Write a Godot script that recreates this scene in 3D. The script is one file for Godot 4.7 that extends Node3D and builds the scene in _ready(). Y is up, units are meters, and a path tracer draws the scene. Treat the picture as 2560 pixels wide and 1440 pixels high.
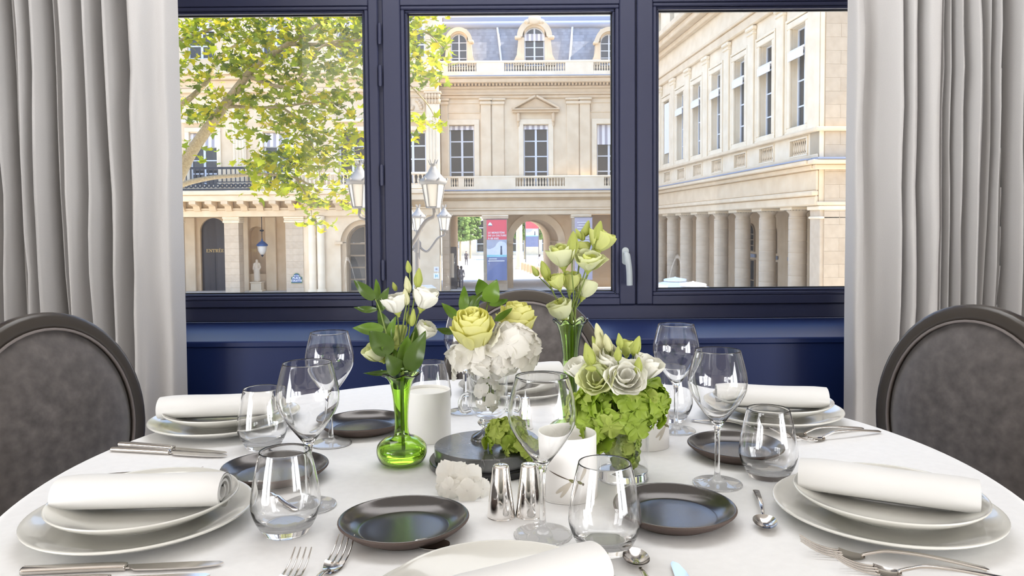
extends Node3D
# A round table laid for six in front of a navy window that looks out on a palace square.
# Units are metres, y is up, the room's floor is y = 0, the square outside lies 3.75 m lower.

const TABLE_Y := 0.75
const GROUND_Y := -3.75
var M := {}
var used := {}
var rng := RandomNumberGenerator.new()


# ---------------------------------------------------------------- mesh building
class Shape:
	var v := PackedVector3Array()
	var n := PackedVector3Array()
	var uv := PackedVector2Array()
	var idx := PackedInt32Array()

	func tri(a: int, b: int, c: int) -> void:
		var face := (v[b] - v[a]).cross(v[c] - v[a])
		if face.dot(n[a] + n[b] + n[c]) > 0.0:
			idx.append_array([a, c, b])
		else:
			idx.append_array([a, b, c])

	func quad(a: int, b: int, c: int, d: int) -> void:
		tri(a, b, c)
		tri(a, c, d)

	func put(p: Vector3, nn: Vector3, t := Vector2.ZERO) -> int:
		v.append(p)
		n.append(nn)
		uv.append(t)
		return v.size() - 1

	func flat3(a: Vector3, b: Vector3, c: Vector3, out: Vector3) -> void:
		var nn := (b - a).cross(c - a).normalized()
		if nn.dot(out) < 0.0:
			nn = -nn
		tri(put(a, nn), put(b, nn), put(c, nn))

	func flat4(a: Vector3, b: Vector3, c: Vector3, d: Vector3, out: Vector3) -> void:
		var nn := (c - a).cross(d - b).normalized()
		if nn.dot(out) < 0.0:
			nn = -nn
		quad(put(a, nn, Vector2(0, 1)), put(b, nn, Vector2(1, 1)), put(c, nn, Vector2(1, 0)), put(d, nn, Vector2(0, 0)))

	# a box with chamfered edges
	func box(at: Vector3, size: Vector3, bevel := 0.0, turn := Basis()) -> void:
		var h := size / 2.0
		var k := minf(bevel, minf(h.x, minf(h.y, h.z)) * 0.9)
		for axis in 3:
			for s in [-1.0, 1.0]:
				var nn := Vector3.ZERO
				nn[axis] = s
				var a := (axis + 1) % 3
				var b := (axis + 2) % 3
				var c: Array[Vector3] = []
				for q in [[-1, -1], [1, -1], [1, 1], [-1, 1]]:
					var p := Vector3.ZERO
					p[axis] = s * h[axis]
					p[a] = q[0] * (h[a] - k)
					p[b] = q[1] * (h[b] - k)
					c.append(at + turn * p)
				flat4(c[0], c[1], c[2], c[3], turn * nn)
		if k <= 0.0:
			return
		for axis in 3:
			var a := (axis + 1) % 3
			var b := (axis + 2) % 3
			for sa in [-1.0, 1.0]:
				for sb in [-1.0, 1.0]:
					var c: Array[Vector3] = []
					for q in [[-1, 0], [1, 0], [1, 1], [-1, 1]]:
						var p := Vector3.ZERO
						p[axis] = q[0] * (h[axis] - k)
						p[a] = sa * (h[a] - (0.0 if q[1] == 0 else k))
						p[b] = sb * (h[b] - (k if q[1] == 0 else 0.0))
						c.append(at + turn * p)
					var o := Vector3.ZERO
					o[a] = sa
					o[b] = sb
					flat4(c[0], c[1], c[2], c[3], turn * o)
		for sx in [-1.0, 1.0]:
			for sy in [-1.0, 1.0]:
				for sz in [-1.0, 1.0]:
					var s := Vector3(sx, sy, sz)
					flat3(at + turn * (s * (h - Vector3(0, k, k))), at + turn * (s * (h - Vector3(k, 0, k))), at + turn * (s * (h - Vector3(k, k, 0))), turn * s)

	# turn a profile of (radius, height) round the y axis; a repeated point makes a sharp edge.
	# the profile runs so that the outside lies on its right: outside from bottom to top
	func lathe(pr: PackedVector2Array, seg := 32, at := Vector3.ZERO, turn := Basis(), squash := Vector2.ONE, wob = null) -> void:
		var count := pr.size()
		var rows: Array[PackedInt32Array] = []
		for i in count:
			var a := pr[i]
			var b := pr[i]
			if i > 0 and pr[i - 1] != pr[i]:
				a = pr[i - 1]
			if i < count - 1 and pr[i + 1] != pr[i]:
				b = pr[i + 1]
			var t := (b - a).normalized()
			var nn := Vector2(t.y, -t.x)
			var row := PackedInt32Array()
			for j in seg + 1:
				var w := TAU * j / seg
				var r := pr[i].x
				var y := pr[i].y
				if wob != null:
					var q: Vector2 = wob.call(w, pr[i])
					r = q.x
					y = q.y
				var p := Vector3(r * cos(w) * squash.x, y, r * sin(w) * squash.y)
				row.append(put(at + turn * p, turn * Vector3(nn.x * cos(w) / squash.x, nn.y, nn.x * sin(w) / squash.y).normalized(), Vector2(float(j) / seg, float(i) / maxf(1, count - 1))))
			rows.append(row)
		for i in count - 1:
			if pr[i] == pr[i + 1]:
				continue
			for j in seg:
				if pr[i].x > 1e-6:
					tri(rows[i][j], rows[i][j + 1], rows[i + 1][j + 1])
				if pr[i + 1].x > 1e-6:
					tri(rows[i][j], rows[i + 1][j + 1], rows[i + 1][j])

	# a round tube along a path, radius per point, closed ends
	func tube(path: PackedVector3Array, radii: PackedFloat32Array, seg := 8, flat := 1.0, up := Vector3.UP) -> void:
		var rows: Array[PackedInt32Array] = []
		var last := path.size() - 1
		var side := Vector3.ZERO
		for i in path.size():
			var t := (path[mini(i + 1, last)] - path[maxi(i - 1, 0)]).normalized()
			if side == Vector3.ZERO:
				side = t.cross(up)
				if side.length() < 0.05:
					side = t.cross(Vector3.RIGHT)
			side = (side - t * side.dot(t)).normalized()
			var w := side.cross(t).normalized()
			var row := PackedInt32Array()
			for j in seg + 1:
				var a := TAU * j / seg
				var d := side * cos(a) + w * sin(a) * flat
				row.append(put(path[i] + d * radii[mini(i, radii.size() - 1)], (side * cos(a) * flat + w * sin(a)).normalized(), Vector2(float(j) / seg, i)))
			rows.append(row)
			if i == 0 or i == last:
				var c := put(path[i], -t if i == 0 else t)
				var ring := PackedInt32Array()
				for j in seg + 1:
					ring.append(put(v[row[j]], n[c]))
				for j in seg:
					tri(c, ring[j], ring[j + 1])
		for i in last:
			for j in seg:
				quad(rows[i][j], rows[i][j + 1], rows[i + 1][j + 1], rows[i + 1][j])

	# a surface given point by point, with smooth normals
	func grid(nu: int, nv: int, fn: Callable) -> void:
		var first := v.size()
		for j in nv + 1:
			for i in nu + 1:
				put(fn.call(float(i) / nu, float(j) / nv), Vector3.ZERO, Vector2(float(i) / nu, float(j) / nv))
		for j in nv + 1:
			for i in nu + 1:
				var dx := v[first + j * (nu + 1) + mini(i + 1, nu)] - v[first + j * (nu + 1) + maxi(i - 1, 0)]
				var dy := v[first + mini(j + 1, nv) * (nu + 1) + i] - v[first + maxi(j - 1, 0) * (nu + 1) + i]
				n[first + j * (nu + 1) + i] = dx.cross(dy).normalized()
		for j in nv:
			for i in nu:
				var a := first + j * (nu + 1) + i
				quad(a, a + 1, a + nu + 2, a + nu + 1)

	# a flat outline in the xy plane pushed out along z from z0 to z1 (z1 > z0), holes not allowed
	func prism(outline: PackedVector2Array, z0: float, z1: float, turn := Basis(), at := Vector3.ZERO) -> void:
		var o := outline
		if Geometry2D.is_polygon_clockwise(o):
			o = o.duplicate()
			o.reverse()
		var cut := Geometry2D.triangulate_polygon(o)
		for s in [[z0, -1.0], [z1, 1.0]]:
			var nn: Vector3 = turn * Vector3(0, 0, s[1])
			var base := v.size()
			for p in o:
				put(at + turn * Vector3(p.x, p.y, s[0]), nn, p)
			for i in range(0, cut.size(), 3):
				tri(base + cut[i], base + cut[i + 1], base + cut[i + 2])
		for i in o.size():
			var a := o[i]
			var b := o[(i + 1) % o.size()]
			var side := Vector3(b.y - a.y, a.x - b.x, 0)
			if side.length() > 1e-7:
				flat4(at + turn * Vector3(a.x, a.y, z0), at + turn * Vector3(b.x, b.y, z0), at + turn * Vector3(b.x, b.y, z1), at + turn * Vector3(a.x, a.y, z1), turn * side)

	func mesh() -> ArrayMesh:
		var m := ArrayMesh.new()
		if idx.is_empty():
			return m
		var a := []
		a.resize(Mesh.ARRAY_MAX)
		a[Mesh.ARRAY_VERTEX] = v
		a[Mesh.ARRAY_NORMAL] = n
		a[Mesh.ARRAY_TEX_UV] = uv
		a[Mesh.ARRAY_INDEX] = idx
		m.add_surface_from_arrays(Mesh.PRIMITIVE_TRIANGLES, a)
		return m


func pv(a: Array) -> PackedVector2Array:
	var o := PackedVector2Array()
	for i in range(0, a.size(), 2):
		o.append(Vector2(a[i], a[i + 1]))
	return o


# a smooth curve through the points
func smooth_path(points: Array, steps := 6) -> PackedVector3Array:
	var o := PackedVector3Array()
	for i in points.size() - 1:
		var p0: Vector3 = points[maxi(i - 1, 0)]
		var p1: Vector3 = points[i]
		var p2: Vector3 = points[i + 1]
		var p3: Vector3 = points[mini(i + 2, points.size() - 1)]
		for s in steps:
			o.append(p1.cubic_interpolate(p2, p0, p3, float(s) / steps))
	o.append(points[-1])
	return o


func smooth2(a: Array, steps := 5) -> PackedVector2Array:
	var p := pv(a)
	var o := PackedVector2Array()
	for i in p.size() - 1:
		if p[i] == p[i + 1]:
			o.append(p[i])
			continue
		var p0 := p[i - 1] if i > 0 and p[i - 1] != p[i] else p[i]
		var p3 := p[i + 2] if i + 2 < p.size() and p[i + 2] != p[i + 1] else p[i + 1]
		for s in steps:
			o.append(p[i].cubic_interpolate(p[i + 1], p0, p3, float(s) / steps))
	o.append(p[-1])
	return o


func ramp(a: float, b: float, count: int) -> PackedFloat32Array:
	var o := PackedFloat32Array()
	for i in count:
		o.append(lerpf(a, b, float(i) / maxf(1, count - 1)))
	return o


# ---------------------------------------------------------------- objects
func numbered(called: String) -> String:
	used[called] = used.get(called, 0) + 1
	return called if used[called] == 1 else "%s_%03d" % [called, used[called] - 1]


func tag(o: Node, label: String, category: String, group := "", kind := "") -> Node:
	if label:
		o.set_meta("label", label)
	if category:
		o.set_meta("category", category)
	if group:
		o.set_meta("group", group)
	if kind:
		o.set_meta("kind", kind)
	return o


func thing(called: String, label: String, category: String, at := Vector3.ZERO, turn := 0.0, group := "") -> Node3D:
	var o := Node3D.new()
	o.name = numbered(called)
	add_child(o)
	o.position = at
	o.rotation.y = turn
	tag(o, label, category, group)
	return o


func structure(called: String, label: String, category: String) -> Node3D:
	var o := thing(called, label, category)
	o.set_meta("kind", "structure")
	return o


func part(parent: Node, called: String, mesh: Mesh, material: Material, at := Vector3.ZERO, turn := Basis()) -> MeshInstance3D:
	var o := MeshInstance3D.new()
	o.name = called if parent != self else numbered(called)
	o.mesh = mesh
	o.material_override = material
	o.transform = Transform3D(turn, at)
	parent.add_child(o, true)
	return o


func copy_of(o: Node3D, at: Vector3, turn: float, label := "", group := "") -> Node3D:
	var called := String(o.name)
	var c: Node3D = o.duplicate()
	var cut := called.rfind("_0")
	c.name = numbered(called.substr(0, cut) if cut > 0 else called)
	add_child(c)
	c.position = at
	c.rotation.y = turn
	if label:
		c.set_meta("label", label)
	if group:
		c.set_meta("group", group)
	return c


func boxes(list: Array, bevel := 0.0) -> ArrayMesh:
	var s := Shape.new()
	for b in list:
		s.box(b[0], b[1], bevel)
	return s.mesh()


func one_box(at: Vector3, size: Vector3, bevel := 0.0) -> ArrayMesh:
	var s := Shape.new()
	s.box(at, size, bevel)
	return s.mesh()


func lathe_mesh(pr: PackedVector2Array, seg := 32) -> ArrayMesh:
	var s := Shape.new()
	s.lathe(pr, seg)
	return s.mesh()


func tube_mesh(path: PackedVector3Array, radii: PackedFloat32Array, seg := 8, flat := 1.0, up := Vector3.UP) -> ArrayMesh:
	var s := Shape.new()
	s.tube(path, radii, seg, flat, up)
	return s.mesh()


func aim(y_axis: Vector3, spin := 0.0) -> Basis:
	var y := y_axis.normalized()
	var x := y.cross(Vector3.FORWARD)
	if x.length() < 0.01:
		x = Vector3.RIGHT
	x = x.normalized()
	return Basis(x, y, x.cross(y)) * Basis(Vector3.UP, spin)


# ---------------------------------------------------------------- materials
func lin(r: float, g: float, b: float) -> Color:
	return Color(r, g, b).linear_to_srgb()


func mat(called: String, color: Color, rough := 0.6, metal := 0.0) -> StandardMaterial3D:
	var m := StandardMaterial3D.new()
	m.resource_name = called
	m.albedo_color = color
	m.roughness = rough
	m.metallic = metal
	M[called] = m
	return m


func noise_tex(seed_value: int, freq: float, low: Color, high: Color, octaves := 4, size := 512, kind := FastNoiseLite.TYPE_SIMPLEX_SMOOTH) -> NoiseTexture2D:
	var f := FastNoiseLite.new()
	f.seed = seed_value
	f.noise_type = kind
	f.frequency = freq
	f.fractal_octaves = octaves
	var t := NoiseTexture2D.new()
	t.width = size
	t.height = size
	t.seamless = true
	t.noise = f
	var g := Gradient.new()
	g.set_color(0, low)
	g.set_color(1, high)
	t.color_ramp = g
	return t


func grain(m: StandardMaterial3D, tex: Texture2D, per_metre: float, world := false) -> void:
	m.albedo_texture = tex
	m.uv1_triplanar = true
	m.uv1_world_triplanar = world
	m.uv1_scale = Vector3.ONE * per_metre


func relief(m: StandardMaterial3D, tex: Texture2D, depth_cm: float) -> void:
	m.heightmap_enabled = true
	m.heightmap_texture = tex
	m.heightmap_scale = depth_cm


func glass(called: String, color: Color, index := 0.05) -> StandardMaterial3D:
	var m := mat(called, color, 0.0)
	m.transparency = BaseMaterial3D.TRANSPARENCY_ALPHA
	m.refraction_enabled = true
	m.refraction_scale = index
	return m



func _ready() -> void:
	rng.seed = 20240611
	set_camera_and_light()
	make_materials()
	build_room()
	build_square()
	build_own_front()
	build_facade()
	build_pavilion()
	build_wing()
	build_courtyard()
	build_tree()
	build_street_things()
	build_chairs()
	build_table()
	build_place_settings()
	build_glasses()
	build_cutlery()
	build_centre()
	build_flowers()


func set_camera_and_light() -> void:
	var cam := Camera3D.new()
	cam.name = "camera"
	add_child(cam)
	cam.position = Vector3(0, 1.15, 0)
	cam.basis = Basis(Vector3.RIGHT, deg_to_rad(-2.5)) * Basis(Vector3.BACK, deg_to_rad(-0.43))
	cam.projection = Camera3D.PROJECTION_FRUSTUM
	cam.near = 0.05
	cam.far = 400.0
	cam.size = 0.05 * 1440.0 / 1900.0
	cam.frustum_offset = Vector2(0, -0.05 * 72.0 / 1900.0)
	cam.current = true

	var env := Environment.new()
	env.background_mode = Environment.BG_SKY
	var sky := Sky.new()
	var air := ProceduralSkyMaterial.new()
	air.sky_top_color = Color(0.60, 0.73, 0.92)
	air.sky_horizon_color = Color(0.93, 0.94, 0.95)
	air.ground_horizon_color = Color(0.80, 0.76, 0.68)
	air.ground_bottom_color = Color(0.70, 0.66, 0.58)
	air.sky_energy_multiplier = 1.55
	air.ground_energy_multiplier = 1.0
	sky.sky_material = air
	env.sky = sky
	env.tonemap_mode = Environment.TONE_MAPPER_LINEAR
	env.tonemap_exposure = 1.3
	env.sdfgi_enabled = true
	env.ssao_enabled = true
	env.ssil_enabled = true
	var we := WorldEnvironment.new()
	we.name = "world_environment"
	we.environment = env
	add_child(we)

	var sun := DirectionalLight3D.new()
	sun.name = "sun"
	sun.light_color = Color(1.0, 0.95, 0.85)
	sun.light_energy = 3.4
	sun.light_angular_distance = 0.6
	sun.shadow_enabled = true
	sun.sky_mode = DirectionalLight3D.SKY_MODE_LIGHT_ONLY
	add_child(sun)
	sun.look_at_from_position(Vector3(0.74, 0.62, -0.035), Vector3.ZERO)


# unseen fill light added overhead, shaped as a panel with trim and glowing sheet
func added_overhead_fill(at: Vector3, size: Vector2, energy: float, label: String) -> void:
	var t := thing("ceiling_light_panel", label, "added fill light", at, 0.0, "added overhead fill")
	var s := Shape.new()
	var k := 0.05
	s.box(Vector3(0, -0.01, size.y / 2 + k / 2), Vector3(size.x + 2 * k, 0.02, k), 0.004)
	s.box(Vector3(0, -0.01, -size.y / 2 - k / 2), Vector3(size.x + 2 * k, 0.02, k), 0.004)
	s.box(Vector3(size.x / 2 + k / 2, -0.01, 0), Vector3(k, 0.02, size.y), 0.004)
	s.box(Vector3(-size.x / 2 - k / 2, -0.01, 0), Vector3(k, 0.02, size.y), 0.004)
	part(t, "trim", s.mesh(), M.ceiling_white)
	part(t, "diffuser", one_box(Vector3(0, -0.004, 0), Vector3(size.x, 0.006, size.y)), M.fill_glow)
	var l := AreaLight3D.new()
	l.name = "panel_light"
	l.area_size = size
	l.light_energy = energy
	l.light_color = Color(0.975, 0.985, 1.0)
	l.area_range = 12.0
	l.shadow_enabled = true
	t.add_child(l)
	l.position = Vector3(0, -0.012, 0)
	l.rotation_degrees = Vector3(-90, 0, 0)


# unseen fill light added by a side wall, shaped as a tall panel
func added_side_fill(at: Vector3, turn: float, size: Vector2, energy: float, label: String) -> void:
	var t := thing("wall_light_panel", label, "wall light", at, turn, "added side fill")
	var s := Shape.new()
	frame_of(s, -size.x / 2 - 0.04, size.x / 2 + 0.04, -size.y / 2 - 0.04, size.y / 2 + 0.04, 0.04, 0.02, 0.04, 0.004)
	part(t, "frame", s.mesh(), M.chair_wood)
	part(t, "diffuser", one_box(Vector3(0, 0, 0.012), Vector3(size.x, size.y, 0.012)), M.fill_glow)
	var l := AreaLight3D.new()
	l.name = "panel_light"
	l.area_size = size
	l.light_energy = energy
	l.light_color = Color(0.975, 0.985, 1.0)
	l.area_range = 14.0
	l.shadow_enabled = true
	t.add_child(l)
	l.position = Vector3(0, 0, 0.03)
	l.rotation_degrees = Vector3(0, 180, 0)


func make_materials() -> void:
	var m: StandardMaterial3D
	# the room
	mat("ceiling_white", lin(0.78, 0.76, 0.72), 0.8)
	m = mat("fill_glow", lin(0.9, 0.9, 0.9), 0.5)  # glowing face of the added fill panels, no lamp of the room
	m.emission_enabled = true
	m.emission = Color(1, 0.99, 0.98)
	m.emission_energy_multiplier = 1.0
	m = mat("wall_taupe", Color.WHITE, 0.85)
	grain(m, noise_tex(3, 0.01, lin(0.44, 0.39, 0.34), lin(0.50, 0.45, 0.39)), 0.7)
	m = mat("floor_oak", Color.WHITE, 0.45)
	grain(m, noise_tex(4, 0.02, lin(0.10, 0.065, 0.04), lin(0.17, 0.11, 0.07)), 1.3)
	m = mat("floor_oak_dark", Color.WHITE, 0.45)
	grain(m, noise_tex(41, 0.02, lin(0.08, 0.05, 0.032), lin(0.13, 0.085, 0.055)), 1.3)
	m = mat("navy_paint", lin(0.038, 0.043, 0.088), 0.40)  # greyer copy of the casing paint, window glare put into its colour
	m = mat("casing_navy", lin(0.010, 0.022, 0.092), 0.38)
	m.metallic_specular = 0.36
	mat("seal_black", lin(0.01, 0.01, 0.012), 0.5)
	m = mat("window_glass", Color(1, 1, 1, 0.02), 0.0)
	m.transparency = BaseMaterial3D.TRANSPARENCY_ALPHA
	mat("handle_grey", lin(0.50, 0.55, 0.56), 0.4)
	m = mat("curtain_cloth", Color.WHITE, 0.9)
	grain(m, noise_tex(6, 0.12, lin(0.50, 0.487, 0.478), lin(0.57, 0.557, 0.548), 3), 5.0)
	m.rim_enabled = true
	m.rim = 0.1
	# chairs
	m = mat("velvet", Color.WHITE, 0.8)
	grain(m, noise_tex(7, 0.014, lin(0.055, 0.047, 0.044), lin(0.145, 0.126, 0.119), 6), 3.4)
	m.rim_enabled = true
	m.rim = 1.0
	m.rim_tint = 0.6
	mat("velvet_piping", lin(0.19, 0.165, 0.155), 0.75)
	m = mat("chair_wood", lin(0.045, 0.036, 0.028), 0.33)
	m.clearcoat_enabled = true
	m.clearcoat = 0.4
	m.clearcoat_roughness = 0.3
	# table ware
	m = mat("table_linen", Color.WHITE, 0.85)
	grain(m, noise_tex(8, 0.03, lin(0.84, 0.84, 0.84), lin(0.88, 0.88, 0.88), 4), 3.0)
	m = mat("napkin_linen", Color.WHITE, 0.9)
	grain(m, noise_tex(9, 0.25, lin(0.74, 0.735, 0.72), lin(0.80, 0.795, 0.78), 3), 9.0)
	m = mat("porcelain", lin(0.70, 0.69, 0.64), 0.18)
	m.clearcoat_enabled = true
	m.clearcoat = 0.6
	m.clearcoat_roughness = 0.05
	m = mat("white_ceramic", lin(0.90, 0.885, 0.86), 0.5)
	m = mat("stoneware_glaze", lin(0.105, 0.098, 0.095), 0.2, 0.7)
	m = mat("stoneware_bare", Color.WHITE, 0.75)
	grain(m, noise_tex(10, 0.2, lin(0.075, 0.052, 0.044), lin(0.105, 0.076, 0.064), 3), 8.0)
	mat("chrome", lin(0.86, 0.83, 0.80), 0.06, 1.0)
	mat("steel", lin(0.68, 0.64, 0.60), 0.14, 1.0)
	m = mat("slate", Color.WHITE, 0.2)
	m.metallic_specular = 0.75
	grain(m, slate_picture(), 2.6)
	mat("slate_under", lin(0.02, 0.02, 0.022), 0.15)
	glass("clear_glass", Color(1, 1, 1, 0), 0.05)
	glass("crystal_glass", Color(0.985, 0.99, 0.985, 0), 0.055)
	glass("green_glass", Color(0.80, 0.93, 0.50, 0), 0.05)
	glass("pale_green_glass", Color(0.84, 0.94, 0.66, 0), 0.05)
	m = mat("thin_glass", Color(1, 1, 1, 0.0), 0.0)
	m.transparency = BaseMaterial3D.TRANSPARENCY_ALPHA
	glass("water", Color(0.99, 1.0, 0.97, 0), 0.033)
	# flowers
	petal_mat("petal_white", Color.WHITE, noise_tex(21, 0.03, lin(0.88, 0.87, 0.81), lin(0.94, 0.93, 0.90)), lin(0.5, 0.5, 0.42))
	petal_mat("petal_cream", Color.WHITE, noise_tex(22, 0.03, lin(0.74, 0.76, 0.48), lin(0.84, 0.85, 0.64)), lin(0.55, 0.58, 0.28))
	petal_mat("petal_lime", Color.WHITE, noise_tex(23, 0.03, lin(0.66, 0.70, 0.20), lin(0.80, 0.82, 0.42)), lin(0.60, 0.64, 0.16))
	petal_mat("petal_yellow", Color.WHITE, noise_tex(24, 0.03, lin(0.80, 0.79, 0.30), lin(0.90, 0.89, 0.54)), lin(0.70, 0.68, 0.24))
	petal_mat("bud_green", Color.WHITE, noise_tex(25, 0.04, lin(0.34, 0.40, 0.06), lin(0.60, 0.64, 0.20)), lin(0.35, 0.40, 0.08))
	petal_mat("bud_cream", Color.WHITE, noise_tex(26, 0.04, lin(0.66, 0.66, 0.34), lin(0.80, 0.78, 0.56)), lin(0.40, 0.42, 0.16))
	petal_mat("hydrangea_green", Color.WHITE, noise_tex(27, 0.02, lin(0.26, 0.38, 0.035), lin(0.46, 0.58, 0.09)), lin(0.42, 0.54, 0.05))
	petal_mat("hydrangea_lime", Color.WHITE, noise_tex(28, 0.02, lin(0.34, 0.44, 0.06), lin(0.58, 0.66, 0.18)), lin(0.44, 0.52, 0.08))
	petal_mat("hydrangea_white", Color.WHITE, noise_tex(29, 0.02, lin(0.90, 0.88, 0.83), lin(0.95, 0.94, 0.91)), lin(0.6, 0.58, 0.52))
	petal_mat("leaf_dark", Color.WHITE, noise_tex(30, 0.03, lin(0.045, 0.085, 0.012), lin(0.10, 0.17, 0.025)), lin(0.10, 0.20, 0.02), 0.35)
	petal_mat("leaf_fresh", Color.WHITE, noise_tex(31, 0.03, lin(0.09, 0.17, 0.018), lin(0.18, 0.30, 0.04)), lin(0.18, 0.30, 0.03), 0.35)
	petal_mat("stem_green", Color.WHITE, noise_tex(32, 0.05, lin(0.13, 0.18, 0.03), lin(0.22, 0.28, 0.06)), lin(0.02, 0.02, 0.01), 0.5)
	mat("pollen", lin(0.62, 0.45, 0.10), 0.8)
	# outside
	m = mat("stone", Color.WHITE, 0.9)
	grain(m, noise_tex(50, 0.012, lin(0.66, 0.51, 0.335), lin(0.78, 0.635, 0.445), 6), 0.13)
	m = mat("stone_pale", Color.WHITE, 0.9)
	grain(m, noise_tex(51, 0.012, lin(0.74, 0.61, 0.43), lin(0.84, 0.72, 0.54), 6), 0.17)
	m = mat("stone_warm", Color.WHITE, 0.9)
	grain(m, noise_tex(52, 0.012, lin(0.60, 0.44, 0.27), lin(0.70, 0.54, 0.36), 6), 0.15)
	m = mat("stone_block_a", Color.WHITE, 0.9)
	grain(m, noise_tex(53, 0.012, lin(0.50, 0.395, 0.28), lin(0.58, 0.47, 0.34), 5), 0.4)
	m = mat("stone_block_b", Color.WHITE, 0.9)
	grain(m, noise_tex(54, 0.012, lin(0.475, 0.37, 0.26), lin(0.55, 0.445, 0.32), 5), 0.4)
	m = mat("slate_roof", Color.WHITE, 0.6)
	grain(m, slate_roof_picture(), 0.25)
	mat("lead", lin(0.28, 0.31, 0.40), 0.55)
	mat("old_wood", lin(0.30, 0.22, 0.14), 0.7)
	mat("window_white", lin(0.66, 0.68, 0.72), 0.6)
	m = mat("dark_pane", lin(0.045, 0.045, 0.045), 0.05)
	m = mat("blind_white", lin(0.80, 0.78, 0.78), 0.85)
	m = mat("blind_striped", Color.WHITE, 0.85)
	m.albedo_texture = stripe_picture()
	m = mat("blind_grey", lin(0.40, 0.37, 0.40), 0.85)
	mat("iron_black", lin(0.02, 0.022, 0.03), 0.5)
	mat("iron_grey", lin(0.16, 0.15, 0.145), 0.55)
	mat("lamp_zinc", lin(0.22, 0.22, 0.225), 0.5)
	m = mat("lamp_pane", Color(1, 1, 1, 0.35), 0.1)
	m.transparency = BaseMaterial3D.TRANSPARENCY_ALPHA
	m = mat("lamp_opal", lin(0.62, 0.60, 0.56), 0.3)
	mat("door_dark", lin(0.055, 0.047, 0.05), 0.45)
	mat("gold_letter", lin(0.66, 0.48, 0.20), 0.5)
	m = mat("paving", Color.WHITE, 0.9)
	grain(m, noise_tex(55, 0.02, lin(0.58, 0.55, 0.50), lin(0.70, 0.67, 0.61), 5), 0.2)
	m = mat("bark", Color.WHITE, 0.9)
	grain(m, noise_tex(56, 0.03, lin(0.22, 0.17, 0.10), lin(0.50, 0.42, 0.28), 4), 1.2)
	for k in 4:
		var c: Color = [lin(0.19, 0.23, 0.008), lin(0.10, 0.145, 0.006), lin(0.34, 0.31, 0.010), lin(0.05, 0.08, 0.005)][k]
		m = mat("plane_leaf_%d" % k, c, 0.55)
		m.metallic_specular = 0.3
		m.backlight_enabled = true
		m.backlight = [lin(0.40, 0.42, 0.012), lin(0.26, 0.31, 0.01), lin(0.55, 0.47, 0.012), lin(0.14, 0.19, 0.006)][k]
	mat("sign_blue", lin(0.03, 0.08, 0.22), 0.3)
	mat("sign_green", lin(0.03, 0.14, 0.06), 0.3)
	mat("print_white", lin(0.85, 0.85, 0.85), 0.5)
	mat("print_cyan", lin(0.05, 0.36, 0.48), 0.5)
	mat("parasol_cloth", lin(0.80, 0.80, 0.82), 0.8)
	mat("car_white", lin(0.75, 0.76, 0.80), 0.2)
	mat("car_red", lin(0.6, 0.04, 0.03), 0.3)
	mat("tyre", lin(0.02, 0.02, 0.02), 0.8)
	mat("cloth_dark", lin(0.06, 0.05, 0.06), 0.9)
	mat("cloth_grey", lin(0.22, 0.20, 0.23), 0.9)
	mat("cloth_pale", lin(0.60, 0.58, 0.58), 0.9)
	mat("skin", lin(0.50, 0.32, 0.22), 0.6)
	mat("marble", lin(0.72, 0.62, 0.48), 0.6)
	mat("hedge", lin(0.10, 0.17, 0.03), 0.8)


func petal_mat(called: String, color: Color, tex: Texture2D, through: Color, rough := 0.6) -> void:
	var m := mat(called, color, rough)
	grain(m, tex, 14.0)
	m.backlight_enabled = true
	m.backlight = through


# dark grey stone with thin pale veins
func slate_picture() -> ImageTexture:
	var im := Image.create(512, 512, false, Image.FORMAT_RGB8)
	var a := FastNoiseLite.new()
	a.seed = 77
	a.frequency = 0.006
	a.fractal_octaves = 5
	var b := FastNoiseLite.new()
	b.seed = 78
	b.frequency = 0.012
	b.fractal_octaves = 4
	for y in 512:
		for x in 512:
			var base := 0.075 + 0.05 * (b.get_noise_2d(x, y) + 0.5)
			var vein := absf(a.get_noise_2d(x, y * 0.6) - 0.08)
			var k := clampf(1.0 - vein / 0.014, 0.0, 1.0) * clampf(b.get_noise_2d(x * 0.7 + 90, y) * 3.0 + 0.5, 0.0, 1.0)
			var g := lerpf(base, 0.42, k * 0.8)
			im.set_pixel(x, y, lin(g, g * 1.01, g * 1.04))
	return ImageTexture.create_from_image(im)


# awning cloth woven in broad pale and grey stripes
func stripe_picture() -> ImageTexture:
	var im := Image.create(90, 4, false, Image.FORMAT_RGB8)
	for i in 9:
		im.fill_rect(Rect2i(i * 10, 0, 10, 4), lin(0.80, 0.78, 0.78) if i % 2 == 0 else lin(0.40, 0.37, 0.40))
	return ImageTexture.create_from_image(im)


# rows of thin slates, a few centimetres each seen from sixty metres away
func slate_roof_picture() -> ImageTexture:
	var im := Image.create(256, 256, false, Image.FORMAT_RGB8)
	var r := RandomNumberGenerator.new()
	r.seed = 5
	for row in 16:
		for col in 17:
			var g := r.randf_range(0.20, 0.30)
			im.fill_rect(Rect2i(col * 16 - (8 if row % 2 else 0), row * 16, 16, 16), lin(g * 0.95, g * 1.0, g * 1.15))
		im.fill_rect(Rect2i(0, row * 16, 256, 1), lin(0.14, 0.15, 0.19))
	return ImageTexture.create_from_image(im)



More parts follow.
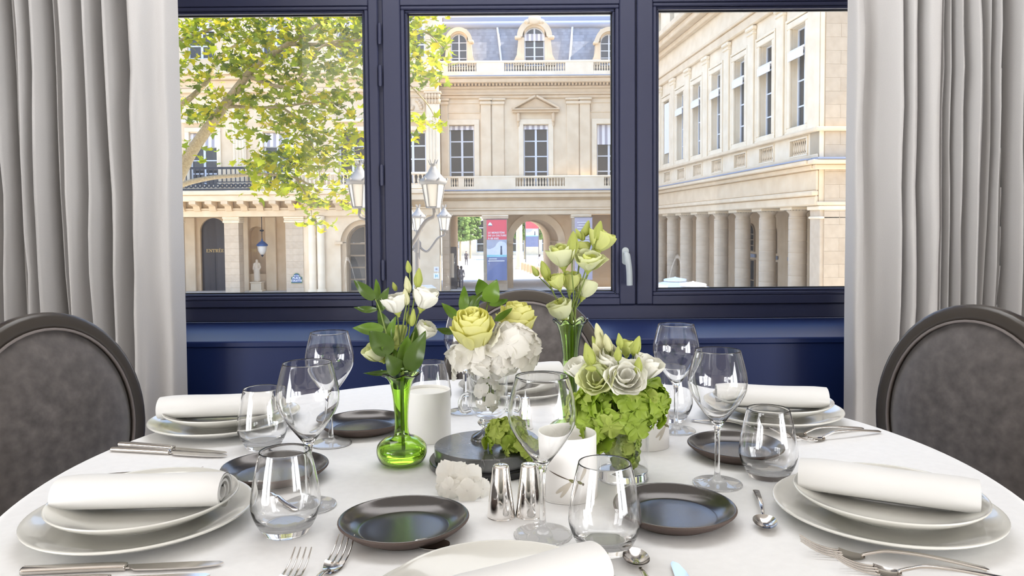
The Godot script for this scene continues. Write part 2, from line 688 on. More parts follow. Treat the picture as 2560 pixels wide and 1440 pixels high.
# ---------------------------------------------------------------- the room
func frame_of(s: Shape, x0: float, x1: float, y0: float, y1: float, w: float, z: float, depth: float, bevel := 0.003) -> void:
	s.box(Vector3((x0 + x1) / 2, y1 - w / 2, z), Vector3(x1 - x0, w, depth), bevel)
	s.box(Vector3((x0 + x1) / 2, y0 + w / 2, z), Vector3(x1 - x0, w, depth), bevel)
	s.box(Vector3(x0 + w / 2, (y0 + y1) / 2, z), Vector3(w, y1 - y0 - 2 * w, depth), bevel)
	s.box(Vector3(x1 - w / 2, (y0 + y1) / 2, z), Vector3(w, y1 - y0 - 2 * w, depth), bevel)


func build_room() -> void:
	var hi := 2.8
	# floor of oak boards
	var fl := structure("floor", "dark oak board floor of the dining room", "floor")
	part(fl, "subfloor", one_box(Vector3(0, -0.14, -0.3), Vector3(7.2, 0.24, 6.6)), M.seal_black)
	var board := one_box(Vector3.ZERO, Vector3(0.138, 0.02, 3.1), 0.003)
	for i in 48:
		for j in 2:
			var o := part(fl, "board", board, M.floor_oak if (i * 7 + j * 3) % 5 < 3 else M.floor_oak_dark, Vector3(-3.29 + i * 0.14, -0.01, -1.56 + j * 3.105 - (0.03 if i % 2 else 0.0)))
			o.name = "board"
	tag(part(self, "ceiling", one_box(Vector3(0, hi + 0.1, -0.3), Vector3(7.2, 0.2, 6.6)), M.ceiling_white), "plain white ceiling above the table", "ceiling", "", "structure")
	tag(part(self, "wall_left", one_box(Vector3(-3.5, hi / 2, -0.3), Vector3(0.2, hi, 6.6)), M.wall_taupe), "taupe side wall beyond the grey curtain", "wall", "", "structure")
	tag(part(self, "wall_right", one_box(Vector3(3.5, hi / 2, -0.3), Vector3(0.2, hi, 6.6)), M.wall_taupe), "taupe side wall on the right of the room", "wall", "", "structure")
	tag(part(self, "wall_back", one_box(Vector3(0, hi / 2, 3.1), Vector3(7.2, hi, 0.2)), M.wall_taupe), "taupe wall behind the viewer", "wall", "", "structure")
	# window wall: what stands round the opening
	var zw := -3.26
	var top := 2.16
	var sill := 0.77
	var s := Shape.new()
	s.box(Vector3(-2.55, hi / 2, zw), Vector3(1.9, hi, 0.24))
	s.box(Vector3(2.55, hi / 2, zw), Vector3(1.9, hi, 0.24))
	s.box(Vector3(0, (hi + top) / 2, zw), Vector3(3.2, hi - top, 0.24))
	s.box(Vector3(0, sill / 2 - 0.01, zw), Vector3(3.2, sill - 0.02, 0.24))
	tag(part(self, "wall_window", s.mesh(), M.casing_navy), "navy wall around and under the wide window", "wall", "", "structure")

	# the navy casing under the window and its pale blue top board
	var c := structure("trim_1", "dark navy panelled casing below the window sill", "panelling")
	part(c, "front_panel", one_box(Vector3(0, 0.37, -2.63), Vector3(4.6, 0.74, 0.05), 0.003), M.casing_navy)
	part(c, "skirting", one_box(Vector3(0, 0.06, -2.598), Vector3(4.6, 0.12, 0.014), 0.003), M.casing_navy)
	var sl := structure("trim_2", "deep navy window sill board below the panes", "window sill")
	part(sl, "board", one_box(Vector3(0, 0.749, -2.87), Vector3(4.6, 0.022, 0.54), 0.004), M.casing_navy)

	# window frame posts and three sashes; z is the room-side face
	var zf := -3.14
	var fr := structure("trim_3", "navy wooden outer window frame with posts between the sashes", "window frame")
	s = Shape.new()
	var y0 := 0.76
	var y1 := 2.14
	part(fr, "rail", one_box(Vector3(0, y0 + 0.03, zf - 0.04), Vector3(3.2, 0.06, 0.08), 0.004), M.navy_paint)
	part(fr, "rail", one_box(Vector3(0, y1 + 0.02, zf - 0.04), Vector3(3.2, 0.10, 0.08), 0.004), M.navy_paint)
	var seam_l := -0.5322
	var seam_r := 0.5129
	for sx in [[seam_l, 0.062], [seam_r, 0.062], [-1.56, 0.08], [1.56, 0.08]]:
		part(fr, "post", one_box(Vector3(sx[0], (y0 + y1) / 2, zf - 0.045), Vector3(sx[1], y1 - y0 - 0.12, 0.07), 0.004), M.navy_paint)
	var sashes := [[-1.51, seam_l - 0.008, -1.405, -0.6079, 0.8765, 2.022, "left"], [seam_l + 0.010, seam_r - 0.003, -0.4203, 0.4166, 0.8765, 2.022, "centre"], [seam_r + 0.003, 1.51, 0.6092, 1.405, 0.885, 2.028, "right"]]
	var labels := ["left navy casement with a plane tree seen through its pane", "middle navy casement with hinges and a pale handle", "right navy casement looking onto the colonnade"]
	for i in 3:
		var q: Array = sashes[i]
		var w := structure("window_%d" % (i + 1), labels[i], "window")
		var gx0: float = q[2]
		var gx1: float = q[3]
		var gy0: float = q[4]
		var gy1: float = q[5]
		var b0: float = y0 + 0.062
		var b1: float = y1 - 0.04
		s = Shape.new()
		# stiles and rails, then the moulded glazing bead
		var zz := zf + 0.008
		s.box(Vector3((q[0] + gx0 - 0.028) / 2, (b0 + b1) / 2, zz - 0.03), Vector3(gx0 - 0.028 - q[0], b1 - b0, 0.06), 0.004)
		s.box(Vector3((gx1 + 0.028 + q[1]) / 2, (b0 + b1) / 2, zz - 0.03), Vector3(q[1] - gx1 - 0.028, b1 - b0, 0.06), 0.004)
		s.box(Vector3((gx0 + gx1) / 2, (b0 + gy0 - 0.028) / 2, zz - 0.03), Vector3(gx1 - gx0 + 0.056, gy0 - 0.028 - b0, 0.06), 0.002)
		s.box(Vector3((gx0 + gx1) / 2, (b1 + gy1 + 0.028) / 2, zz - 0.03), Vector3(gx1 - gx0 + 0.056, b1 - gy1 - 0.028, 0.06), 0.002)
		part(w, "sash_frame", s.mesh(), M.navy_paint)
		s = Shape.new()
		frame_of(s, gx0 - 0.028, gx1 + 0.028, gy0 - 0.028, gy1 + 0.028, 0.016, zz - 0.026, 0.044, 0.004)
		frame_of(s, gx0 - 0.012, gx1 + 0.012, gy0 - 0.012, gy1 + 0.012, 0.010, zz - 0.034, 0.040, 0.004)
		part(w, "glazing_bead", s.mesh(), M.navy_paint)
		s = Shape.new()
		frame_of(s, gx0 - 0.003, gx1 + 0.003, gy0 - 0.003, gy1 + 0.003, 0.006, zz - 0.045, 0.012, 0.001)
		part(w, "seal", s.mesh(), M.seal_black)
		part(w, "pane", one_box(Vector3((gx0 + gx1) / 2, (gy0 + gy1) / 2, zz - 0.05), Vector3(gx1 - gx0 + 0.01, gy1 - gy0 + 0.01, 0.004)), M.window_glass)
		if i == 1:
			for hinge_y in [1.9345, 1.7652, 1.3621, 0.9726]:
				s = Shape.new()
				var at := Vector3(seam_l + 0.001, hinge_y, zf + 0.016)
				s.tube(PackedVector3Array([at - Vector3(0, 0.043, 0), at - Vector3(0, 0.038, 0), at + Vector3(0, 0.038, 0), at + Vector3(0, 0.043, 0)]), PackedFloat32Array([0.005, 0.008, 0.008, 0.005]), 10)
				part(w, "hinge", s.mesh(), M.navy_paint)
			var h := Shape.new()
			var hy := 1.023
			var hx := 0.4667
			var plate := PackedVector2Array()
			for k in 16:
				var a := TAU * k / 16
				plate.append(Vector2(hx + 0.014 * cos(a), hy + (0.022 if sin(a) >= 0 else -0.022) + 0.014 * sin(a)))
			h.prism(plate, zf + 0.008, zf + 0.018)
			part(w, "handle_plate", h.mesh(), M.handle_grey)
			h = Shape.new()
			h.tube(smooth_path([Vector3(hx, hy + 0.012, zf + 0.016), Vector3(hx + 0.001, hy + 0.012, zf + 0.046), Vector3(hx + 0.004, hy - 0.012, zf + 0.056), Vector3(hx + 0.010, hy - 0.06, zf + 0.054), Vector3(hx + 0.012, hy - 0.118, zf + 0.050)], 6), PackedFloat32Array([0.009, 0.009, 0.009, 0.009, 0.009, 0.009, 0.010, 0.012, 0.013]), 12, 0.75, Vector3.BACK)
			part(w, "handle_lever", h.mesh(), M.handle_grey)

	# curtains: folded cloth with thickness, hung from a rail below the ceiling
	var left := [-1.72, -0.02, -1.70, 0.05, -1.66, -0.03, -1.63, 0.05, -1.607, -0.04, -1.585, 0.045, -1.562, -0.05, -1.545, 0.02, -1.532, -0.045, -1.507, 0.055, -1.487, -0.06, -1.463, 0.06, -1.438, -0.055, -1.420, 0.02, -1.407, -0.03, -1.378, 0.06, -1.352, -0.01, -1.335, -0.055, -1.310, 0.05, -1.283, -0.05, -1.245, 0.055, -1.218, -0.045, -1.205, -0.05, -1.175, 0.07, -1.145, 0.065, -1.115, 0.028, -1.082, 0.022, -1.062, -0.01]
	var right := [1.072, 0.0, 1.078, 0.035, 1.105, 0.028, 1.125, -0.01, 1.165, 0.01, 1.200, 0.045, 1.212, 0.03, 1.216, -0.02, 1.232, 0.04, 1.255, 0.035, 1.270, -0.015, 1.290, 0.04, 1.325, 0.045, 1.334, -0.02, 1.346, 0.03, 1.358, -0.035, 1.370, 0.03, 1.384, -0.03, 1.398, 0.045, 1.414, -0.04, 1.440, 0.055, 1.464, -0.07, 1.482, 0.04, 1.500, -0.04, 1.516, 0.045, 1.536, -0.03, 1.548, 0.02, 1.558, -0.07, 1.590, 0.055, 1.615, -0.04, 1.630, 0.04, 1.66, -0.04, 1.69, 0.04, 1.73, 0.0]
	curtain("curtain", "pale grey curtain gathered in folds left of the window", left, -2.44, 1)
	curtain("curtain", "pale grey curtain gathered in folds right of the window", right, -2.44, 2)
	for sx in [-1.0, 1.0]:
		var r := thing("curtain_rail", "white curtain rail above the %s grey curtain" % ("left" if sx < 0 else "right"), "curtain rail", Vector3(sx * 1.55, hi - 0.03, -2.44), 0.0, "curtain rails")
		part(r, "track", one_box(Vector3.ZERO, Vector3(1.5, 0.03, 0.05), 0.003), M.ceiling_white)
		part(r, "bracket", one_box(Vector3(0, 0.022, 0), Vector3(0.1, 0.014, 0.04), 0.002), M.ceiling_white)

	added_overhead_fill(Vector3(0, hi, -2.0), Vector2(3.0, 0.9), 1.55, "wide fill light added overhead between table and window")
	for sx in [-1.0, 1.0]:
		for i in 2:
			added_side_fill(Vector3(sx * 3.4, 0.95, 0.9 + 1.5 * i), -sx * PI / 2, Vector2(1.3, 1.6), 6.1, "tall fill light added by the %s side wall, %s" % ["left" if sx < 0 else "right", "nearer the table" if i == 0 else "farther back"])


func curtain(called: String, label: String, folds: Array, z: float, seed_value: int) -> void:
	var f := FastNoiseLite.new()
	f.seed = seed_value
	f.frequency = 0.6
	var line := smooth2(folds, 6)
	var t := thing(called, label, "curtain", Vector3(0, 0, z), 0.0, "window curtains")
	var s := Shape.new()
	var rows := 22
	var high := 2.75
	var rim := line.size() - 1
	var off := 0.004
	for side in [0, 1]:
		s.grid(rim, rows, func(u: float, w: float) -> Vector3:
			var i := int(round(u * rim))
			var p := line[i]
			var y := 0.02 + (high - 0.02) * w
			var drift := f.get_noise_2d(p.x * 4.0, y) * 0.022
			var swell := 1.0 + 0.35 * f.get_noise_2d(p.x * 9.0 + 40.0, y * 1.2)
			var edge := clampf(minf(float(i), float(rim - i)) / 8.0, 0.15, 1.0)
			return Vector3(p.x + drift * edge, y, p.y * swell * 1.5 + (off if side == 0 else -off)))
	part(t, "cloth", s.mesh(), M.curtain_cloth)



# ---------------------------------------------------------------- the square outside
# wall between x0..x1 and y0..y1 with openings [xa, xb, ya, yb, arched]; front face at z1
func wall_with(s: Shape, x0: float, x1: float, y0: float, y1: float, z0: float, z1: float, openings: Array) -> void:
	var x := x0
	for o in openings:
		if o[0] > x:
			s.box(Vector3((x + o[0]) / 2, (y0 + y1) / 2, (z0 + z1) / 2), Vector3(o[0] - x, y1 - y0, z1 - z0))
		if o[2] > y0:
			s.box(Vector3((o[0] + o[1]) / 2, (y0 + o[2]) / 2, (z0 + z1) / 2), Vector3(o[1] - o[0], o[2] - y0, z1 - z0))
		if o.size() > 4 and o[4]:
			arch_panel(s, o[0], o[1], y1, o[3] - (o[1] - o[0]) / 2, z0, z1)
		elif o[3] < y1:
			s.box(Vector3((o[0] + o[1]) / 2, (o[3] + y1) / 2, (z0 + z1) / 2), Vector3(o[1] - o[0], y1 - o[3], z1 - z0))
		x = o[1]
	if x < x1:
		s.box(Vector3((x + x1) / 2, (y0 + y1) / 2, (z0 + z1) / 2), Vector3(x1 - x, y1 - y0, z1 - z0))


func arch_line(xa: float, xb: float, spring: float, count := 20) -> PackedVector2Array:
	var o := PackedVector2Array()
	for k in count + 1:
		var a := PI * k / count
		o.append(Vector2((xa + xb) / 2 + (xb - xa) / 2 * cos(a), spring + (xb - xa) / 2 * sin(a)))
	return o


func arch_panel(s: Shape, xa: float, xb: float, top: float, spring: float, z0: float, z1: float, turn := Basis(), at := Vector3.ZERO) -> void:
	var o := PackedVector2Array([Vector2(xa, top), Vector2(xb, top)])
	o.append_array(arch_line(xa, xb, spring))
	s.prism(o, z0, z1, turn, at)


func arch_ring(s: Shape, xa: float, xb: float, spring: float, w: float, z0: float, z1: float) -> void:
	var o := arch_line(xa - w, xb + w, spring)
	var inner := arch_line(xa, xb, spring)
	inner.reverse()
	o.append_array(inner)
	s.prism(o, z0, z1)


# a stack of mouldings along x; list of [y0, y1, how far proud]
func mouldings(s: Shape, x0: float, x1: float, z: float, list: Array, ends := 1.0) -> void:
	for m in list:
		s.box(Vector3((x0 + x1) / 2, (m[0] + m[1]) / 2, z + m[2] / 2), Vector3(x1 - x0 + 2.0 * m[2] * ends, m[1] - m[0], m[2]), minf(0.05, (m[1] - m[0]) * 0.2))


# one tall casement window set into a wall: frame, panes and an optional rolled or lowered blind
func palace_window(parent: Node, x: float, y0: float, y1: float, w: float, z: float, rows: int, blind := 0.0, arched := false, light := true, tf := Transform3D()) -> void:
	var s := Shape.new()
	var k := w * 0.055
	var top := y1 - (w / 2 if arched else 0.0)
	s.box(Vector3(x - w / 2 + k / 2, (y0 + top) / 2, z), Vector3(k, top - y0, 0.1))
	s.box(Vector3(x + w / 2 - k / 2, (y0 + top) / 2, z), Vector3(k, top - y0, 0.1))
	s.box(Vector3(x, (y0 + y1) / 2, z + 0.01), Vector3(k * 1.5, y1 - y0, 0.12))
	for r in rows + 1:
		var y := lerpf(y0 + k / 2, top - k / 2, float(r) / rows)
		s.box(Vector3(x, y, z), Vector3(w - 2 * k, k * 0.8, 0.08))
	if arched:
		arch_ring(s, x - w / 2 + k, x + w / 2 - k, top, k, z - 0.05, z + 0.05)
	var o := part(parent, "window", s.mesh(), M.window_white if light else M.old_wood, tf.origin, tf.basis)
	for side in [-1.0, 1.0]:
		for r in rows:
			var ya := lerpf(y0 + k / 2, top - k / 2, float(r) / rows)
			var yb := lerpf(y0 + k / 2, top - k / 2, float(r + 1) / rows)
			part(o, "pane", one_box(Vector3(x + side * w / 4, (ya + yb) / 2, z - 0.02), Vector3(w / 2 - k * 1.2, yb - ya, 0.02)), M.dark_pane)
	if arched:
		var p := Shape.new()
		var line := arch_line(x - w / 2 + k, x + w / 2 - k, top, 12)
		p.prism(line, z - 0.03, z - 0.01)
		part(o, "fanlight_pane", p.mesh(), M.dark_pane)
	if blind > 0.0:
		var b := Shape.new()
		b.grid(18, 4, func(u: float, v: float) -> Vector3: return Vector3(x + w * (u - 0.5), y1 - (w * 0.3 if arched else 0.02) - blind * v, z + 0.10 + 0.08 * v + 0.01 * sin(u * 57.0) * v))
		part(o, "blind", b.mesh(), M.blind_striped)


# a row of vase-shaped balusters between two rails: too small to tell apart, one part
func balusters(parent: Node, a: Vector3, b: Vector3, high: float, count: int, material: Material, tf := Transform3D()) -> void:
	var s := Shape.new()
	var r := high * 0.105
	var pr := pv([r, 0, r, 0.08 * high, r * 0.5, 0.16 * high, r * 1.1, 0.36 * high, r * 0.85, 0.55 * high, r * 0.42, 0.8 * high, r * 0.9, 0.92 * high, r * 0.9, high])
	for i in count:
		s.lathe(pr, 6, a.lerp(b, (i + 0.5) / count))
	tag(part(parent, "baluster_row", s.mesh(), material, tf.origin, tf.basis), "", "", "", "stuff")


func text_mesh(words: String, size: float, depth := 0.01, font := "Droid Sans", weight := 700) -> TextMesh:
	var t := TextMesh.new()
	var f := SystemFont.new()
	f.font_names = PackedStringArray([font])
	f.font_weight = weight
	t.font = f
	t.text = words
	t.font_size = 64
	t.pixel_size = size / 64.0
	t.depth = depth
	t.curve_step = 2.0
	return t


func build_square() -> void:
	var g := structure("pavement", "pale stone pavement of the square outside", "pavement")
	part(g, "ground", one_box(Vector3(0, GROUND_Y - 0.25, -70), Vector3(160, 0.5, 130)), M.paving)
	# a kerb and the base of the building the room is in
	part(g, "kerb", one_box(Vector3(0, GROUND_Y + 0.07, -12), Vector3(120, 0.16, 0.3), 0.03), M.stone_pale)


# the front of the building that holds the dining room, with the window's opening in it
func build_own_front() -> void:
	var f := structure("wall_front", "stone street front of the building around the dining room window", "wall")
	var s := Shape.new()
	wall_with(s, -30, 30, GROUND_Y, 18, -3.75, -3.40, [[-2.0, 2.0, 0.5, 2.6]])
	part(f, "masonry", s.mesh(), M.stone_pale)


func stone_pillar(parent: Node, called: String, x: float, z: float, w: float, d: float, y0: float, y1: float, courses: int, a: Material, b: Material) -> void:
	var base := part(parent, called, one_box(Vector3(x, (y0 + y1) / 2, z), Vector3(w - 0.03, y1 - y0, d - 0.03)), a)
	var h := (y1 - y0) / courses
	var m := one_box(Vector3.ZERO, Vector3(w, h - 0.012, d), 0.008)
	for i in courses:
		part(base, "stone", m, a if (i * 5 + int(absf(x) * 10)) % 3 else b, Vector3(x, y0 + h * (i + 0.5), z))


func build_facade() -> void:
	var f := thing("palace_facade", "sunlit cream stone palace front with a central pediment, balustrades and dormers", "building")
	var z := -58.0
	var x0 := -5.35
	var x1 := 10.1
	var arcade := 1.9992
	var deck := 3.8528
	var rail := 4.914
	var wtop := 8.8015
	var arch1 := 10.7862
	var corn0 := 11.7164
	var corn1 := 12.3158
	var para := 13.5728
	var wx := [-3.7348, 1.8832, 7.4407]
	var ww := 1.8926
	# main wall with three window openings
	var s := Shape.new()
	var holes := []
	for x in wx:
		holes.append([x - ww / 2, x + ww / 2, rail - 0.9, wtop])
	wall_with(s, x0, x1, deck, corn0, z - 0.45, z, holes)
	part(f, "wall", s.mesh(), M.stone)
	part(f, "core", one_box(Vector3((x0 + x1) / 2, (arcade + corn1) / 2 + 0.3, z - 6.1), Vector3(x1 - x0, corn1 - arcade - 0.6, 11.0)), M.stone_warm)
	# pilaster strips either side of the middle bay
	for q in [[-1.9023, 0.7632, 0.22], [-0.9874, 0.9158, 0.12], [4.6851, 0.9158, 0.12], [5.6, 0.7632, 0.22], [-5.0433, 0.5495, 0.15]]:
		s = Shape.new()
		s.box(Vector3(q[0], (deck + arch1) / 2, z + q[2] / 2), Vector3(q[1], arch1 - deck, q[2]), 0.03)
		s.box(Vector3(q[0], arch1 - 0.35, z + q[2] / 2 + 0.08), Vector3(q[1] + 0.14, 0.22, q[2] + 0.1), 0.04)
		s.box(Vector3(q[0], arch1 - 0.08, z + q[2] / 2 + 0.1), Vector3(q[1] + 0.26, 0.16, q[2] + 0.16), 0.04)
		part(f, "pilaster", s.mesh(), M.stone)
	# window surrounds, side panels, windows with rolled striped blinds
	for i in 3:
		s = Shape.new()
		var x: float = wx[i]
		s.box(Vector3(x - ww / 2 - 0.19, (rail + wtop) / 2, z + 0.05), Vector3(0.38, wtop - rail + 0.4, 0.12), 0.03)
		s.box(Vector3(x + ww / 2 + 0.19, (rail + wtop) / 2, z + 0.05), Vector3(0.38, wtop - rail + 0.4, 0.12), 0.03)
		s.box(Vector3(x, wtop + 0.22, z + 0.05), Vector3(ww + 0.76, 0.4, 0.14), 0.03)
		part(f, "window_surround", s.mesh(), M.stone_pale)
		palace_window(f, x, rail - 0.85, wtop, ww, z - 0.3, 4, 0.32 if i < 2 else 1.5)
		if i != 1:
			s = Shape.new()
			frame_of(s, x - 1.4, x + 1.4, 9.7161, 10.5276, 0.1, z + 0.02, 0.08, 0.02)
			part(f, "panel_moulding", s.mesh(), M.stone)
	# pediment on brackets over the middle window
	var px: float = wx[1]
	var pb := 9.7946
	s = Shape.new()
	mouldings(s, px - 1.65, px + 1.65, z, [[pb - 0.1, pb + 0.08, 0.35], [pb + 0.08, pb + 0.18, 0.5]], 0.3)
	for side in [-1.0, 1.0]:
		var ang: float = atan2(0.95, 1.75) * side
		s.box(Vector3(px + side * 0.92, pb + 0.66, z + 0.22), Vector3(2.0, 0.16, 0.44), 0.03, Basis(Vector3.BACK, -ang))
		s.box(Vector3(px + side * 1.32, pb - 0.45, z + 0.16), Vector3(0.24, 0.7, 0.32), 0.08)
		s.box(Vector3(px + side * 1.32, pb - 0.95, z + 0.1), Vector3(0.17, 0.4, 0.2), 0.08)
	s.prism(PackedVector2Array([Vector2(px - 1.6, pb + 0.15), Vector2(px + 1.6, pb + 0.15), Vector2(px, pb + 0.98)]), z, z + 0.1)
	part(f, "pediment", s.mesh(), M.stone_warm)
	# entablature and main cornice
	s = Shape.new()
	mouldings(s, x0, x1, z, [[arch1, arch1 + 0.25, 0.16], [arch1 + 0.25, arch1 + 0.38, 0.26]], 0.0)
	mouldings(s, x0, x1, z, [[corn0 - 0.2, corn0, 0.2], [corn0 + 0.16, corn0 + 0.5, 0.75], [corn0 + 0.5, corn1, 0.9]], 0.0)
	s.box(Vector3((x0 + x1) / 2, corn0 + 0.1, z - 0.1), Vector3(x1 - x0, 0.5, 0.3))
	part(f, "cornice", s.mesh(), M.stone_warm)
	s = Shape.new()
	var n := int((x1 - x0) / 0.26)
	for i in n:
		s.box(Vector3(x0 + 0.26 * (i + 0.5), corn0 + 0.08, z + 0.28), Vector3(0.14, 0.16, 0.3))
	tag(part(f, "dentil_row", s.mesh(), M.stone_warm), "", "", "", "stuff")
	part(f, "lead_edge", one_box(Vector3((x0 + x1) / 2, corn1 + 0.03, z + 0.45), Vector3(x1 - x0, 0.06, 0.95)), M.lead)
	# roof balustrade: piers, plinth, rail and baluster rows
	s = Shape.new()
	s.box(Vector3((x0 + x1) / 2, corn1 + 0.25, z + 0.1), Vector3(x1 - x0, 0.45, 0.4), 0.03)
	s.box(Vector3((x0 + x1) / 2, para - 0.08, z + 0.1), Vector3(x1 - x0, 0.17, 0.5), 0.04)
	for q in [[-5.35, -4.7078], [-2.5732, -0.4689], [4.1056, 6.2405], [7.7959, x1]]:
		s.box(Vector3((q[0] + q[1]) / 2, (corn1 + para) / 2, z + 0.1), Vector3(q[1] - q[0], para - corn1, 0.44), 0.03)
	part(f, "parapet", s.mesh(), M.stone_pale)
	balusters(f, Vector3(-4.7078, corn1 + 0.47, z + 0.1), Vector3(-2.5732, corn1 + 0.47, z + 0.1), para - corn1 - 0.6, 11, M.stone_pale)
	balusters(f, Vector3(-0.4689, corn1 + 0.47, z + 0.1), Vector3(4.1056, corn1 + 0.47, z + 0.1), para - corn1 - 0.6, 23, M.stone_pale)
	balusters(f, Vector3(6.2405, corn1 + 0.47, z + 0.1), Vector3(7.7959, corn1 + 0.47, z + 0.1), para - corn1 - 0.6, 8, M.stone_pale)
	# mansard roof leaning back, ridge roll and lead ribs
	var ridge := 16.8102
	s = Shape.new()
	s.prism(PackedVector2Array([Vector2(0, corn1), Vector2(-1.0, corn1), Vector2(-2.2, ridge), Vector2(-11, ridge + 0.3), Vector2(-11, corn1)]), x0, x1, Basis(Vector3(0, 0, 1), Vector3.UP, Vector3(1, 0, 0)), Vector3(0, 0, z))
	part(f, "roof", s.mesh(), M.slate_roof)
	s = Shape.new()
	s.tube(PackedVector3Array([Vector3(x0, ridge + 0.05, z - 2.2), Vector3(x1, ridge + 0.05, z - 2.2)]), PackedFloat32Array([0.28, 0.28]), 10)
	s.box(Vector3((x0 + x1) / 2, ridge + 0.5, z - 3.2), Vector3(x1 - x0, 0.7, 1.4), 0.1)
	part(f, "ridge_roll", s.mesh(), M.lead)
	for q in [[-1.0188, -0.5919], [4.8769, 4.4478]]:
		part(f, "roof_rib", tube_mesh(PackedVector3Array([Vector3(q[0], ridge, z - 2.15), Vector3(q[1], corn1 + 0.5, z - 1.0)]), PackedFloat32Array([0.09, 0.09]), 6), M.window_white)
	# a far wing rising behind the ridge
	part(f, "rear_wall", one_box(Vector3((x0 + x1) / 2, ridge + 1.0, z - 9), Vector3(x1 - x0, 4.0, 0.6)), M.stone_pale)
	dormer(f, -3.9246, para - 0.2, 1.2337, 15.825, 0.30, false)
	dormer(f, 1.8371, para - 0.2, 1.5421, 16.2644, 0.42, true)
	dormer(f, 7.5376, para - 0.2, 1.3571, 15.741, 0.32, false)
	# first floor balcony: deck mouldings and stone balustrade
	s = Shape.new()
	mouldings(s, x0, x1, z, [[arcade, arcade + 0.35, 0.25], [arcade + 0.35, arcade + 0.5, 0.35], [arcade + 0.5, arcade + 1.1, 0.2], [deck - 0.55, deck - 0.25, 0.6], [deck - 0.25, deck - 0.06, 0.8]], 0.0)
	s.box(Vector3((x0 + x1) / 2, (arcade + deck) / 2, z - 0.3), Vector3(x1 - x0, deck - arcade, 0.6))
	part(f, "entablature", s.mesh(), M.stone)
	part(f, "balcony_lead", one_box(Vector3((x0 + x1) / 2, deck, z + 0.4), Vector3(x1 - x0, 0.08, 0.86)), M.lead)
	s = Shape.new()
	s.box(Vector3((x0 + x1) / 2, deck + 0.16, z + 0.45), Vector3(x1 - x0, 0.24, 0.34), 0.02)
	s.box(Vector3((x0 + x1) / 2, rail - 0.07, z + 0.45), Vector3(x1 - x0, 0.16, 0.4), 0.04)
	for q in [[-5.35, -4.5542], [-4.0091, -3.5548], [-2.828, 0.3217], [4.0167, 6.9849], [7.409, x1]]:
		s.box(Vector3((q[0] + q[1]) / 2, (deck + rail) / 2, z + 0.45), Vector3(q[1] - q[0], rail - deck, 0.36), 0.02)
	part(f, "balcony_parapet", s.mesh(), M.stone_pale)
	for q in [[-4.5542, -4.0091, 3], [-3.5548, -2.828, 4], [0.3217, 4.0167, 17], [6.9849, 7.409, 2]]:
		balusters(f, Vector3(q[0], deck + 0.27, z + 0.45), Vector3(q[1], deck + 0.27, z + 0.45), rail - deck - 0.42, q[2], M.stone_pale)
	# ground floor: piers of coursed stone with capitals
	for q in [[-5.0259, 0.5476], [-1.2575, 1.8253], [5.2768, 1.3385], [8.772, 1.2168]]:
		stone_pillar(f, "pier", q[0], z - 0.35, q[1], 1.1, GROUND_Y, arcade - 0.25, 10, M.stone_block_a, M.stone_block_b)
		s = Shape.new()
		mouldings(s, q[0] - q[1] / 2, q[0] + q[1] / 2, z - 0.9, [[arcade - 0.28, arcade - 0.14, 1.2], [arcade - 0.14, arcade, 1.26]], 0.08)
		part(f, "pier_capital", s.mesh(), M.stone_pale)
	# vaulted passage behind the arcade, running towards the courtyard
	var turn := Basis(Vector3.UP, deg_to_rad(4.8))
	var c := Vector3(1.8873, 0, z - 2.2)
	var r := 1.806
	var spring := -0.1605
	s = Shape.new()
	arch_panel(s, -r, r, arcade + 0.1, spring, -9.5, 0.0, turn, c)
	s.box(c + turn * Vector3(-r - 0.35, (GROUND_Y + arcade) / 2, -4.75), Vector3(0.7, arcade - GROUND_Y, 9.5), 0.0, turn)
	s.box(c + turn * Vector3(r + 1.1, (GROUND_Y + arcade) / 2, -4.75), Vector3(2.2, arcade - GROUND_Y, 9.5), 0.0, turn)
	part(f, "passage_vault", s.mesh(), M.stone_warm)
	s = Shape.new()
	arch_ring(s, -r, r, spring, 0.55, 0.0, 0.1)
	var ring := part(f, "passage_arch", s.mesh(), M.stone, c, turn)
	ring.name = "passage_arch"
	s = Shape.new()
	arch_ring(s, -r + 0.12, r - 0.12, spring, 0.12, -4.4, -4.0)
	s.box(Vector3(r - 0.06, (spring + GROUND_Y) / 2, -4.2), Vector3(0.12, spring - GROUND_Y, 0.4))
	part(f, "passage_rib", s.mesh(), M.stone, c, turn)
	s = Shape.new()
	s.box(Vector3(r - 0.04, spring, -2.0), Vector3(0.16, 0.16, 4.0), 0.03)
	s.box(Vector3(-r - 0.2, spring, 0.06), Vector3(0.5, 0.14, 0.3), 0.03)
	s.box(Vector3(r + 0.25, spring, 0.06), Vector3(0.6, 0.14, 0.3), 0.03)
	part(f, "impost", s.mesh(), M.stone, c, turn)
	part(f, "wall_plaque", one_box(Vector3(r - 0.1, spring - 0.75, -3.0), Vector3(0.03, 0.4, 0.34)), M.stone_pale, c, turn)
	# soffit over the open passages and side walls
	part(f, "soffit", one_box(Vector3((x0 + x1) / 2, arcade + 0.12, z - 5.6), Vector3(x1 - x0, 0.2, 11.0)), M.stone_warm)
	part(f, "passage_wall", one_box(Vector3(-5.08, (GROUND_Y + arcade) / 2, z - 6.2), Vector3(0.5, arcade - GROUND_Y, 7.6)), M.stone_warm)
	part(f, "shop_front", one_box(Vector3(7.4957, (GROUND_Y + arcade) / 2, z - 2.6), Vector3(3.4, arcade - GROUND_Y, 0.3)), M.old_wood)
	banner(f)


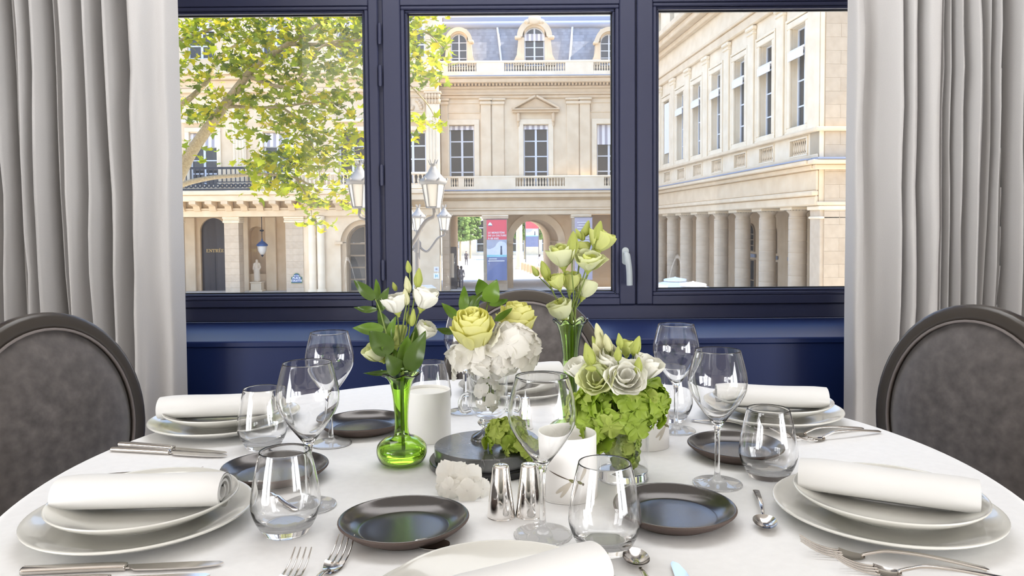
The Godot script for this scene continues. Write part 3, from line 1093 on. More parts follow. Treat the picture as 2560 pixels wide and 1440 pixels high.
func dormer(f: Node, x: float, y0: float, w: float, top: float, thick: float, big: bool) -> void:
	var z := -58.6
	var s := Shape.new()
	var spring := top - w / 2
	# carved surround: jambs, arch and scrolled feet
	arch_panel(s, x - w / 2, x + w / 2, top + thick, spring, z - 1.6, z + 0.1)
	s.box(Vector3(x - w / 2 - thick / 2, (y0 + spring) / 2, z - 0.75), Vector3(thick, spring - y0, 1.7), 0.03)
	s.box(Vector3(x + w / 2 + thick / 2, (y0 + spring) / 2, z - 0.75), Vector3(thick, spring - y0, 1.7), 0.03)
	arch_ring(s, x - w / 2 - thick * 0.35, x + w / 2 + thick * 0.35, spring, thick * 1.0, z - 0.9, z + 0.35)
	for side in [-1.0, 1.0]:
		s.box(Vector3(x + side * (w / 2 + thick * 1.15), spring - 0.05, z + 0.1), Vector3(thick * 1.2, 0.22, 0.6), 0.06)
		var foot := PackedVector2Array([Vector2(0, 0), Vector2(side * thick * 1.4, 0), Vector2(side * thick * 1.45, 0.35), Vector2(side * thick * 0.9, 0.8), Vector2(side * thick * 0.55, spring - y0), Vector2(0, spring - y0)])
		s.prism(foot, z - 0.6, z + 0.12, Basis(), Vector3(x + side * (w / 2 + thick * 0.5), y0, 0))
	if big:
		s.lathe(pv([0, -0.35, 0.3, -0.3, 0.42, 0.0, 0.3, 0.28, 0, 0.34]), 10, Vector3(x, top + thick + 0.05, z + 0.35), Basis(), Vector2(1.3, 0.6))
		for k in [-1.0, 1.0]:
			s.lathe(pv([0, -0.2, 0.2, -0.1, 0.22, 0.08, 0, 0.2]), 8, Vector3(x + k * 0.55, top + thick - 0.08, z + 0.35))
	part(f, "dormer_surround", s.mesh(), M.stone)
	palace_window(f, x, y0, top, w, z - 0.25, 3, 0.55 if big else 0.0, true)


func banner(f: Node) -> void:
	var z := -57.16
	var w := 1.5042
	var y1 := 1.6401
	var y0 := -2.9364
	var x := -1.1372
	var t := thing("banner", "tall red, grey and navy culture banner hanging on a stone pier", "banner", Vector3(x, 0, z))
	var im := Image.create(128, 384, false, Image.FORMAT_RGB8)
	var noise := FastNoiseLite.new()
	noise.seed = 12
	noise.frequency = 0.015
	for py in 384:
		for px in 128:
			var c: Color
			var v := noise.get_noise_2d(px, py * 1.6)
			if py < 126:
				c = lin(0.80, 0.11, 0.14)
			elif py < 222:
				c = lin(0.44, 0.46, 0.54) if sin(px * 0.045 + 0.5) * 26.0 + 160.0 + v * 14.0 > py else lin(0.72, 0.74, 0.80)
				if absf(px - 92) < 4 + (py - 165) * 0.05 and py > 165:
					c = lin(0.10, 0.11, 0.16)
			elif py < 236:
				c = lin(0.30, 0.62, 0.66)
			else:
				c = lin(0.19, 0.22, 0.38)
			im.set_pixel(px, py, c)
	var m := mat("banner_print", Color.WHITE, 0.8)
	m.albedo_texture = ImageTexture.create_from_image(im)
	var s := Shape.new()
	s.grid(12, 30, func(u: float, v: float) -> Vector3: return Vector3((u - 0.5) * w, lerpf(y1, y0, v), 0.04 * sin(u * 9.0 + v * 2.0) * v))
	part(t, "cloth", s.mesh(), m)
	part(t, "pole", tube_mesh(PackedVector3Array([Vector3(-w / 2 - 0.05, y1 + 0.02, 0), Vector3(w / 2 + 0.05, y1 + 0.02, 0)]), PackedFloat32Array([0.03, 0.03]), 6), M.iron_grey)
	var lines := ["LE MINISTÈRE", "DE LA CULTURE", "A 60 ANS"]
	for i in 3:
		var tm := text_mesh(lines[i], 0.19)
		tm.horizontal_alignment = HORIZONTAL_ALIGNMENT_LEFT
		part(t, "lettering", tm, M.print_white, Vector3(-w / 2 + 0.1, lerpf(y1, y0, 0.215 + i * 0.047), 0.05))
	var lg := Shape.new()
	lg.prism(PackedVector2Array([Vector2(-0.16, -0.12), Vector2(0.16, -0.12), Vector2(0.15, 0.0), Vector2(0.05, 0.12), Vector2(-0.03, 0.14), Vector2(-0.12, 0.02)]), 0.02, 0.04)
	part(t, "emblem", lg.mesh(), M.print_white, Vector3(-w / 2 + 0.26, lerpf(y1, y0, 0.075), 0))
	part(t, "emblem_band", one_box(Vector3(-w / 2 + 0.26, lerpf(y1, y0, 0.098), 0.045), Vector3(0.28, 0.04, 0.01)), M.sign_blue)
	for i in 2:
		part(t, "small_print", one_box(Vector3(-0.05 if i else -0.3, lerpf(y1, y0, 0.645 + i * 0.034), 0.05), Vector3(1.25 if i else 0.6, 0.06, 0.01)), M.print_white)
	# the paler banner on the next pier
	w = 1.3237
	x = 5.3931
	var t2 := thing("banner", "pale lilac banner of small print on the right pier", "banner", Vector3(x, 0, z))
	var m2 := mat("banner_lilac", lin(0.46, 0.42, 0.50), 0.8)
	s = Shape.new()
	s.grid(10, 24, func(u: float, v: float) -> Vector3: return Vector3((u - 0.5) * w, lerpf(y1 + 0.1, y0, v), 0.03 * sin(u * 8.0) * v))
	part(t2, "cloth", s.mesh(), m2)
	part(t2, "pole", tube_mesh(PackedVector3Array([Vector3(-w / 2 - 0.05, y1 + 0.12, 0), Vector3(w / 2 + 0.05, y1 + 0.12, 0)]), PackedFloat32Array([0.03, 0.03]), 6), M.iron_grey)
	for i in 9:
		part(t2, "small_print", one_box(Vector3(0.02 * (i % 3), y1 - 0.25 - i * 0.2, 0.05), Vector3(w * [0.72, 0.6, 0.8][i % 3], 0.05, 0.01)), M.print_white)


func build_pavilion() -> void:
	var f := thing("palace_pavilion", "cream stone corner pavilion behind the plane tree with arcade and iron balcony", "building")
	var z := -56.0
	var x0 := -34.0
	var x1 := -5.3404
	var arcade := 1.9847
	var deck := 3.8329
	var wtop := 8.1145
	var corn := 11.9048
	var top := 21.0
	var ww := 2.0
	var s := Shape.new()
	var wx := [-28.0085, -22.5628, -17.1462, -11.641, -7.2248]
	var low := []
	var up := []
	for x in wx:
		low.append([x - ww / 2, x + ww / 2, deck + 0.3, wtop])
		up.append([x - ww / 2, x + ww / 2, corn + 1.6, corn + 4.4])
	wall_with(s, x0, x1, deck, corn, z - 0.45, z, low)
	wall_with(s, x0, x1, corn, top, z - 0.45, z, up)
	part(f, "wall", s.mesh(), M.stone)
	part(f, "core", one_box(Vector3((x0 + x1) / 2, (deck + top) / 2, z - 5.2), Vector3(x1 - x0 - 0.02, top - deck, 9.2)), M.stone_warm)
	for x in wx:
		palace_window(f, x, deck + 0.3, wtop, ww, z - 0.3, 4, 1.0 if x < -13.0 else 0.0)
		palace_window(f, x, corn + 1.6, corn + 4.4, ww, z - 0.3, 3, 0.8)
		s = Shape.new()
		frame_of(s, x - ww / 2 - 0.32, x + ww / 2 + 0.32, deck + 0.2, wtop + 0.4, 0.32, z + 0.05, 0.14, 0.03)
		mouldings(s, x - 1.4, x + 1.4, z, [[wtop + 0.7, wtop + 0.95, 0.4]], 0.2)
		part(f, "window_surround", s.mesh(), M.stone_pale)
	# fluted pilasters with carved capitals between the windows
	for px in [-25.3004, -19.8546, -14.4084, -9.2563, -5.6938]:
		s = Shape.new()
		s.box(Vector3(px, (deck + corn) / 2 - 0.9, z + 0.12), Vector3(0.95, corn - deck - 1.8, 0.24), 0.03)
		for k in 4:
			s.box(Vector3(px - 0.33 + k * 0.22, (deck + corn) / 2 - 1.1, z + 0.26), Vector3(0.1, corn - deck - 3.0, 0.06), 0.02)
		part(f, "pilaster", s.mesh(), M.stone_pale)
		s = Shape.new()
		for row in 2:
			for k in 5:
				s.lathe(pv([0, -0.2, 0.12, -0.12, 0.15, 0.1, 0.05, 0.24, 0, 0.24]), 6, Vector3(px - 0.44 + k * 0.22, corn - 1.65 + row * 0.36, z + 0.24 + row * 0.08))
		s.box(Vector3(px, corn - 1.02, z + 0.2), Vector3(1.25, 0.16, 0.5), 0.03)
		part(f, "capital", s.mesh(), M.stone_warm)
	s = Shape.new()
	frame_of(s, -7.4309, -6.2826, 9.5025, 10.6918, 0.12, z + 0.04, 0.1, 0.02)
	for k in 7:
		s.lathe(pv([0, -0.16, 0.13, -0.1, 0.15, 0.05, 0, 0.15]), 7, Vector3(-6.8715 + 0.34 * sin(k * 2.3), 10.0829 + 0.3 * cos(k * 1.7), z + 0.04))
	part(f, "carved_relief", s.mesh(), M.stone_warm)
	s = Shape.new()
	mouldings(s, x0, x1, z, [[corn - 0.9, corn - 0.6, 0.3], [corn - 0.6, corn, 0.2], [corn, corn + 0.3, 0.7], [corn + 0.3, corn + 0.6, 0.95]], 0.0)
	part(f, "cornice", s.mesh(), M.stone)
	part(f, "roof", one_box(Vector3((x0 + x1) / 2, top + 0.2, z - 5), Vector3(x1 - x0 + 0.8, 0.5, 11), 0.1), M.slate_roof)
	# balcony slab over a cornice on carved brackets
	s = Shape.new()
	mouldings(s, x0, x1, z, [[arcade, arcade + 0.5, 0.25], [arcade + 0.5, arcade + 0.62, 0.35], [deck - 0.75, deck - 0.3, 1.35], [deck - 0.3, deck, 1.5]], 0.0)
	s.box(Vector3((x0 + x1) / 2, (arcade + deck) / 2, z - 0.4), Vector3(x1 - x0, deck - arcade, 0.8))
	part(f, "entablature", s.mesh(), M.stone)
	var bracket := Shape.new()
	bracket.prism(PackedVector2Array([Vector2(0, 0), Vector2(0.3, 0.04), Vector2(0.45, 0.35), Vector2(1.15, 0.5), Vector2(1.15, 0.72), Vector2(0, 0.72)]), -0.24, 0.24, Basis(Vector3.BACK, Vector3.UP, Vector3.LEFT))
	var bm := bracket.mesh()
	for i in 17:
		part(f, "bracket", bm, M.stone_warm, Vector3(-25.1827 + i * 1.1495 - 1.2, deck - 1.45, z + 0.2))
	# iron railing: rails, uprights and scrolls
	s = Shape.new()
	var rx0 := x0
	var rx1 := -18.4881
	s.box(Vector3((rx0 + rx1) / 2, deck + 1.62, z + 1.35), Vector3(rx1 - rx0, 0.16, 0.1))
	s.box(Vector3((rx0 + rx1) / 2, deck + 0.62, z + 1.35), Vector3(rx1 - rx0, 0.08, 0.06))
	s.box(Vector3((rx0 + rx1) / 2, deck + 0.10, z + 1.35), Vector3(rx1 - rx0, 0.10, 0.08))
	part(f, "railing", s.mesh(), M.iron_black)
	s = Shape.new()
	var count := int((rx1 - rx0) / 0.32)
	for i in count:
		var x := rx0 + (i + 0.5) * 0.32
		s.box(Vector3(x, deck + 1.1, z + 1.35), Vector3(0.07, 1.0, 0.05))
		s.lathe(pv([0.07, -0.04, 0.17, -0.04, 0.17, 0.04, 0.07, 0.04, 0.07, -0.04]), 8, Vector3(x, deck + 0.36, z + 1.35), Basis(Vector3.RIGHT, PI / 2))
	tag(part(f, "railing_bars", s.mesh(), M.iron_black), "", "", "", "stuff")
	s = Shape.new()
	s.box(Vector3((rx1 + x1) / 2, deck + 0.2, z + 1.2), Vector3(x1 - rx1, 0.3, 0.34), 0.02)
	s.box(Vector3((rx1 + x1) / 2, deck + 1.15, z + 1.2), Vector3(x1 - rx1, 0.16, 0.4), 0.04)
	part(f, "balcony_parapet", s.mesh(), M.stone_pale)
	balusters(f, Vector3(rx1, deck + 0.33, z + 1.2), Vector3(x1, deck + 0.33, z + 1.2), 0.75, 44, M.stone_pale)
	# arcade on the ground: piers of coursed stone
	var zp := z - 0.2
	for q in [[-28.8327, 1.3, 0.9], [-24.8, 0.6484, 0.9], [-20.6494, 1.0611, 1.0], [-16.0276, 1.2968, 1.1]]:
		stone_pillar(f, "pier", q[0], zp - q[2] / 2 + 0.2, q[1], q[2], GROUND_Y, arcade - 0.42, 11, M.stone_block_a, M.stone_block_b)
		s = Shape.new()
		mouldings(s, q[0] - q[1] / 2, q[0] + q[1] / 2, zp - q[2] + 0.18, [[arcade - 0.45, arcade - 0.3, q[2] + 0.1], [arcade - 0.3, arcade - 0.15, q[2] + 0.04], [arcade - 0.15, arcade, q[2] + 0.16]], 0.08)
		part(f, "pier_capital", s.mesh(), M.stone_pale)
	for px in [-14.6854, -14.0424]:
		var c := part(f, "column", lathe_mesh(pv([0.36, GROUND_Y, 0.36, GROUND_Y + 0.3, 0.28, GROUND_Y + 0.4, 0.28, arcade - 0.5, 0.24, arcade - 0.4, 0.32, arcade - 0.25, 0.32, arcade]), 16), M.stone_pale, Vector3(px, 0, z + 0.1))
		c.name = "column"
	# solid wall with an arched window on the right
	s = Shape.new()
	var ax0 := -12.642
	var ax1 := -9.2268
	var apex := 1.7045
	wall_with(s, -15.3799, x1, GROUND_Y, arcade, z - 1.3, z - 0.05, [[ax0, ax1, GROUND_Y, apex, true]])
	part(f, "arcade_wall", s.mesh(), M.stone)
	s = Shape.new()
	arch_ring(s, ax0 + 0.35, ax1 - 0.35, apex - (ax1 - ax0) / 2, 0.35, z - 1.1, z - 0.4)
	s.box(Vector3(ax0 + 0.18, (GROUND_Y + apex) / 2 - 0.8, z - 0.75), Vector3(0.35, apex - GROUND_Y - 1.7, 0.7), 0.02)
	s.box(Vector3(ax0 - 0.1, apex - (ax1 - ax0) / 2, z + 0.02), Vector3(0.6, 0.2, 0.2), 0.03)
	part(f, "arch_reveal", s.mesh(), M.stone_warm)
	palace_window(f, (ax0 + ax1) / 2, GROUND_Y, apex - 0.36, ax1 - ax0 - 0.7, z - 1.15, 4, 0.0, true, false)
	# back wall of the arcade with a black arched door, a niche and pilasters
	var zb := -59.4
	s = Shape.new()
	var dx0 := -24.3386
	var dx1 := -22.2778
	var dt := 1.9501
	var nx0 := -20.6541
	var nx1 := -19.2177
	wall_with(s, x0, -16.22, GROUND_Y, arcade + 0.3, zb - 1.0, zb, [[-26.4931 - 1.0, -25.8686, GROUND_Y, 1.5039, true], [dx0, dx1, GROUND_Y, dt, true], [nx0, nx1, GROUND_Y + 1.3, 1.27, true]])
	part(f, "arcade_back_wall", s.mesh(), M.stone_warm)
	part(f, "niche_back", one_box(Vector3((nx0 + nx1) / 2, 0, zb - 0.9), Vector3(nx1 - nx0, 7, 0.1)), M.stone_warm)
	s = Shape.new()
	var line := arch_line(dx0, dx1, dt - (dx1 - dx0) / 2)
	line.append(Vector2(dx0, GROUND_Y))
	line.append(Vector2(dx1, GROUND_Y))
	s.prism(line, zb - 0.35, zb - 0.25)
	var door := part(f, "arched_door", s.mesh(), M.door_dark)
	part(door, "door_seam", one_box(Vector3((dx0 + dx1) / 2, GROUND_Y + 1.6, zb - 0.24), Vector3(0.03, 3.2, 0.02)), M.iron_black)
	var tm := text_mesh("ENTRÉE DES ARTISTES", 0.34, 0.02, "Droid Serif")
	tm.horizontal_alignment = HORIZONTAL_ALIGNMENT_LEFT
	part(door, "gold_lettering", tm, M.gold_letter, Vector3(-23.9954, -0.6123, zb - 0.22))
	part(f, "side_window", one_box(Vector3(-26.212 - 0.3, GROUND_Y + 2.2, zb - 0.4), Vector3(1.4, 5.0, 0.1)), M.dark_pane)
	for px in [-25.0658, -20.9269, -18.7796]:
		part(f, "wall_pilaster", one_box(Vector3(px, (GROUND_Y + arcade) / 2, zb + 0.12), Vector3(0.8101, arcade - GROUND_Y, 0.28), 0.03), M.stone)
	part(f, "soffit", one_box(Vector3((x0 + -15.3799) / 2, arcade + 0.1, z - 2.0), Vector3(-15.3799 - x0, 0.2, 3.6)), M.stone_warm)
	# street name plate on the pier
	var p := thing("street_plate", "blue enamel street plate with a green arched border on a stone pier", "sign", Vector3(-15.8987, -2.9421, -55.97))
	var sh := Shape.new()
	var w := 0.7944
	var o := PackedVector2Array([Vector2(w / 2, 0), Vector2(w / 2, 0.44)])
	o.append_array(arch_line(-w * 0.3, w * 0.3, 0.5, 10))
	o.append(Vector2(-w / 2, 0.44))
	o.append(Vector2(-w / 2, 0))
	sh.prism(o, 0.0, 0.03)
	part(p, "border", sh.mesh(), M.sign_green)
	sh = Shape.new()
	var inner := PackedVector2Array()
	for q in o:
		inner.append(Vector2(q.x * 0.86, 0.05 + q.y * 0.86))
	sh.prism(inner, 0.01, 0.04)
	part(p, "enamel", sh.mesh(), M.sign_blue)
	part(p, "lettering", text_mesh("1er Arrt", 0.11), M.print_white, Vector3(0, 0.55, 0.045))
	part(p, "lettering", text_mesh("PLACE", 0.2), M.print_white, Vector3(0, 0.38, 0.045))
	part(p, "lettering", text_mesh("COLETTE", 0.2), M.print_white, Vector3(0, 0.18, 0.045))
	# small wall signs on the end pier
	var h := thing("wall_sign", "small white sign with a cyan H on the stone wall", "sign", Vector3(-5.5902, -2.4945, -56.03))
	part(h, "plate", one_box(Vector3.ZERO, Vector3(0.4126, 0.4126, 0.03), 0.005), M.print_white)
	part(h, "lettering", text_mesh("H", 0.3), M.print_cyan, Vector3(0, 0, 0.02))
	var g := thing("wall_sign", "faint lilac sign above the cyan H sign", "sign", Vector3(-5.5842, -1.9917, -56.03))
	part(g, "plate", one_box(Vector3.ZERO, Vector3(0.3537, 0.3537, 0.03), 0.005), M.blind_white)
	part(g, "mark", one_box(Vector3(0, 0, 0.018), Vector3(0.1474, 0.1474, 0.01)), M.blind_grey)


func build_wing() -> void:
	var f := thing("palace_wing", "cream stone palace wing with a colonnade and tall shaded windows on the right", "building", Vector3(12.5, 0, -31), deg_to_rad(4.8))
	# local axes: the facade lies at x = 0 and faces -x, it runs back along -z; the end wall is z = 0
	var e := 1.15
	var length := 26.2
	var s := Shape.new()
	var ws := [-24.6, -21.4, -18.3, -15.05, -11.75, -8.35, -5.1, -1.8]
	var holes := []
	for t in ws:
		holes.append([t - 0.72, t + 0.72, e + 3.95, e + 8.45])
	# the wall, drawn along x and turned so that x becomes z, with its face to -x
	var face := Basis(Vector3(0, 0, 1), Vector3.UP, Vector3(-1, 0, 0))
	wall_with(s, -length, 0.0, e + 3.75, e + 12.2, -0.6, 0.0, holes)
	var gaps := []
	for t in ws:
		gaps.append([t - 0.77, t + 0.77, e + 2.95, e + 3.62])
	wall_with(s, -length, 0.0, e + 2.6, e + 3.75, -0.35, 0.0, gaps)
	part(f, "wall", s.mesh(), M.stone_pale, Vector3.ZERO, face)
	part(f, "core", one_box(Vector3(4.4, e + 7.5, -length / 2 - 0.35), Vector3(7.2, 10.0, length - 0.7)), M.stone_warm)
	var tf := Transform3D(face, Vector3.ZERO)
	for t in ws:
		var far: bool = t < -20.0
		palace_window(f, t, e + 3.95, e + 8.45, 1.44, -0.3, 4, 0.0, false, true, tf)
		s = Shape.new()
		frame_of(s, t - 1.0, t + 1.0, e + 3.9, e + 8.75, 0.28, 0.06, 0.14, 0.03)
		frame_of(s, t - 1.12, t + 1.12, e + 3.9, e + 8.9, 0.12, 0.05, 0.2, 0.02)
		part(f, "window_surround", s.mesh(), M.stone_pale, Vector3.ZERO, face)
		s = Shape.new()
		if far and t > -22.0:
			s.box(Vector3(t, e + 6.6, 0.0), Vector3(1.3, 3.4, 0.06))
		else:
			for k in 7:
				s.box(Vector3(t - 0.6 + k * 0.2, e + 7.22, 0.2 + 0.0), Vector3(0.185, 0.36, 0.05), 0.01)
			s.box(Vector3(t, e + 7.45, 0.02), Vector3(1.4, 0.12, 0.3), 0.04)
		part(f, "rolled_awning", s.mesh(), M.blind_white, Vector3.ZERO, face)
		# baluster panel below the window
		s = Shape.new()
		frame_of(s, t - 0.85, t + 0.85, e + 2.85, e + 3.68, 0.08, 0.02, 0.1, 0.02)
		part(f, "panel_frame", s.mesh(), M.stone_pale, Vector3.ZERO, face)
		balusters(f, Vector3(t - 0.75, e + 2.95, -0.12), Vector3(t + 0.75, e + 2.95, -0.12), 0.66, 8, M.stone, tf)
	for t in [-0.35, -3.45, -6.75, -10.05, -13.4, -16.7, -19.85, -23.0]:
		s = Shape.new()
		s.box(Vector3(t, e + 6.7, 0.09), Vector3(0.72, 5.8, 0.18), 0.03)
		s.box(Vector3(t, e + 9.55, 0.14), Vector3(0.9, 0.2, 0.28), 0.05)
		s.box(Vector3(t, e + 9.3, 0.12), Vector3(0.8, 0.12, 0.24), 0.03)
		part(f, "pilaster", s.mesh(), M.stone_pale, Vector3.ZERO, face)
	s = Shape.new()
	mouldings(s, -length, 0.0, 0.0, [[e + 3.75, e + 3.92, 0.22], [e + 2.62, e + 2.85, 0.1], [e + 9.7, e + 10.2, 0.2], [e + 10.2, e + 10.35, 0.3], [e + 11.6, e + 11.9, 0.35], [e + 11.9, e + 12.3, 0.8], [e + 12.3, e + 12.7, 1.1]], 0.0)
	part(f, "string_mouldings", s.mesh(), M.stone, Vector3.ZERO, face)
	s = Shape.new()
	mouldings(s, -length, 0.0, 0.0, [[e + 0.75, e + 1.15, 0.15], [e + 1.15, e + 1.35, 0.28], [e + 1.35, e + 2.2, 0.1], [e + 2.2, e + 2.4, 0.35], [e + 2.4, e + 2.58, 0.6]], 0.0)
	s.box(Vector3(-length / 2, e + 1.7, -0.6), Vector3(length, 1.9, 1.2))
	part(f, "entablature", s.mesh(), M.stone, Vector3.ZERO, face)
	part(f, "lead_edge", one_box(Vector3(-length / 2, e + 2.61, 0.25), Vector3(length, 0.06, 0.72)), M.lead, Vector3.ZERO, face)
	# attic above the cornice
	s = Shape.new()
	holes = []
	for t in ws:
		holes.append([t - 0.5, t + 0.5, e + 13.6, e + 15.2])
	wall_with(s, -length, 0.0, e + 12.7, e + 16.0, -0.9, -0.3, holes)
	part(f, "attic_wall", s.mesh(), M.stone_pale, Vector3.ZERO, face)
	for t in ws:
		palace_window(f, t, e + 13.6, e + 15.2, 1.0, -0.7, 2, 0.0, false, true, tf)
	part(f, "roof", one_box(Vector3(-length / 2, e + 16.1, -3.4), Vector3(length, 0.3, 6.6)), M.slate_roof, Vector3.ZERO, face)
	# colonnade: drums stacked to columns, capitals and a warm back wall with tall windows
	var cap := e + 0.75
	for t in [3.15, 6.4, 9.55, 12.75, 15.95, 19.15, 22.2, 25.3]:
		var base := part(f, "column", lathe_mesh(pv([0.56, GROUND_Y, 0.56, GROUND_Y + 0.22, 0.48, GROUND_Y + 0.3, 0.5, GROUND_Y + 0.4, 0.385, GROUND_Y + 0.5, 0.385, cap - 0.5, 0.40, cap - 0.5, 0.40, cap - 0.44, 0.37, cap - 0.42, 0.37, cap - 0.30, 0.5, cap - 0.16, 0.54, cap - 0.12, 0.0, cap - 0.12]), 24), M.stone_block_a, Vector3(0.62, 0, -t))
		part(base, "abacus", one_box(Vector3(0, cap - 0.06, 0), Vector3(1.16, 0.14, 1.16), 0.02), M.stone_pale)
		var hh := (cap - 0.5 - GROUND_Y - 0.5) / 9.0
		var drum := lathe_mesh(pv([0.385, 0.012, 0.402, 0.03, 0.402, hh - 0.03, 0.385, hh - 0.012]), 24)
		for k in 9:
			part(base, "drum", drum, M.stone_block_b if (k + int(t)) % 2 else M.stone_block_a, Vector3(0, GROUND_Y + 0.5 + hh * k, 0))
	s = Shape.new()
	s.box(Vector3(0.62, (GROUND_Y + cap) / 2, -0.45), Vector3(1.1, cap - GROUND_Y, 0.9), 0.03)
	part(f, "corner_pier", s.mesh(), M.stone_block_a)
	s = Shape.new()
	s.box(Vector3(0.62, cap - 0.1, -0.45), Vector3(1.3, 0.18, 1.1), 0.04)
	s.box(Vector3(0.62, cap - 0.5, -0.45), Vector3(1.2, 0.1, 1.0), 0.03)
	part(f, "corner_capital", s.mesh(), M.stone_pale)
	part(f, "arcade_back_wall", one_box(Vector3(4.6, (GROUND_Y + cap) / 2, -length / 2), Vector3(0.4, cap - GROUND_Y, length)), M.stone_warm)
	part(f, "rear_wall", one_box(Vector3(4.2, (GROUND_Y + cap) / 2, -length + 0.2), Vector3(7.6, cap - GROUND_Y, 0.4)), M.stone_warm)
	part(f, "soffit", one_box(Vector3(2.4, cap + 0.05, -length / 2), Vector3(4.6, 0.1, length)), M.stone_warm)
	var inner := Transform3D(face, Vector3(4.4, 0, 0))
	for t in [-1.6, -4.8, -8.0, -11.2, -14.4, -17.6]:
		palace_window(f, t, -0.6, cap - 0.7, 1.3, 0.06, 3, 0.0, true, false, inner)
		palace_window(f, t, GROUND_Y, -1.1, 1.5, 0.06, 2, 0.0, false, false, inner)
		part(f, "blue_fascia", one_box(Vector3(t, -0.85, 0.1), Vector3(1.7, 0.22, 0.1)), M.lead, inner.origin, face)
	# end wall of coursed blocks, with the mouldings carried round the corner
	part(f, "end_core", one_box(Vector3(4.4, 6.2, -0.5), Vector3(7.4, 19.0, 0.6)), M.stone_warm)
	var block := one_box(Vector3.ZERO, Vector3(1.276, 0.536, 0.3), 0.004)
	var half := one_box(Vector3.ZERO, Vector3(0.636, 0.536, 0.3), 0.004)
	var y := GROUND_Y + 0.27
	var row := 0
	while y < 15.0:
		var x := 0.22
		if row % 2:
			part(f, "stone", half, M.stone_block_a, Vector3(x + 0.315, y, -0.1))
			x += 0.64
		while x < 6.4:
			part(f, "stone", block, M.stone_block_a if (row + int(x * 3)) % 3 else M.stone_block_b, Vector3(x + 0.635, y, -0.1))
			x += 1.28
		y += 0.54
		row += 1
	s = Shape.new()
	s.box(Vector3(0.1, e + 7.5, -0.4), Vector3(0.2, 9.8, 0.86), 0.03)
	part(f, "corner_strip", s.mesh(), M.stone_pale)
	s = Shape.new()
	mouldings(s, 0.0, 8.0, 0.0, [[e + 3.75, e + 3.92, 0.22], [e + 2.2, e + 2.4, 0.3], [e + 2.4, e + 2.58, 0.5], [e + 0.75, e + 0.9, 0.12], [e + 11.9, e + 12.7, 0.9]], 1.0)
	part(f, "end_mouldings", s.mesh(), M.stone)
	part(f, "end_lead", one_box(Vector3(3.9, e + 2.63, 0.2), Vector3(8.4, 0.08, 0.6)), M.lead)
	# stone ledge at the edge of the view
	part(f, "ledge", one_box(Vector3(2.35, -0.3717, 0.35), Vector3(1.3, 0.3, 0.8), 0.06), M.stone_pale)


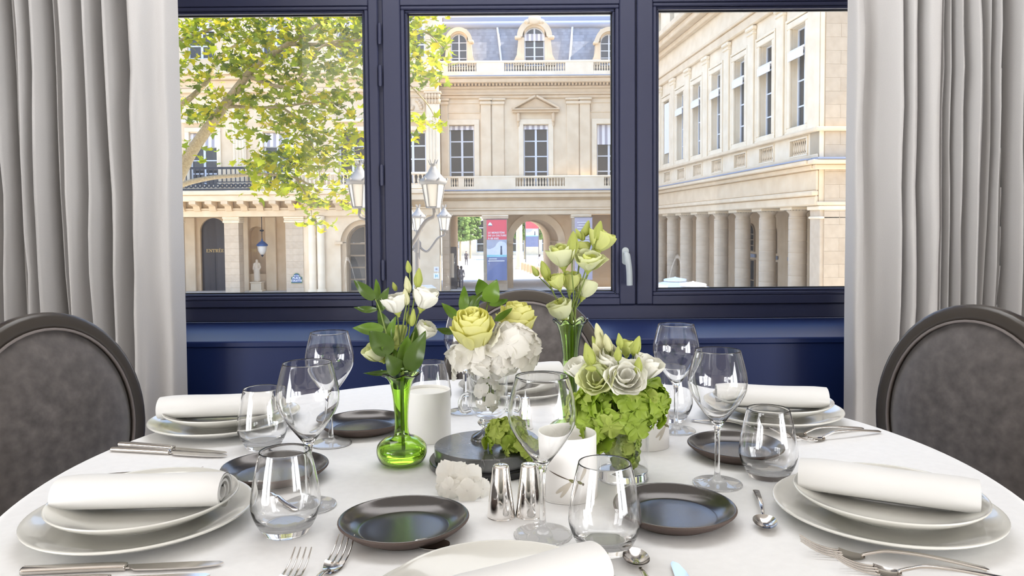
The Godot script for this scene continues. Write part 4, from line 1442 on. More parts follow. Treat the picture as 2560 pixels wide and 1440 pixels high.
func build_courtyard() -> void:
	var z := -128.0
	var c := thing("garden_building", "bright far palace wing across the courtyard seen through the passages", "building", Vector3(-6, 0, z))
	var s := Shape.new()
	var holes := []
	for i in 12:
		holes.append([-33.0 + i * 5.5, -30.4 + i * 5.5, GROUND_Y + 0.5, GROUND_Y + 6.0, true])
	wall_with(s, -36, 36, GROUND_Y, 9.0, -0.5, 0.0, holes)
	part(c, "wall", s.mesh(), M.stone_pale)
	for i in 12:
		palace_window(c, -31.7 + i * 5.5, GROUND_Y + 0.5, GROUND_Y + 6.0, 2.6, -0.3, 3, 0.0, true)
	s = Shape.new()
	mouldings(s, -36, 36, 0.0, [[3.6, 4.2, 0.4], [8.6, 9.2, 0.8]], 0.0)
	part(c, "cornice", s.mesh(), M.stone_pale)
	part(c, "roof", one_box(Vector3(0, 9.6, -4), Vector3(73, 0.8, 9)), M.slate_roof)
	# clipped lime trees in the garden
	var leafy := Shape.new()
	var r := RandomNumberGenerator.new()
	r.seed = 9
	for k in 160:
		var p := Vector3(r.randf_range(-1.2, 1.2), r.randf_range(3.0, 6.4), r.randf_range(-1.2, 1.2))
		leafy.lathe(pv([0, -0.3, 0.32, -0.1, 0.3, 0.12, 0, 0.3]), 5, p, Basis(Vector3(1, 0, 0), r.randf() * 3.0))
	var crown := leafy.mesh()
	var spots := [Vector3(-7.3467, GROUND_Y, -108), Vector3(-9.3918, GROUND_Y, -118), Vector3(-6.3112, GROUND_Y, -115), Vector3(1.9212, GROUND_Y, -112), Vector3(4.9175, GROUND_Y, -116)]
	var what := ["left of the first passage", "farther left in the first passage", "right in the first passage", "left in the arch", "right in the arch"]
	for i in spots.size():
		var t := thing("clipped_tree", "small clipped green tree in the courtyard, " + what[i], "tree", spots[i], i * 1.3, "courtyard trees")
		part(t, "trunk", tube_mesh(PackedVector3Array([Vector3.ZERO, Vector3(0, 3.4, 0)]), PackedFloat32Array([0.16, 0.12]), 8), M.bark)
		tag(part(t, "crown", crown, M.hedge), "", "", "", "stuff")
	# a second banner inside the courtyard
	var b := thing("banner", "far red and navy banner seen through the arch", "banner", Vector3(2.4488, 0, -92))
	var m: StandardMaterial3D = M.banner_print
	s = Shape.new()
	s.grid(6, 12, func(u: float, v: float) -> Vector3: return Vector3((u - 0.5) * 1.5, lerpf(1.9069, -1.3822, v), 0.03 * sin(u * 8.0)))
	part(b, "cloth", s.mesh(), m)
	part(b, "post", tube_mesh(PackedVector3Array([Vector3(-0.8, GROUND_Y, -0.1), Vector3(-0.8, 2.2, -0.1)]), PackedFloat32Array([0.06, 0.06]), 6), M.iron_grey)
	part(b, "post", tube_mesh(PackedVector3Array([Vector3(0.8, GROUND_Y, -0.1), Vector3(0.8, 2.2, -0.1)]), PackedFloat32Array([0.06, 0.06]), 6), M.iron_grey)
	# bright inner column and a row of short striped columns
	var col := thing("garden_column", "tall pale column in the courtyard seen through the arch", "column", Vector3(0.8421, GROUND_Y, -86))
	part(col, "shaft", lathe_mesh(pv([0.5, 0, 0.5, 0.3, 0.38, 0.4, 0.34, 5.6, 0.45, 5.8, 0.45, 6.1]), 16), M.stone_pale)
	for i in 8:
		var o := thing("short_column", "short striped column, number %s from the left in the courtyard row" % ["one", "two", "three", "four", "five", "six", "seven", "eight"][i], "column", Vector3(0.955 + i * 0.27, GROUND_Y, -86.0 + i * 2.0), 0.0, "short courtyard columns")
		part(o, "shaft", lathe_mesh(pv([0.24, 0, 0.24, 0.9, 0.2, 0.95, 0, 0.95]), 12), M.stone_pale)
		part(o, "stripe", lathe_mesh(pv([0.245, 0.1, 0.245, 0.8]), 12), M.stone_warm)



# ---------------------------------------------------------------- tree and street things
func leaf_shape(bend: float) -> ArrayMesh:
	# a plane leaf: five pointed lobes, one metre across, stalk at the origin, growing along +y
	var o := [Vector2(0, 0), Vector2(0.18, 0.02), Vector2(0.42, -0.06), Vector2(0.32, 0.2), Vector2(0.55, 0.42), Vector2(0.25, 0.48), Vector2(0.2, 0.62), Vector2(0, 1.0), Vector2(-0.2, 0.62), Vector2(-0.25, 0.48), Vector2(-0.55, 0.42), Vector2(-0.32, 0.2), Vector2(-0.42, -0.06), Vector2(-0.18, 0.02)]
	var s := Shape.new()
	var mid := Vector3(0, 0.38, 0.0)
	var lift := func(p: Vector2) -> Vector3: return Vector3(p.x, p.y, -bend * (p.x * p.x + (p.y - 0.38) * (p.y - 0.38)))
	var c := s.put(mid, Vector3.BACK)
	var ring := PackedInt32Array()
	for p in o:
		var q: Vector3 = lift.call(p)
		ring.append(s.put(q, Vector3(q.x * bend * 2.0, (q.y - 0.38) * bend * 2.0, 1).normalized()))
	for i in ring.size():
		s.tri(c, ring[i], ring[(i + 1) % ring.size()])
	return s.mesh()


func build_tree() -> void:
	var t := thing("plane_tree", "leafy plane tree with yellow-green leaves outside the left pane", "tree", Vector3(-9.6, GROUND_Y, -16.6))
	var base := t.position
	var limbs := [
		[[Vector3(-9.6, GROUND_Y, -16.6), Vector3(-9.2, -1.0, -16.6), Vector3(-8.294, 0.9072, -16.6), Vector3(-7.389, 2.0757, -16.6), Vector3(-6.9793, 2.7657, -16.6), Vector3(-6.3622, 3.4671, -16.4), Vector3(-5.8044, 4.0647, -16.2), Vector3(-5.3707, 4.5635, -16.2), Vector3(-4.6284, 4.9696, -16), Vector3(-3.8702, 5.4572, -16), Vector3(-3.3603, 6.109, -16)], 0.25, 0.02],
		[[Vector3(-7.5691, 1.86, -16.6), Vector3(-6.9979, 2.0772, -16.2), Vector3(-6.3628, 2.1955, -16), Vector3(-5.7851, 2.2282, -15.8), Vector3(-5.057, 2.2422, -15.6), Vector3(-4.3478, 2.151, -15.4), Vector3(-3.8435, 1.861, -15.3)], 0.08, 0.012],
		[[Vector3(-8.4417, 2.6815, -17), Vector3(-7.5672, 3.7355, -17), Vector3(-7.1608, 3.9967, -17), Vector3(-6.7852, 4.4715, -17.2), Vector3(-6.6333, 4.9357, -17.3), Vector3(-6.3486, 5.2062, -17.4), Vector3(-5.7847, 5.603, -17.5)], 0.10, 0.02],
		[[Vector3(-5.5443, 4.3558, -16.2), Vector3(-4.8964, 4.1052, -16), Vector3(-4.4216, 4.1469, -15.8), Vector3(-3.8649, 4.789, -15.6), Vector3(-3.4341, 4.9222, -15.5)], 0.05, 0.012],
		[[Vector3(-6.1034, 3.7471, -16.3), Vector3(-5.5934, 3.718, -16.3), Vector3(-4.967, 3.6978, -16.2), Vector3(-4.2357, 3.7443, -16), Vector3(-3.6282, 3.7238, -15.9), Vector3(-3.3006, 3.4576, -15.9)], 0.045, 0.01],
		[[Vector3(-4.9655, 3.765, -16.2), Vector3(-4.5334, 3.4811, -16), Vector3(-4.289, 3.147, -16), Vector3(-4.0637, 2.6366, -15.9), Vector3(-3.963, 2.2146, -15.8)], 0.03, 0.008],
		[[Vector3(-7.7648, 4.6163, -17), Vector3(-7.3941, 5.2267, -17), Vector3(-6.679, 5.5273, -17), Vector3(-6.0553, 5.7408, -17)], 0.07, 0.02],
		[[Vector3(-4.6284, 4.9696, -16), Vector3(-3.7128, 4.9628, -16), Vector3(-2.6281, 5.1193, -16), Vector3(-1.7725, 5.1448, -15.8), Vector3(-1.4065, 4.8171, -15.8)], 0.05, 0.01],
		[[Vector3(-3.7128, 4.9628, -16), Vector3(-2.6366, 4.5428, -16), Vector3(-1.7899, 3.7595, -15.8), Vector3(-1.5473, 3.3482, -15.8)], 0.035, 0.008],
		[[Vector3(-4.3478, 2.151, -15.4), Vector3(-4.0874, 1.7026, -15.3), Vector3(-3.976, 1.2204, -15.3), Vector3(-3.9411, 0.9387, -15.3)], 0.02, 0.006],
	]
	for i in limbs.size():
		var path := smooth_path(limbs[i][0], 5)
		for k in path.size():
			path[k] -= base
		var radii := PackedFloat32Array()
		for k in path.size():
			radii.append(lerpf(limbs[i][1], limbs[i][2], pow(float(k) / path.size(), 0.7)))
		part(t, "trunk" if i == 0 else "branch", tube_mesh(path, radii, 9), M.bark)
	# leaves hang in loose clouds along the branches: centre, half width, half height, how many
	var clouds := [
		[Vector3(-6.9544, 5.3849, -16.6), 0.55, 0.45, 90], [Vector3(-6.1756, 5.4644, -16.6), 0.6, 0.4, 100], [Vector3(-5.3349, 5.3646, -16.4), 0.7, 0.45, 120], [Vector3(-4.4285, 5.2653, -16.2), 0.7, 0.45, 130], [Vector3(-3.542, 5.2084, -16), 0.6, 0.5, 120], [Vector3(-3.2065, 5.3702, -16), 0.5, 0.4, 60],
		[Vector3(-7.1505, 4.4849, -16.8), 0.30, 0.35, 28], [Vector3(-5.7758, 4.735, -16.4), 0.6, 0.35, 85], [Vector3(-4.8644, 4.5597, -16.2), 0.7, 0.45, 130], [Vector3(-3.9701, 4.5527, -16), 0.7, 0.5, 120], [Vector3(-3.2635, 4.4238, -15.8), 0.4, 0.6, 70],
		[Vector3(-6.7992, 4.5257, -16.8), 0.3, 0.22, 28], [Vector3(-5.6953, 4.5229, -16.4), 0.35, 0.25, 45], [Vector3(-6.1398, 3.8056, -16.4), 0.5, 0.25, 55], [Vector3(-6.4886, 3.5531, -16.4), 0.55, 0.25, 70], [Vector3(-6.9968, 3.7578, -16.6), 0.35, 0.22, 32], [Vector3(-5.3856, 3.8939, -16.2), 0.5, 0.28, 60], [Vector3(-4.5668, 3.8959, -16), 0.55, 0.4, 75], [Vector3(-3.71, 3.7902, -15.9), 0.6, 0.45, 95],
		[Vector3(-4.913, 3.3179, -16), 0.5, 0.35, 60], [Vector3(-5.7403, 3.1824, -16.2), 0.5, 0.2, 22], [Vector3(-4.1375, 3.1336, -15.9), 0.6, 0.4, 90], [Vector3(-3.3679, 3.1156, -15.8), 0.4, 0.5, 55],
		[Vector3(-4.8671, 2.5511, -15.8), 0.55, 0.35, 85], [Vector3(-4.1785, 2.5373, -15.7), 0.6, 0.4, 100], [Vector3(-3.4385, 2.5318, -15.7), 0.45, 0.5, 65], [Vector3(-5.2511, 2.3816, -15.7), 0.35, 0.25, 32], [Vector3(-4.8662, 2.0397, -15.5), 0.55, 0.22, 55], [Vector3(-4.1903, 1.9486, -15.4), 0.5, 0.25, 50],
		[Vector3(-3.954, 1.6244, -15.4), 0.28, 0.22, 26], [Vector3(-3.1467, 1.5376, -15.4), 0.22, 0.1, 12], [Vector3(-3.976, 1.2204, -15.3), 0.2, 0.2, 12], [Vector3(-3.4242, 1.8623, -15.4), 0.25, 0.2, 12], [Vector3(-6.7631, 2.7209, -16.6), 0.5, 0.3, 12], [Vector3(-3.6141, 1.2177, -15.3), 0.12, 0.12, 4],
		[Vector3(-1.8536, 5.2266, -15.8), 0.42, 0.30, 62], [Vector3(-1.9431, 4.6583, -15.8), 0.35, 0.4, 58], [Vector3(-1.4864, 5.0209, -15.8), 0.25, 0.22, 24], [Vector3(-1.5773, 4.2889, -15.8), 0.25, 0.25, 30], [Vector3(-1.8666, 4.2095, -15.8), 0.25, 0.16, 18], [Vector3(-1.4093, 4.573, -15.8), 0.22, 0.2, 16],
		[Vector3(-1.9189, 3.3509, -15.8), 0.16, 0.14, 13], [Vector3(-1.507, 3.2659, -15.8), 0.14, 0.14, 12], [Vector3(-1.9644, 3.023, -15.8), 0.12, 0.08, 4], [Vector3(-2.6129, 5.0128, -15.9), 0.5, 0.8, 90],
		[Vector3(-7.9346, 4.8806, -17), 0.6, 0.9, 90], [Vector3(-8.4287, 3.124, -17), 0.6, 0.8, 50], [Vector3(-4.892, 6.1599, -16.4), 2.4, 0.5, 200], [Vector3(-1.8676, 6.0162, -16), 0.8, 0.5, 60],
	]
	var shapes := [leaf_shape(0.35), leaf_shape(0.8), leaf_shape(-0.5)]
	var r := RandomNumberGenerator.new()
	r.seed = 31
	var spots := []
	for c in clouds:
		for k in int(c[3] * 1.25):
			var d := Vector3(r.randfn(0, 0.5), r.randfn(0, 0.5), r.randfn(0, 0.55)).limit_length(1.3)
			var p: Vector3 = c[0] + Vector3(d.x * c[1], d.y * c[2], d.z * 0.8) - base
			var hang := Basis(Vector3.UP, r.randf() * TAU) * Basis(Vector3.RIGHT, r.randf_range(0.5, 2.7)) * Basis(Vector3.UP, r.randf_range(-0.6, 0.6))
			spots.append([p, hang.scaled(Vector3.ONE * r.randf_range(0.12, 0.225)), r.randi() % 3, [0, 0, 0, 1, 1, 2, 2, 3][r.randi() % 8]])
	spots.sort_custom(func(a, b): return a[1].get_scale().x > b[1].get_scale().x)
	var rest := {}
	for i in spots.size():
		var q: Array = spots[i]
		if i % 8 == 0 and i < 2400:
			part(t, "leaf", shapes[q[2]], M["plane_leaf_%d" % q[3]], q[0], q[1])
		else:
			var key := "%d %d" % [q[2], q[3]]
			if not rest.has(key):
				rest[key] = []
			rest[key].append(Transform3D(q[1], q[0]))
	for key in rest:
		var mm := MultiMesh.new()
		mm.transform_format = MultiMesh.TRANSFORM_3D
		mm.mesh = shapes[int(key.split(" ")[0])]
		mm.instance_count = rest[key].size()
		for i in rest[key].size():
			mm.set_instance_transform(i, rest[key][i])
		var o := MultiMeshInstance3D.new()
		o.name = "foliage"
		o.multimesh = mm
		o.material_override = M["plane_leaf_" + key.split(" ")[1]]
		o.set_meta("kind", "stuff")
		t.add_child(o, true)


# one four-sided street lantern, its base at the origin
func lantern(parent: Node, at: Vector3, size: float, called := "lantern") -> void:
	var glassy := Shape.new()
	glassy.lathe(pv([0.17, 0.06, 0.27, 0.62]), 6, Vector3.ZERO, Basis.from_scale(Vector3.ONE * size))
	var o := part(parent, called, glassy.mesh(), M.lamp_opal, at)
	var s := Shape.new()
	var k := Basis.from_scale(Vector3.ONE * size)
	s.lathe(pv([0.0, 0.03, 0.18, 0.03, 0.18, 0.07, 0.0, 0.07]), 6, Vector3.ZERO, k)
	s.lathe(pv([0.0, 0.60, 0.30, 0.60, 0.34, 0.66, 0.33, 0.72, 0.26, 0.76, 0.12, 0.92, 0.07, 1.02, 0.06, 1.06, 0.09, 1.08, 0.09, 1.10, 0.0, 1.10]), 6, Vector3.ZERO, k)
	for i in 6:
		var a := TAU * i / 6
		var d := Vector3(cos(a), 0, sin(a))
		s.tube(PackedVector3Array([(d * 0.18 + Vector3(0, 0.05, 0)) * size, (d * 0.28 + Vector3(0, 0.62, 0)) * size]), PackedFloat32Array([0.012 * size, 0.012 * size]), 5)
		s.lathe(pv([0, -0.04, 0.035, 0, 0, 0.05]), 5, (d * 0.33 + Vector3(0, 0.72, 0)) * size, k)
		s.tube(PackedVector3Array([(d * 0.07 + Vector3(0, 1.09, 0)) * size, (d * 0.12 + Vector3(0, 1.2, 0)) * size]), PackedFloat32Array([0.022 * size, 0.01 * size]), 5)
	part(o, "lantern_cage", s.mesh(), M.lamp_zinc)


func lamp_post(label: String, at: Vector3, arms: Array, size: float) -> void:
	var t := thing("street_lamp", label, "street lamp", at, 0.0, "street lamps on the square")
	var low := 99.0
	for a in arms:
		low = minf(low, a.y)
	var top := low - 0.35 * size
	part(t, "post", lathe_mesh(pv([0.28, 0, 0.28, 0.3, 0.16, 0.4, 0.12, 1.2, 0.09, 1.3, 0.075, top - 0.3, 0.12, top - 0.25, 0.12, top - 0.1, 0.05, top, 0.04, top + 0.5, 0.0, top + 0.6]), 12), M.iron_grey)
	for a in arms:
		var p: Vector3 = a
		var flat := Vector3(p.x, 0, p.z)
		var path := smooth_path([Vector3(0, top - 0.15, 0), flat * 0.35 + Vector3(0, top - 0.38, 0), flat * 0.75 + Vector3(0, (top + p.y) / 2 - 0.1, 0), flat * 1.0 + Vector3(0, p.y - 0.12, 0), p + Vector3(0, 0.04, 0)], 6)
		part(t, "arm", tube_mesh(path, ramp(0.055 * size, 0.035 * size, path.size()), 8), M.iron_grey)
		lantern(t, p, size)


# smooth body from tapered bones [a, radius, b, radius]: distances joined by a smooth minimum, meshed as surface nets
func body_mesh(bones: Array, cell: float, soft: float) -> ArrayMesh:
	var lo := Vector3.ONE * 1e9
	var hi := -lo
	for b in bones:
		var reach: float = maxf(b[1], b[3]) + soft + 2.0 * cell
		lo = lo.min(b[0] - Vector3.ONE * reach).min(b[2] - Vector3.ONE * reach)
		hi = hi.max(b[0] + Vector3.ONE * reach).max(b[2] + Vector3.ONE * reach)
	var nx := int((hi.x - lo.x) / cell) + 2
	var ny := int((hi.y - lo.y) / cell) + 2
	var nz := int((hi.z - lo.z) / cell) + 2
	var d := PackedFloat32Array()
	d.resize(nx * ny * nz)
	d.fill(1.0)
	for b in bones:
		var reach: float = maxf(b[1], b[3]) + soft + cell
		var p: Vector3 = b[0]
		var axis: Vector3 = b[2] - p
		var ll := maxf(axis.length_squared(), 1e-9)
		var from: Vector3 = ((p.min(b[2]) - Vector3.ONE * reach - lo) / cell).floor()
		var to: Vector3 = ((p.max(b[2]) + Vector3.ONE * reach - lo) / cell).ceil()
		for z in range(maxi(int(from.z), 0), mini(int(to.z) + 1, nz)):
			for y in range(maxi(int(from.y), 0), mini(int(to.y) + 1, ny)):
				for x in range(maxi(int(from.x), 0), mini(int(to.x) + 1, nx)):
					var q := lo + Vector3(x, y, z) * cell
					var h := clampf((q - p).dot(axis) / ll, 0.0, 1.0)
					var e: float = (q - p - axis * h).length() - lerpf(b[1], b[3], h)
					var at := x + nx * (y + ny * z)
					var k := maxf(soft - absf(e - d[at]), 0.0) / soft
					d[at] = minf(e, d[at]) - k * k * soft * 0.25
	var s := Shape.new()
	var cellv := {}
	for z in nz - 1:
		for y in ny - 1:
			for x in nx - 1:
				var sum := Vector3.ZERO
				var count := 0
				var inside := 0
				var c := PackedFloat32Array()
				for k in 8:
					var val := d[x + (k & 1) + nx * (y + ((k >> 1) & 1) + ny * (z + (k >> 2)))]
					c.append(val)
					if val < 0.0:
						inside += 1
				if inside == 0 or inside == 8:
					continue
				for e in [[0, 1], [2, 3], [4, 5], [6, 7], [0, 2], [1, 3], [4, 6], [5, 7], [0, 4], [1, 5], [2, 6], [3, 7]]:
					if (c[e[0]] < 0.0) != (c[e[1]] < 0.0):
						var w: float = c[e[0]] / (c[e[0]] - c[e[1]])
						var pa := Vector3(e[0] & 1, (e[0] >> 1) & 1, e[0] >> 2)
						var pb := Vector3(e[1] & 1, (e[1] >> 1) & 1, e[1] >> 2)
						sum += pa.lerp(pb, w)
						count += 1
				var g := Vector3(c[1] + c[3] + c[5] + c[7] - c[0] - c[2] - c[4] - c[6], c[2] + c[3] + c[6] + c[7] - c[0] - c[1] - c[4] - c[5], c[4] + c[5] + c[6] + c[7] - c[0] - c[1] - c[2] - c[3])
				cellv[x + nx * (y + ny * z)] = s.put(lo + (Vector3(x, y, z) + sum / count) * cell, g.normalized())
	for z in range(1, nz - 1):
		for y in range(1, ny - 1):
			for x in range(1, nx - 1):
				var at := x + nx * (y + ny * z)
				var here := d[at] < 0.0
				if here != (d[at + 1] < 0.0):
					s.quad(cellv[at], cellv[at - nx], cellv[at - nx - nx * ny], cellv[at - nx * ny])
				if here != (d[at + nx] < 0.0):
					s.quad(cellv[at], cellv[at - 1], cellv[at - 1 - nx * ny], cellv[at - nx * ny])
				if here != (d[at + nx * ny] < 0.0):
					s.quad(cellv[at], cellv[at - 1], cellv[at - 1 - nx], cellv[at - nx])
	return s.mesh()


# a standing or walking adult, 1.72 m, facing +z
func figure_bones(step: float, lift: float) -> Array:
	var b := []
	b.append([Vector3(0, 0.95, 0), 0.145, Vector3(0, 1.18, 0.01), 0.135])
	b.append([Vector3(0, 1.18, 0.01), 0.14, Vector3(0, 1.36, 0), 0.13])
	b.append([Vector3(-0.15, 1.40, 0), 0.065, Vector3(0.15, 1.40, 0), 0.065])
	b.append([Vector3(0, 1.40, 0), 0.055, Vector3(0, 1.52, 0.01), 0.05])
	b.append([Vector3(0, 1.58, 0.02), 0.095, Vector3(0, 1.64, 0.01), 0.098])
	for side in [-1.0, 1.0]:
		var k: float = step * side
		b.append([Vector3(side * 0.09, 0.92, 0), 0.10, Vector3(side * 0.09, 0.50, k * 0.5 + 0.02), 0.065])
		b.append([Vector3(side * 0.09, 0.50, k * 0.5 + 0.02), 0.062, Vector3(side * 0.09, 0.09, k), 0.042])
		b.append([Vector3(side * 0.09, 0.05, k - 0.03), 0.045, Vector3(side * 0.10, 0.04, k + 0.15), 0.036])
		b.append([Vector3(side * 0.20, 1.39, 0), 0.055, Vector3(side * 0.245, 1.12, -k * 0.5), 0.045])
		b.append([Vector3(side * 0.245, 1.12, -k * 0.5), 0.043, Vector3(side * 0.24, 0.90 + lift, 0.12 * lift * 4.0 - k * 0.4 + 0.04), 0.034])
		b.append([Vector3(side * 0.24, 0.90 + lift, 0.12 * lift * 4.0 - k * 0.4 + 0.04), 0.034, Vector3(side * 0.23, 0.80 + lift * 1.1, 0.2 * lift * 4.0 - k * 0.4 + 0.06), 0.02])
	return b


func person(label: String, at: Vector3, turn: float, body: Mesh, coat: Material, hair: Mesh, head: Mesh) -> void:
	var t := thing("person", label, "person", at, turn)
	part(t, "body", body, coat)
	part(t, "face", head, M.skin)
	part(t, "hair", hair, M.cloth_dark)


func build_street_things() -> void:
	lamp_post("tall grey street lamp with white lanterns between the left panes", Vector3(-2.0549, GROUND_Y, -13.6), [Vector3(-1.3936, 1.4534, -13.6) - Vector3(-2.0549, GROUND_Y, -13.6), Vector3(-2.708, 1.4633, -13.6) - Vector3(-2.0549, GROUND_Y, -13.6)], 0.74)
	var q := Vector3(-2.9828, GROUND_Y, -24)
	lamp_post("farther grey street lamp with curling arms in the middle pane", q, [Vector3(-2.1266, 1.0026, -24) - q, Vector3(-2.8491, 0.9891, -23.2) - q, Vector3(-3.8432, 1.0155, -24) - q, Vector3(-3.3194, 1.0054, -24.9) - q], 0.70)
	# lantern hanging in the arcade
	var z := -57.6
	var hang := thing("hanging_lantern", "dark hanging lantern in the arcade behind the tree", "lantern", Vector3(-18.931, 0, z))
	var ytop := 2.049
	var ylow := -0.9795
	part(hang, "chain", tube_mesh(PackedVector3Array([Vector3(0, ylow + 1.2, 0), Vector3(0, ytop, 0)]), PackedFloat32Array([0.03, 0.03]), 6), M.iron_black)
	part(hang, "knop", lathe_mesh(pv([0, -0.1, 0.16, -0.04, 0.16, 0.04, 0, 0.1]), 8), M.iron_black, Vector3(0, ytop - 1.1, 0))
	part(hang, "cap", lathe_mesh(pv([0.42, 0.75, 0.44, 0.85, 0.3, 1.0, 0.08, 1.15, 0.05, 1.3]), 10), M.sign_blue, Vector3(0, ylow, 0))
	part(hang, "globe", lathe_mesh(pv([0, 0.08, 0.16, 0.14, 0.32, 0.4, 0.37, 0.76]), 10), M.lamp_opal, Vector3(0, ylow, 0))
	part(hang, "finial", lathe_mesh(pv([0, -0.1, 0.05, -0.02, 0.12, 0.06, 0, 0.12]), 8), M.iron_black, Vector3(0, ylow, 0))
	# statue in its niche, on a plinth
	var st := thing("statue", "pale stone statue on a plinth in the arcade niche", "statue", Vector3(-19.6912, GROUND_Y, -58.6))
	var bones := figure_bones(0.1, 0.12)
	bones.append([Vector3(0, 0.9, 0.02), 0.2, Vector3(0.02, 0.15, 0.03), 0.24])
	bones.append([Vector3(-0.2, 1.3, -0.06), 0.1, Vector3(-0.12, 0.4, -0.12), 0.16])
	part(st, "figure", body_mesh(bones, 0.03, 0.08), M.marble, Vector3(0, 0.75, 0))
	part(st, "plinth", boxes([[Vector3(0, 0.37, 0), Vector3(0.8, 0.7, 0.7)], [Vector3(0, 0.06, 0), Vector3(1.0, 0.12, 0.9)], [Vector3(0, 0.71, 0), Vector3(0.92, 0.08, 0.82)]], 0.02), M.stone_pale)
	# people
	var stand := body_mesh(figure_bones(0.02, 0.0), 0.03, 0.05)
	var walk := body_mesh(figure_bones(0.22, 0.0), 0.03, 0.05)
	var hair := body_mesh([[Vector3(0, 1.64, -0.02), 0.104, Vector3(0, 1.67, -0.02), 0.10], [Vector3(0, 1.56, -0.06), 0.07, Vector3(0, 1.64, -0.05), 0.09]], 0.02, 0.03)
	var head := body_mesh([[Vector3(0, 1.56, 0.035), 0.08, Vector3(0, 1.62, 0.03), 0.088], [Vector3(0, 1.585, 0.115), 0.015, Vector3(0, 1.61, 0.105), 0.012], [Vector3(-0.09, 1.59, 0.0), 0.02, Vector3(-0.09, 1.61, 0.0), 0.02], [Vector3(0.09, 1.59, 0.0), 0.02, Vector3(0.09, 1.61, 0.0), 0.02]], 0.016, 0.02)
	person("person in a long grey coat standing in the shaded passage", Vector3(-4.0519, GROUND_Y, -60.5), 2.9, stand, M.cloth_grey, hair, head)
	person("person in dark clothes beside the grey coat in the passage", Vector3(-4.342, GROUND_Y, -61.0), 0.5, stand, M.cloth_dark, hair, head)
	person("person in dark clothes walking across the bright courtyard", Vector3(-5.7733, GROUND_Y, -96), 0.3, walk, M.cloth_dark, hair, head)
	person("person in pale clothes far off in the courtyard", Vector3(-7.8543, GROUND_Y, -112), -0.4, walk, M.cloth_pale, hair, head)
	person("person in pale clothes walking behind the arch", Vector3(3.0751, GROUND_Y, -84), 2.6, walk, M.cloth_pale, hair, head)
	# dark notice case in the passage
	var nb := thing("notice_case", "dark wooden notice case with pale sheets beside the passage", "notice board", Vector3(-4.8064, GROUND_Y, -59.6))
	part(nb, "case", one_box(Vector3(0, 1.65, 0), Vector3(0.95, 3.3, 0.3), 0.03), M.door_dark)
	for k in 3:
		part(nb, "sheet", one_box(Vector3(-0.22 + k * 0.2, 1.85, 0.16), Vector3(0.17, 1.9, 0.02)), M.stone_pale)
	# parasols of a terrace
	for i in 3:
		var at: Vector3 = [Vector3(7.0907, GROUND_Y, -33.0), Vector3(6.7982, GROUND_Y, -28.5), Vector3(4.6092, GROUND_Y, -25.0)][i]
		var high: float = [-1.1281, -0.9882, -0.7683][i] - GROUND_Y
		var p := thing("parasol", "white two-tier terrace parasol, " + ["farthest one by the columns", "right-hand one nearest the colonnade", "nearest one at the pane's corner"][i], "parasol", at, 0.3 * i, "terrace parasols")
		part(p, "pole", tube_mesh(PackedVector3Array([Vector3.ZERO, Vector3(0, high - 0.02, 0)]), PackedFloat32Array([0.03, 0.03]), 8), M.window_white)
		part(p, "base", lathe_mesh(pv([0.35, 0, 0.35, 0.06, 0.05, 0.1, 0.05, 0.25]), 16), M.iron_grey)
		part(p, "canopy", lathe_mesh(pv([1.75, high - 0.62, 1.76, high - 0.5, 0.35, high - 0.16, 0.3, high - 0.17, 1.7, high - 0.53]), 8), M.parasol_cloth)
		part(p, "vent_top", lathe_mesh(pv([0.5, high - 0.16, 0.5, high - 0.08, 0.05, high, 0, high + 0.03]), 8), M.parasol_cloth)
		for k in 8:
			part(p, "rib", tube_mesh(PackedVector3Array([Vector3(0, high - 0.2, 0), Vector3(cos(TAU * k / 8) * 1.7, high - 0.58, sin(TAU * k / 8) * 1.7)]), PackedFloat32Array([0.012, 0.012]), 5), M.window_white)
	# parked cars, only their roofs reach the window
	car("white parked car with red tail lights below the arched window", Vector3(-7.8081, GROUND_Y, -37), 0.15)
	car("white parked car at the corner below the street lamps", Vector3(-4.9146, GROUND_Y, -43), 0.2)


func car(label: String, at: Vector3, turn: float) -> void:
	var t := thing("parked_car", label, "car", at, turn, "cars parked on the square")
	var s := Shape.new()
	var side := PackedVector2Array([Vector2(-2.1, 0.3), Vector2(-2.15, 0.7), Vector2(-2.0, 0.9), Vector2(-1.7, 1.0), Vector2(2.05, 0.92), Vector2(2.15, 0.6), Vector2(2.1, 0.3)])
	s.prism(side, -0.85, 0.85)
	part(t, "body", s.mesh(), M.car_white)
	s = Shape.new()
	s.prism(PackedVector2Array([Vector2(-1.6, 0.98), Vector2(-1.15, 1.44), Vector2(0.4, 1.5), Vector2(1.1, 1.0)]), -0.72, 0.72)
	part(t, "window_band", s.mesh(), M.dark_pane)
	s = Shape.new()
	s.prism(PackedVector2Array([Vector2(-1.25, 1.42), Vector2(-1.1, 1.5), Vector2(0.4, 1.55), Vector2(0.55, 1.46)]), -0.76, 0.76)
	part(t, "roof", s.mesh(), M.car_white)
	for x in [-1.35, 1.35]:
		for zz in [-0.8, 0.8]:
			part(t, "wheel", lathe_mesh(pv([0, -0.1, 0.3, -0.1, 0.33, -0.06, 0.33, 0.06, 0.3, 0.1, 0, 0.1]), 16), M.tyre, Vector3(x, 0.33, zz), Basis(Vector3.RIGHT, PI / 2))
	for zz in [-0.65, 0.65]:
		part(t, "tail_light", one_box(Vector3(-2.12, 0.82, zz), Vector3(0.12, 0.14, 0.3), 0.02), M.car_red)



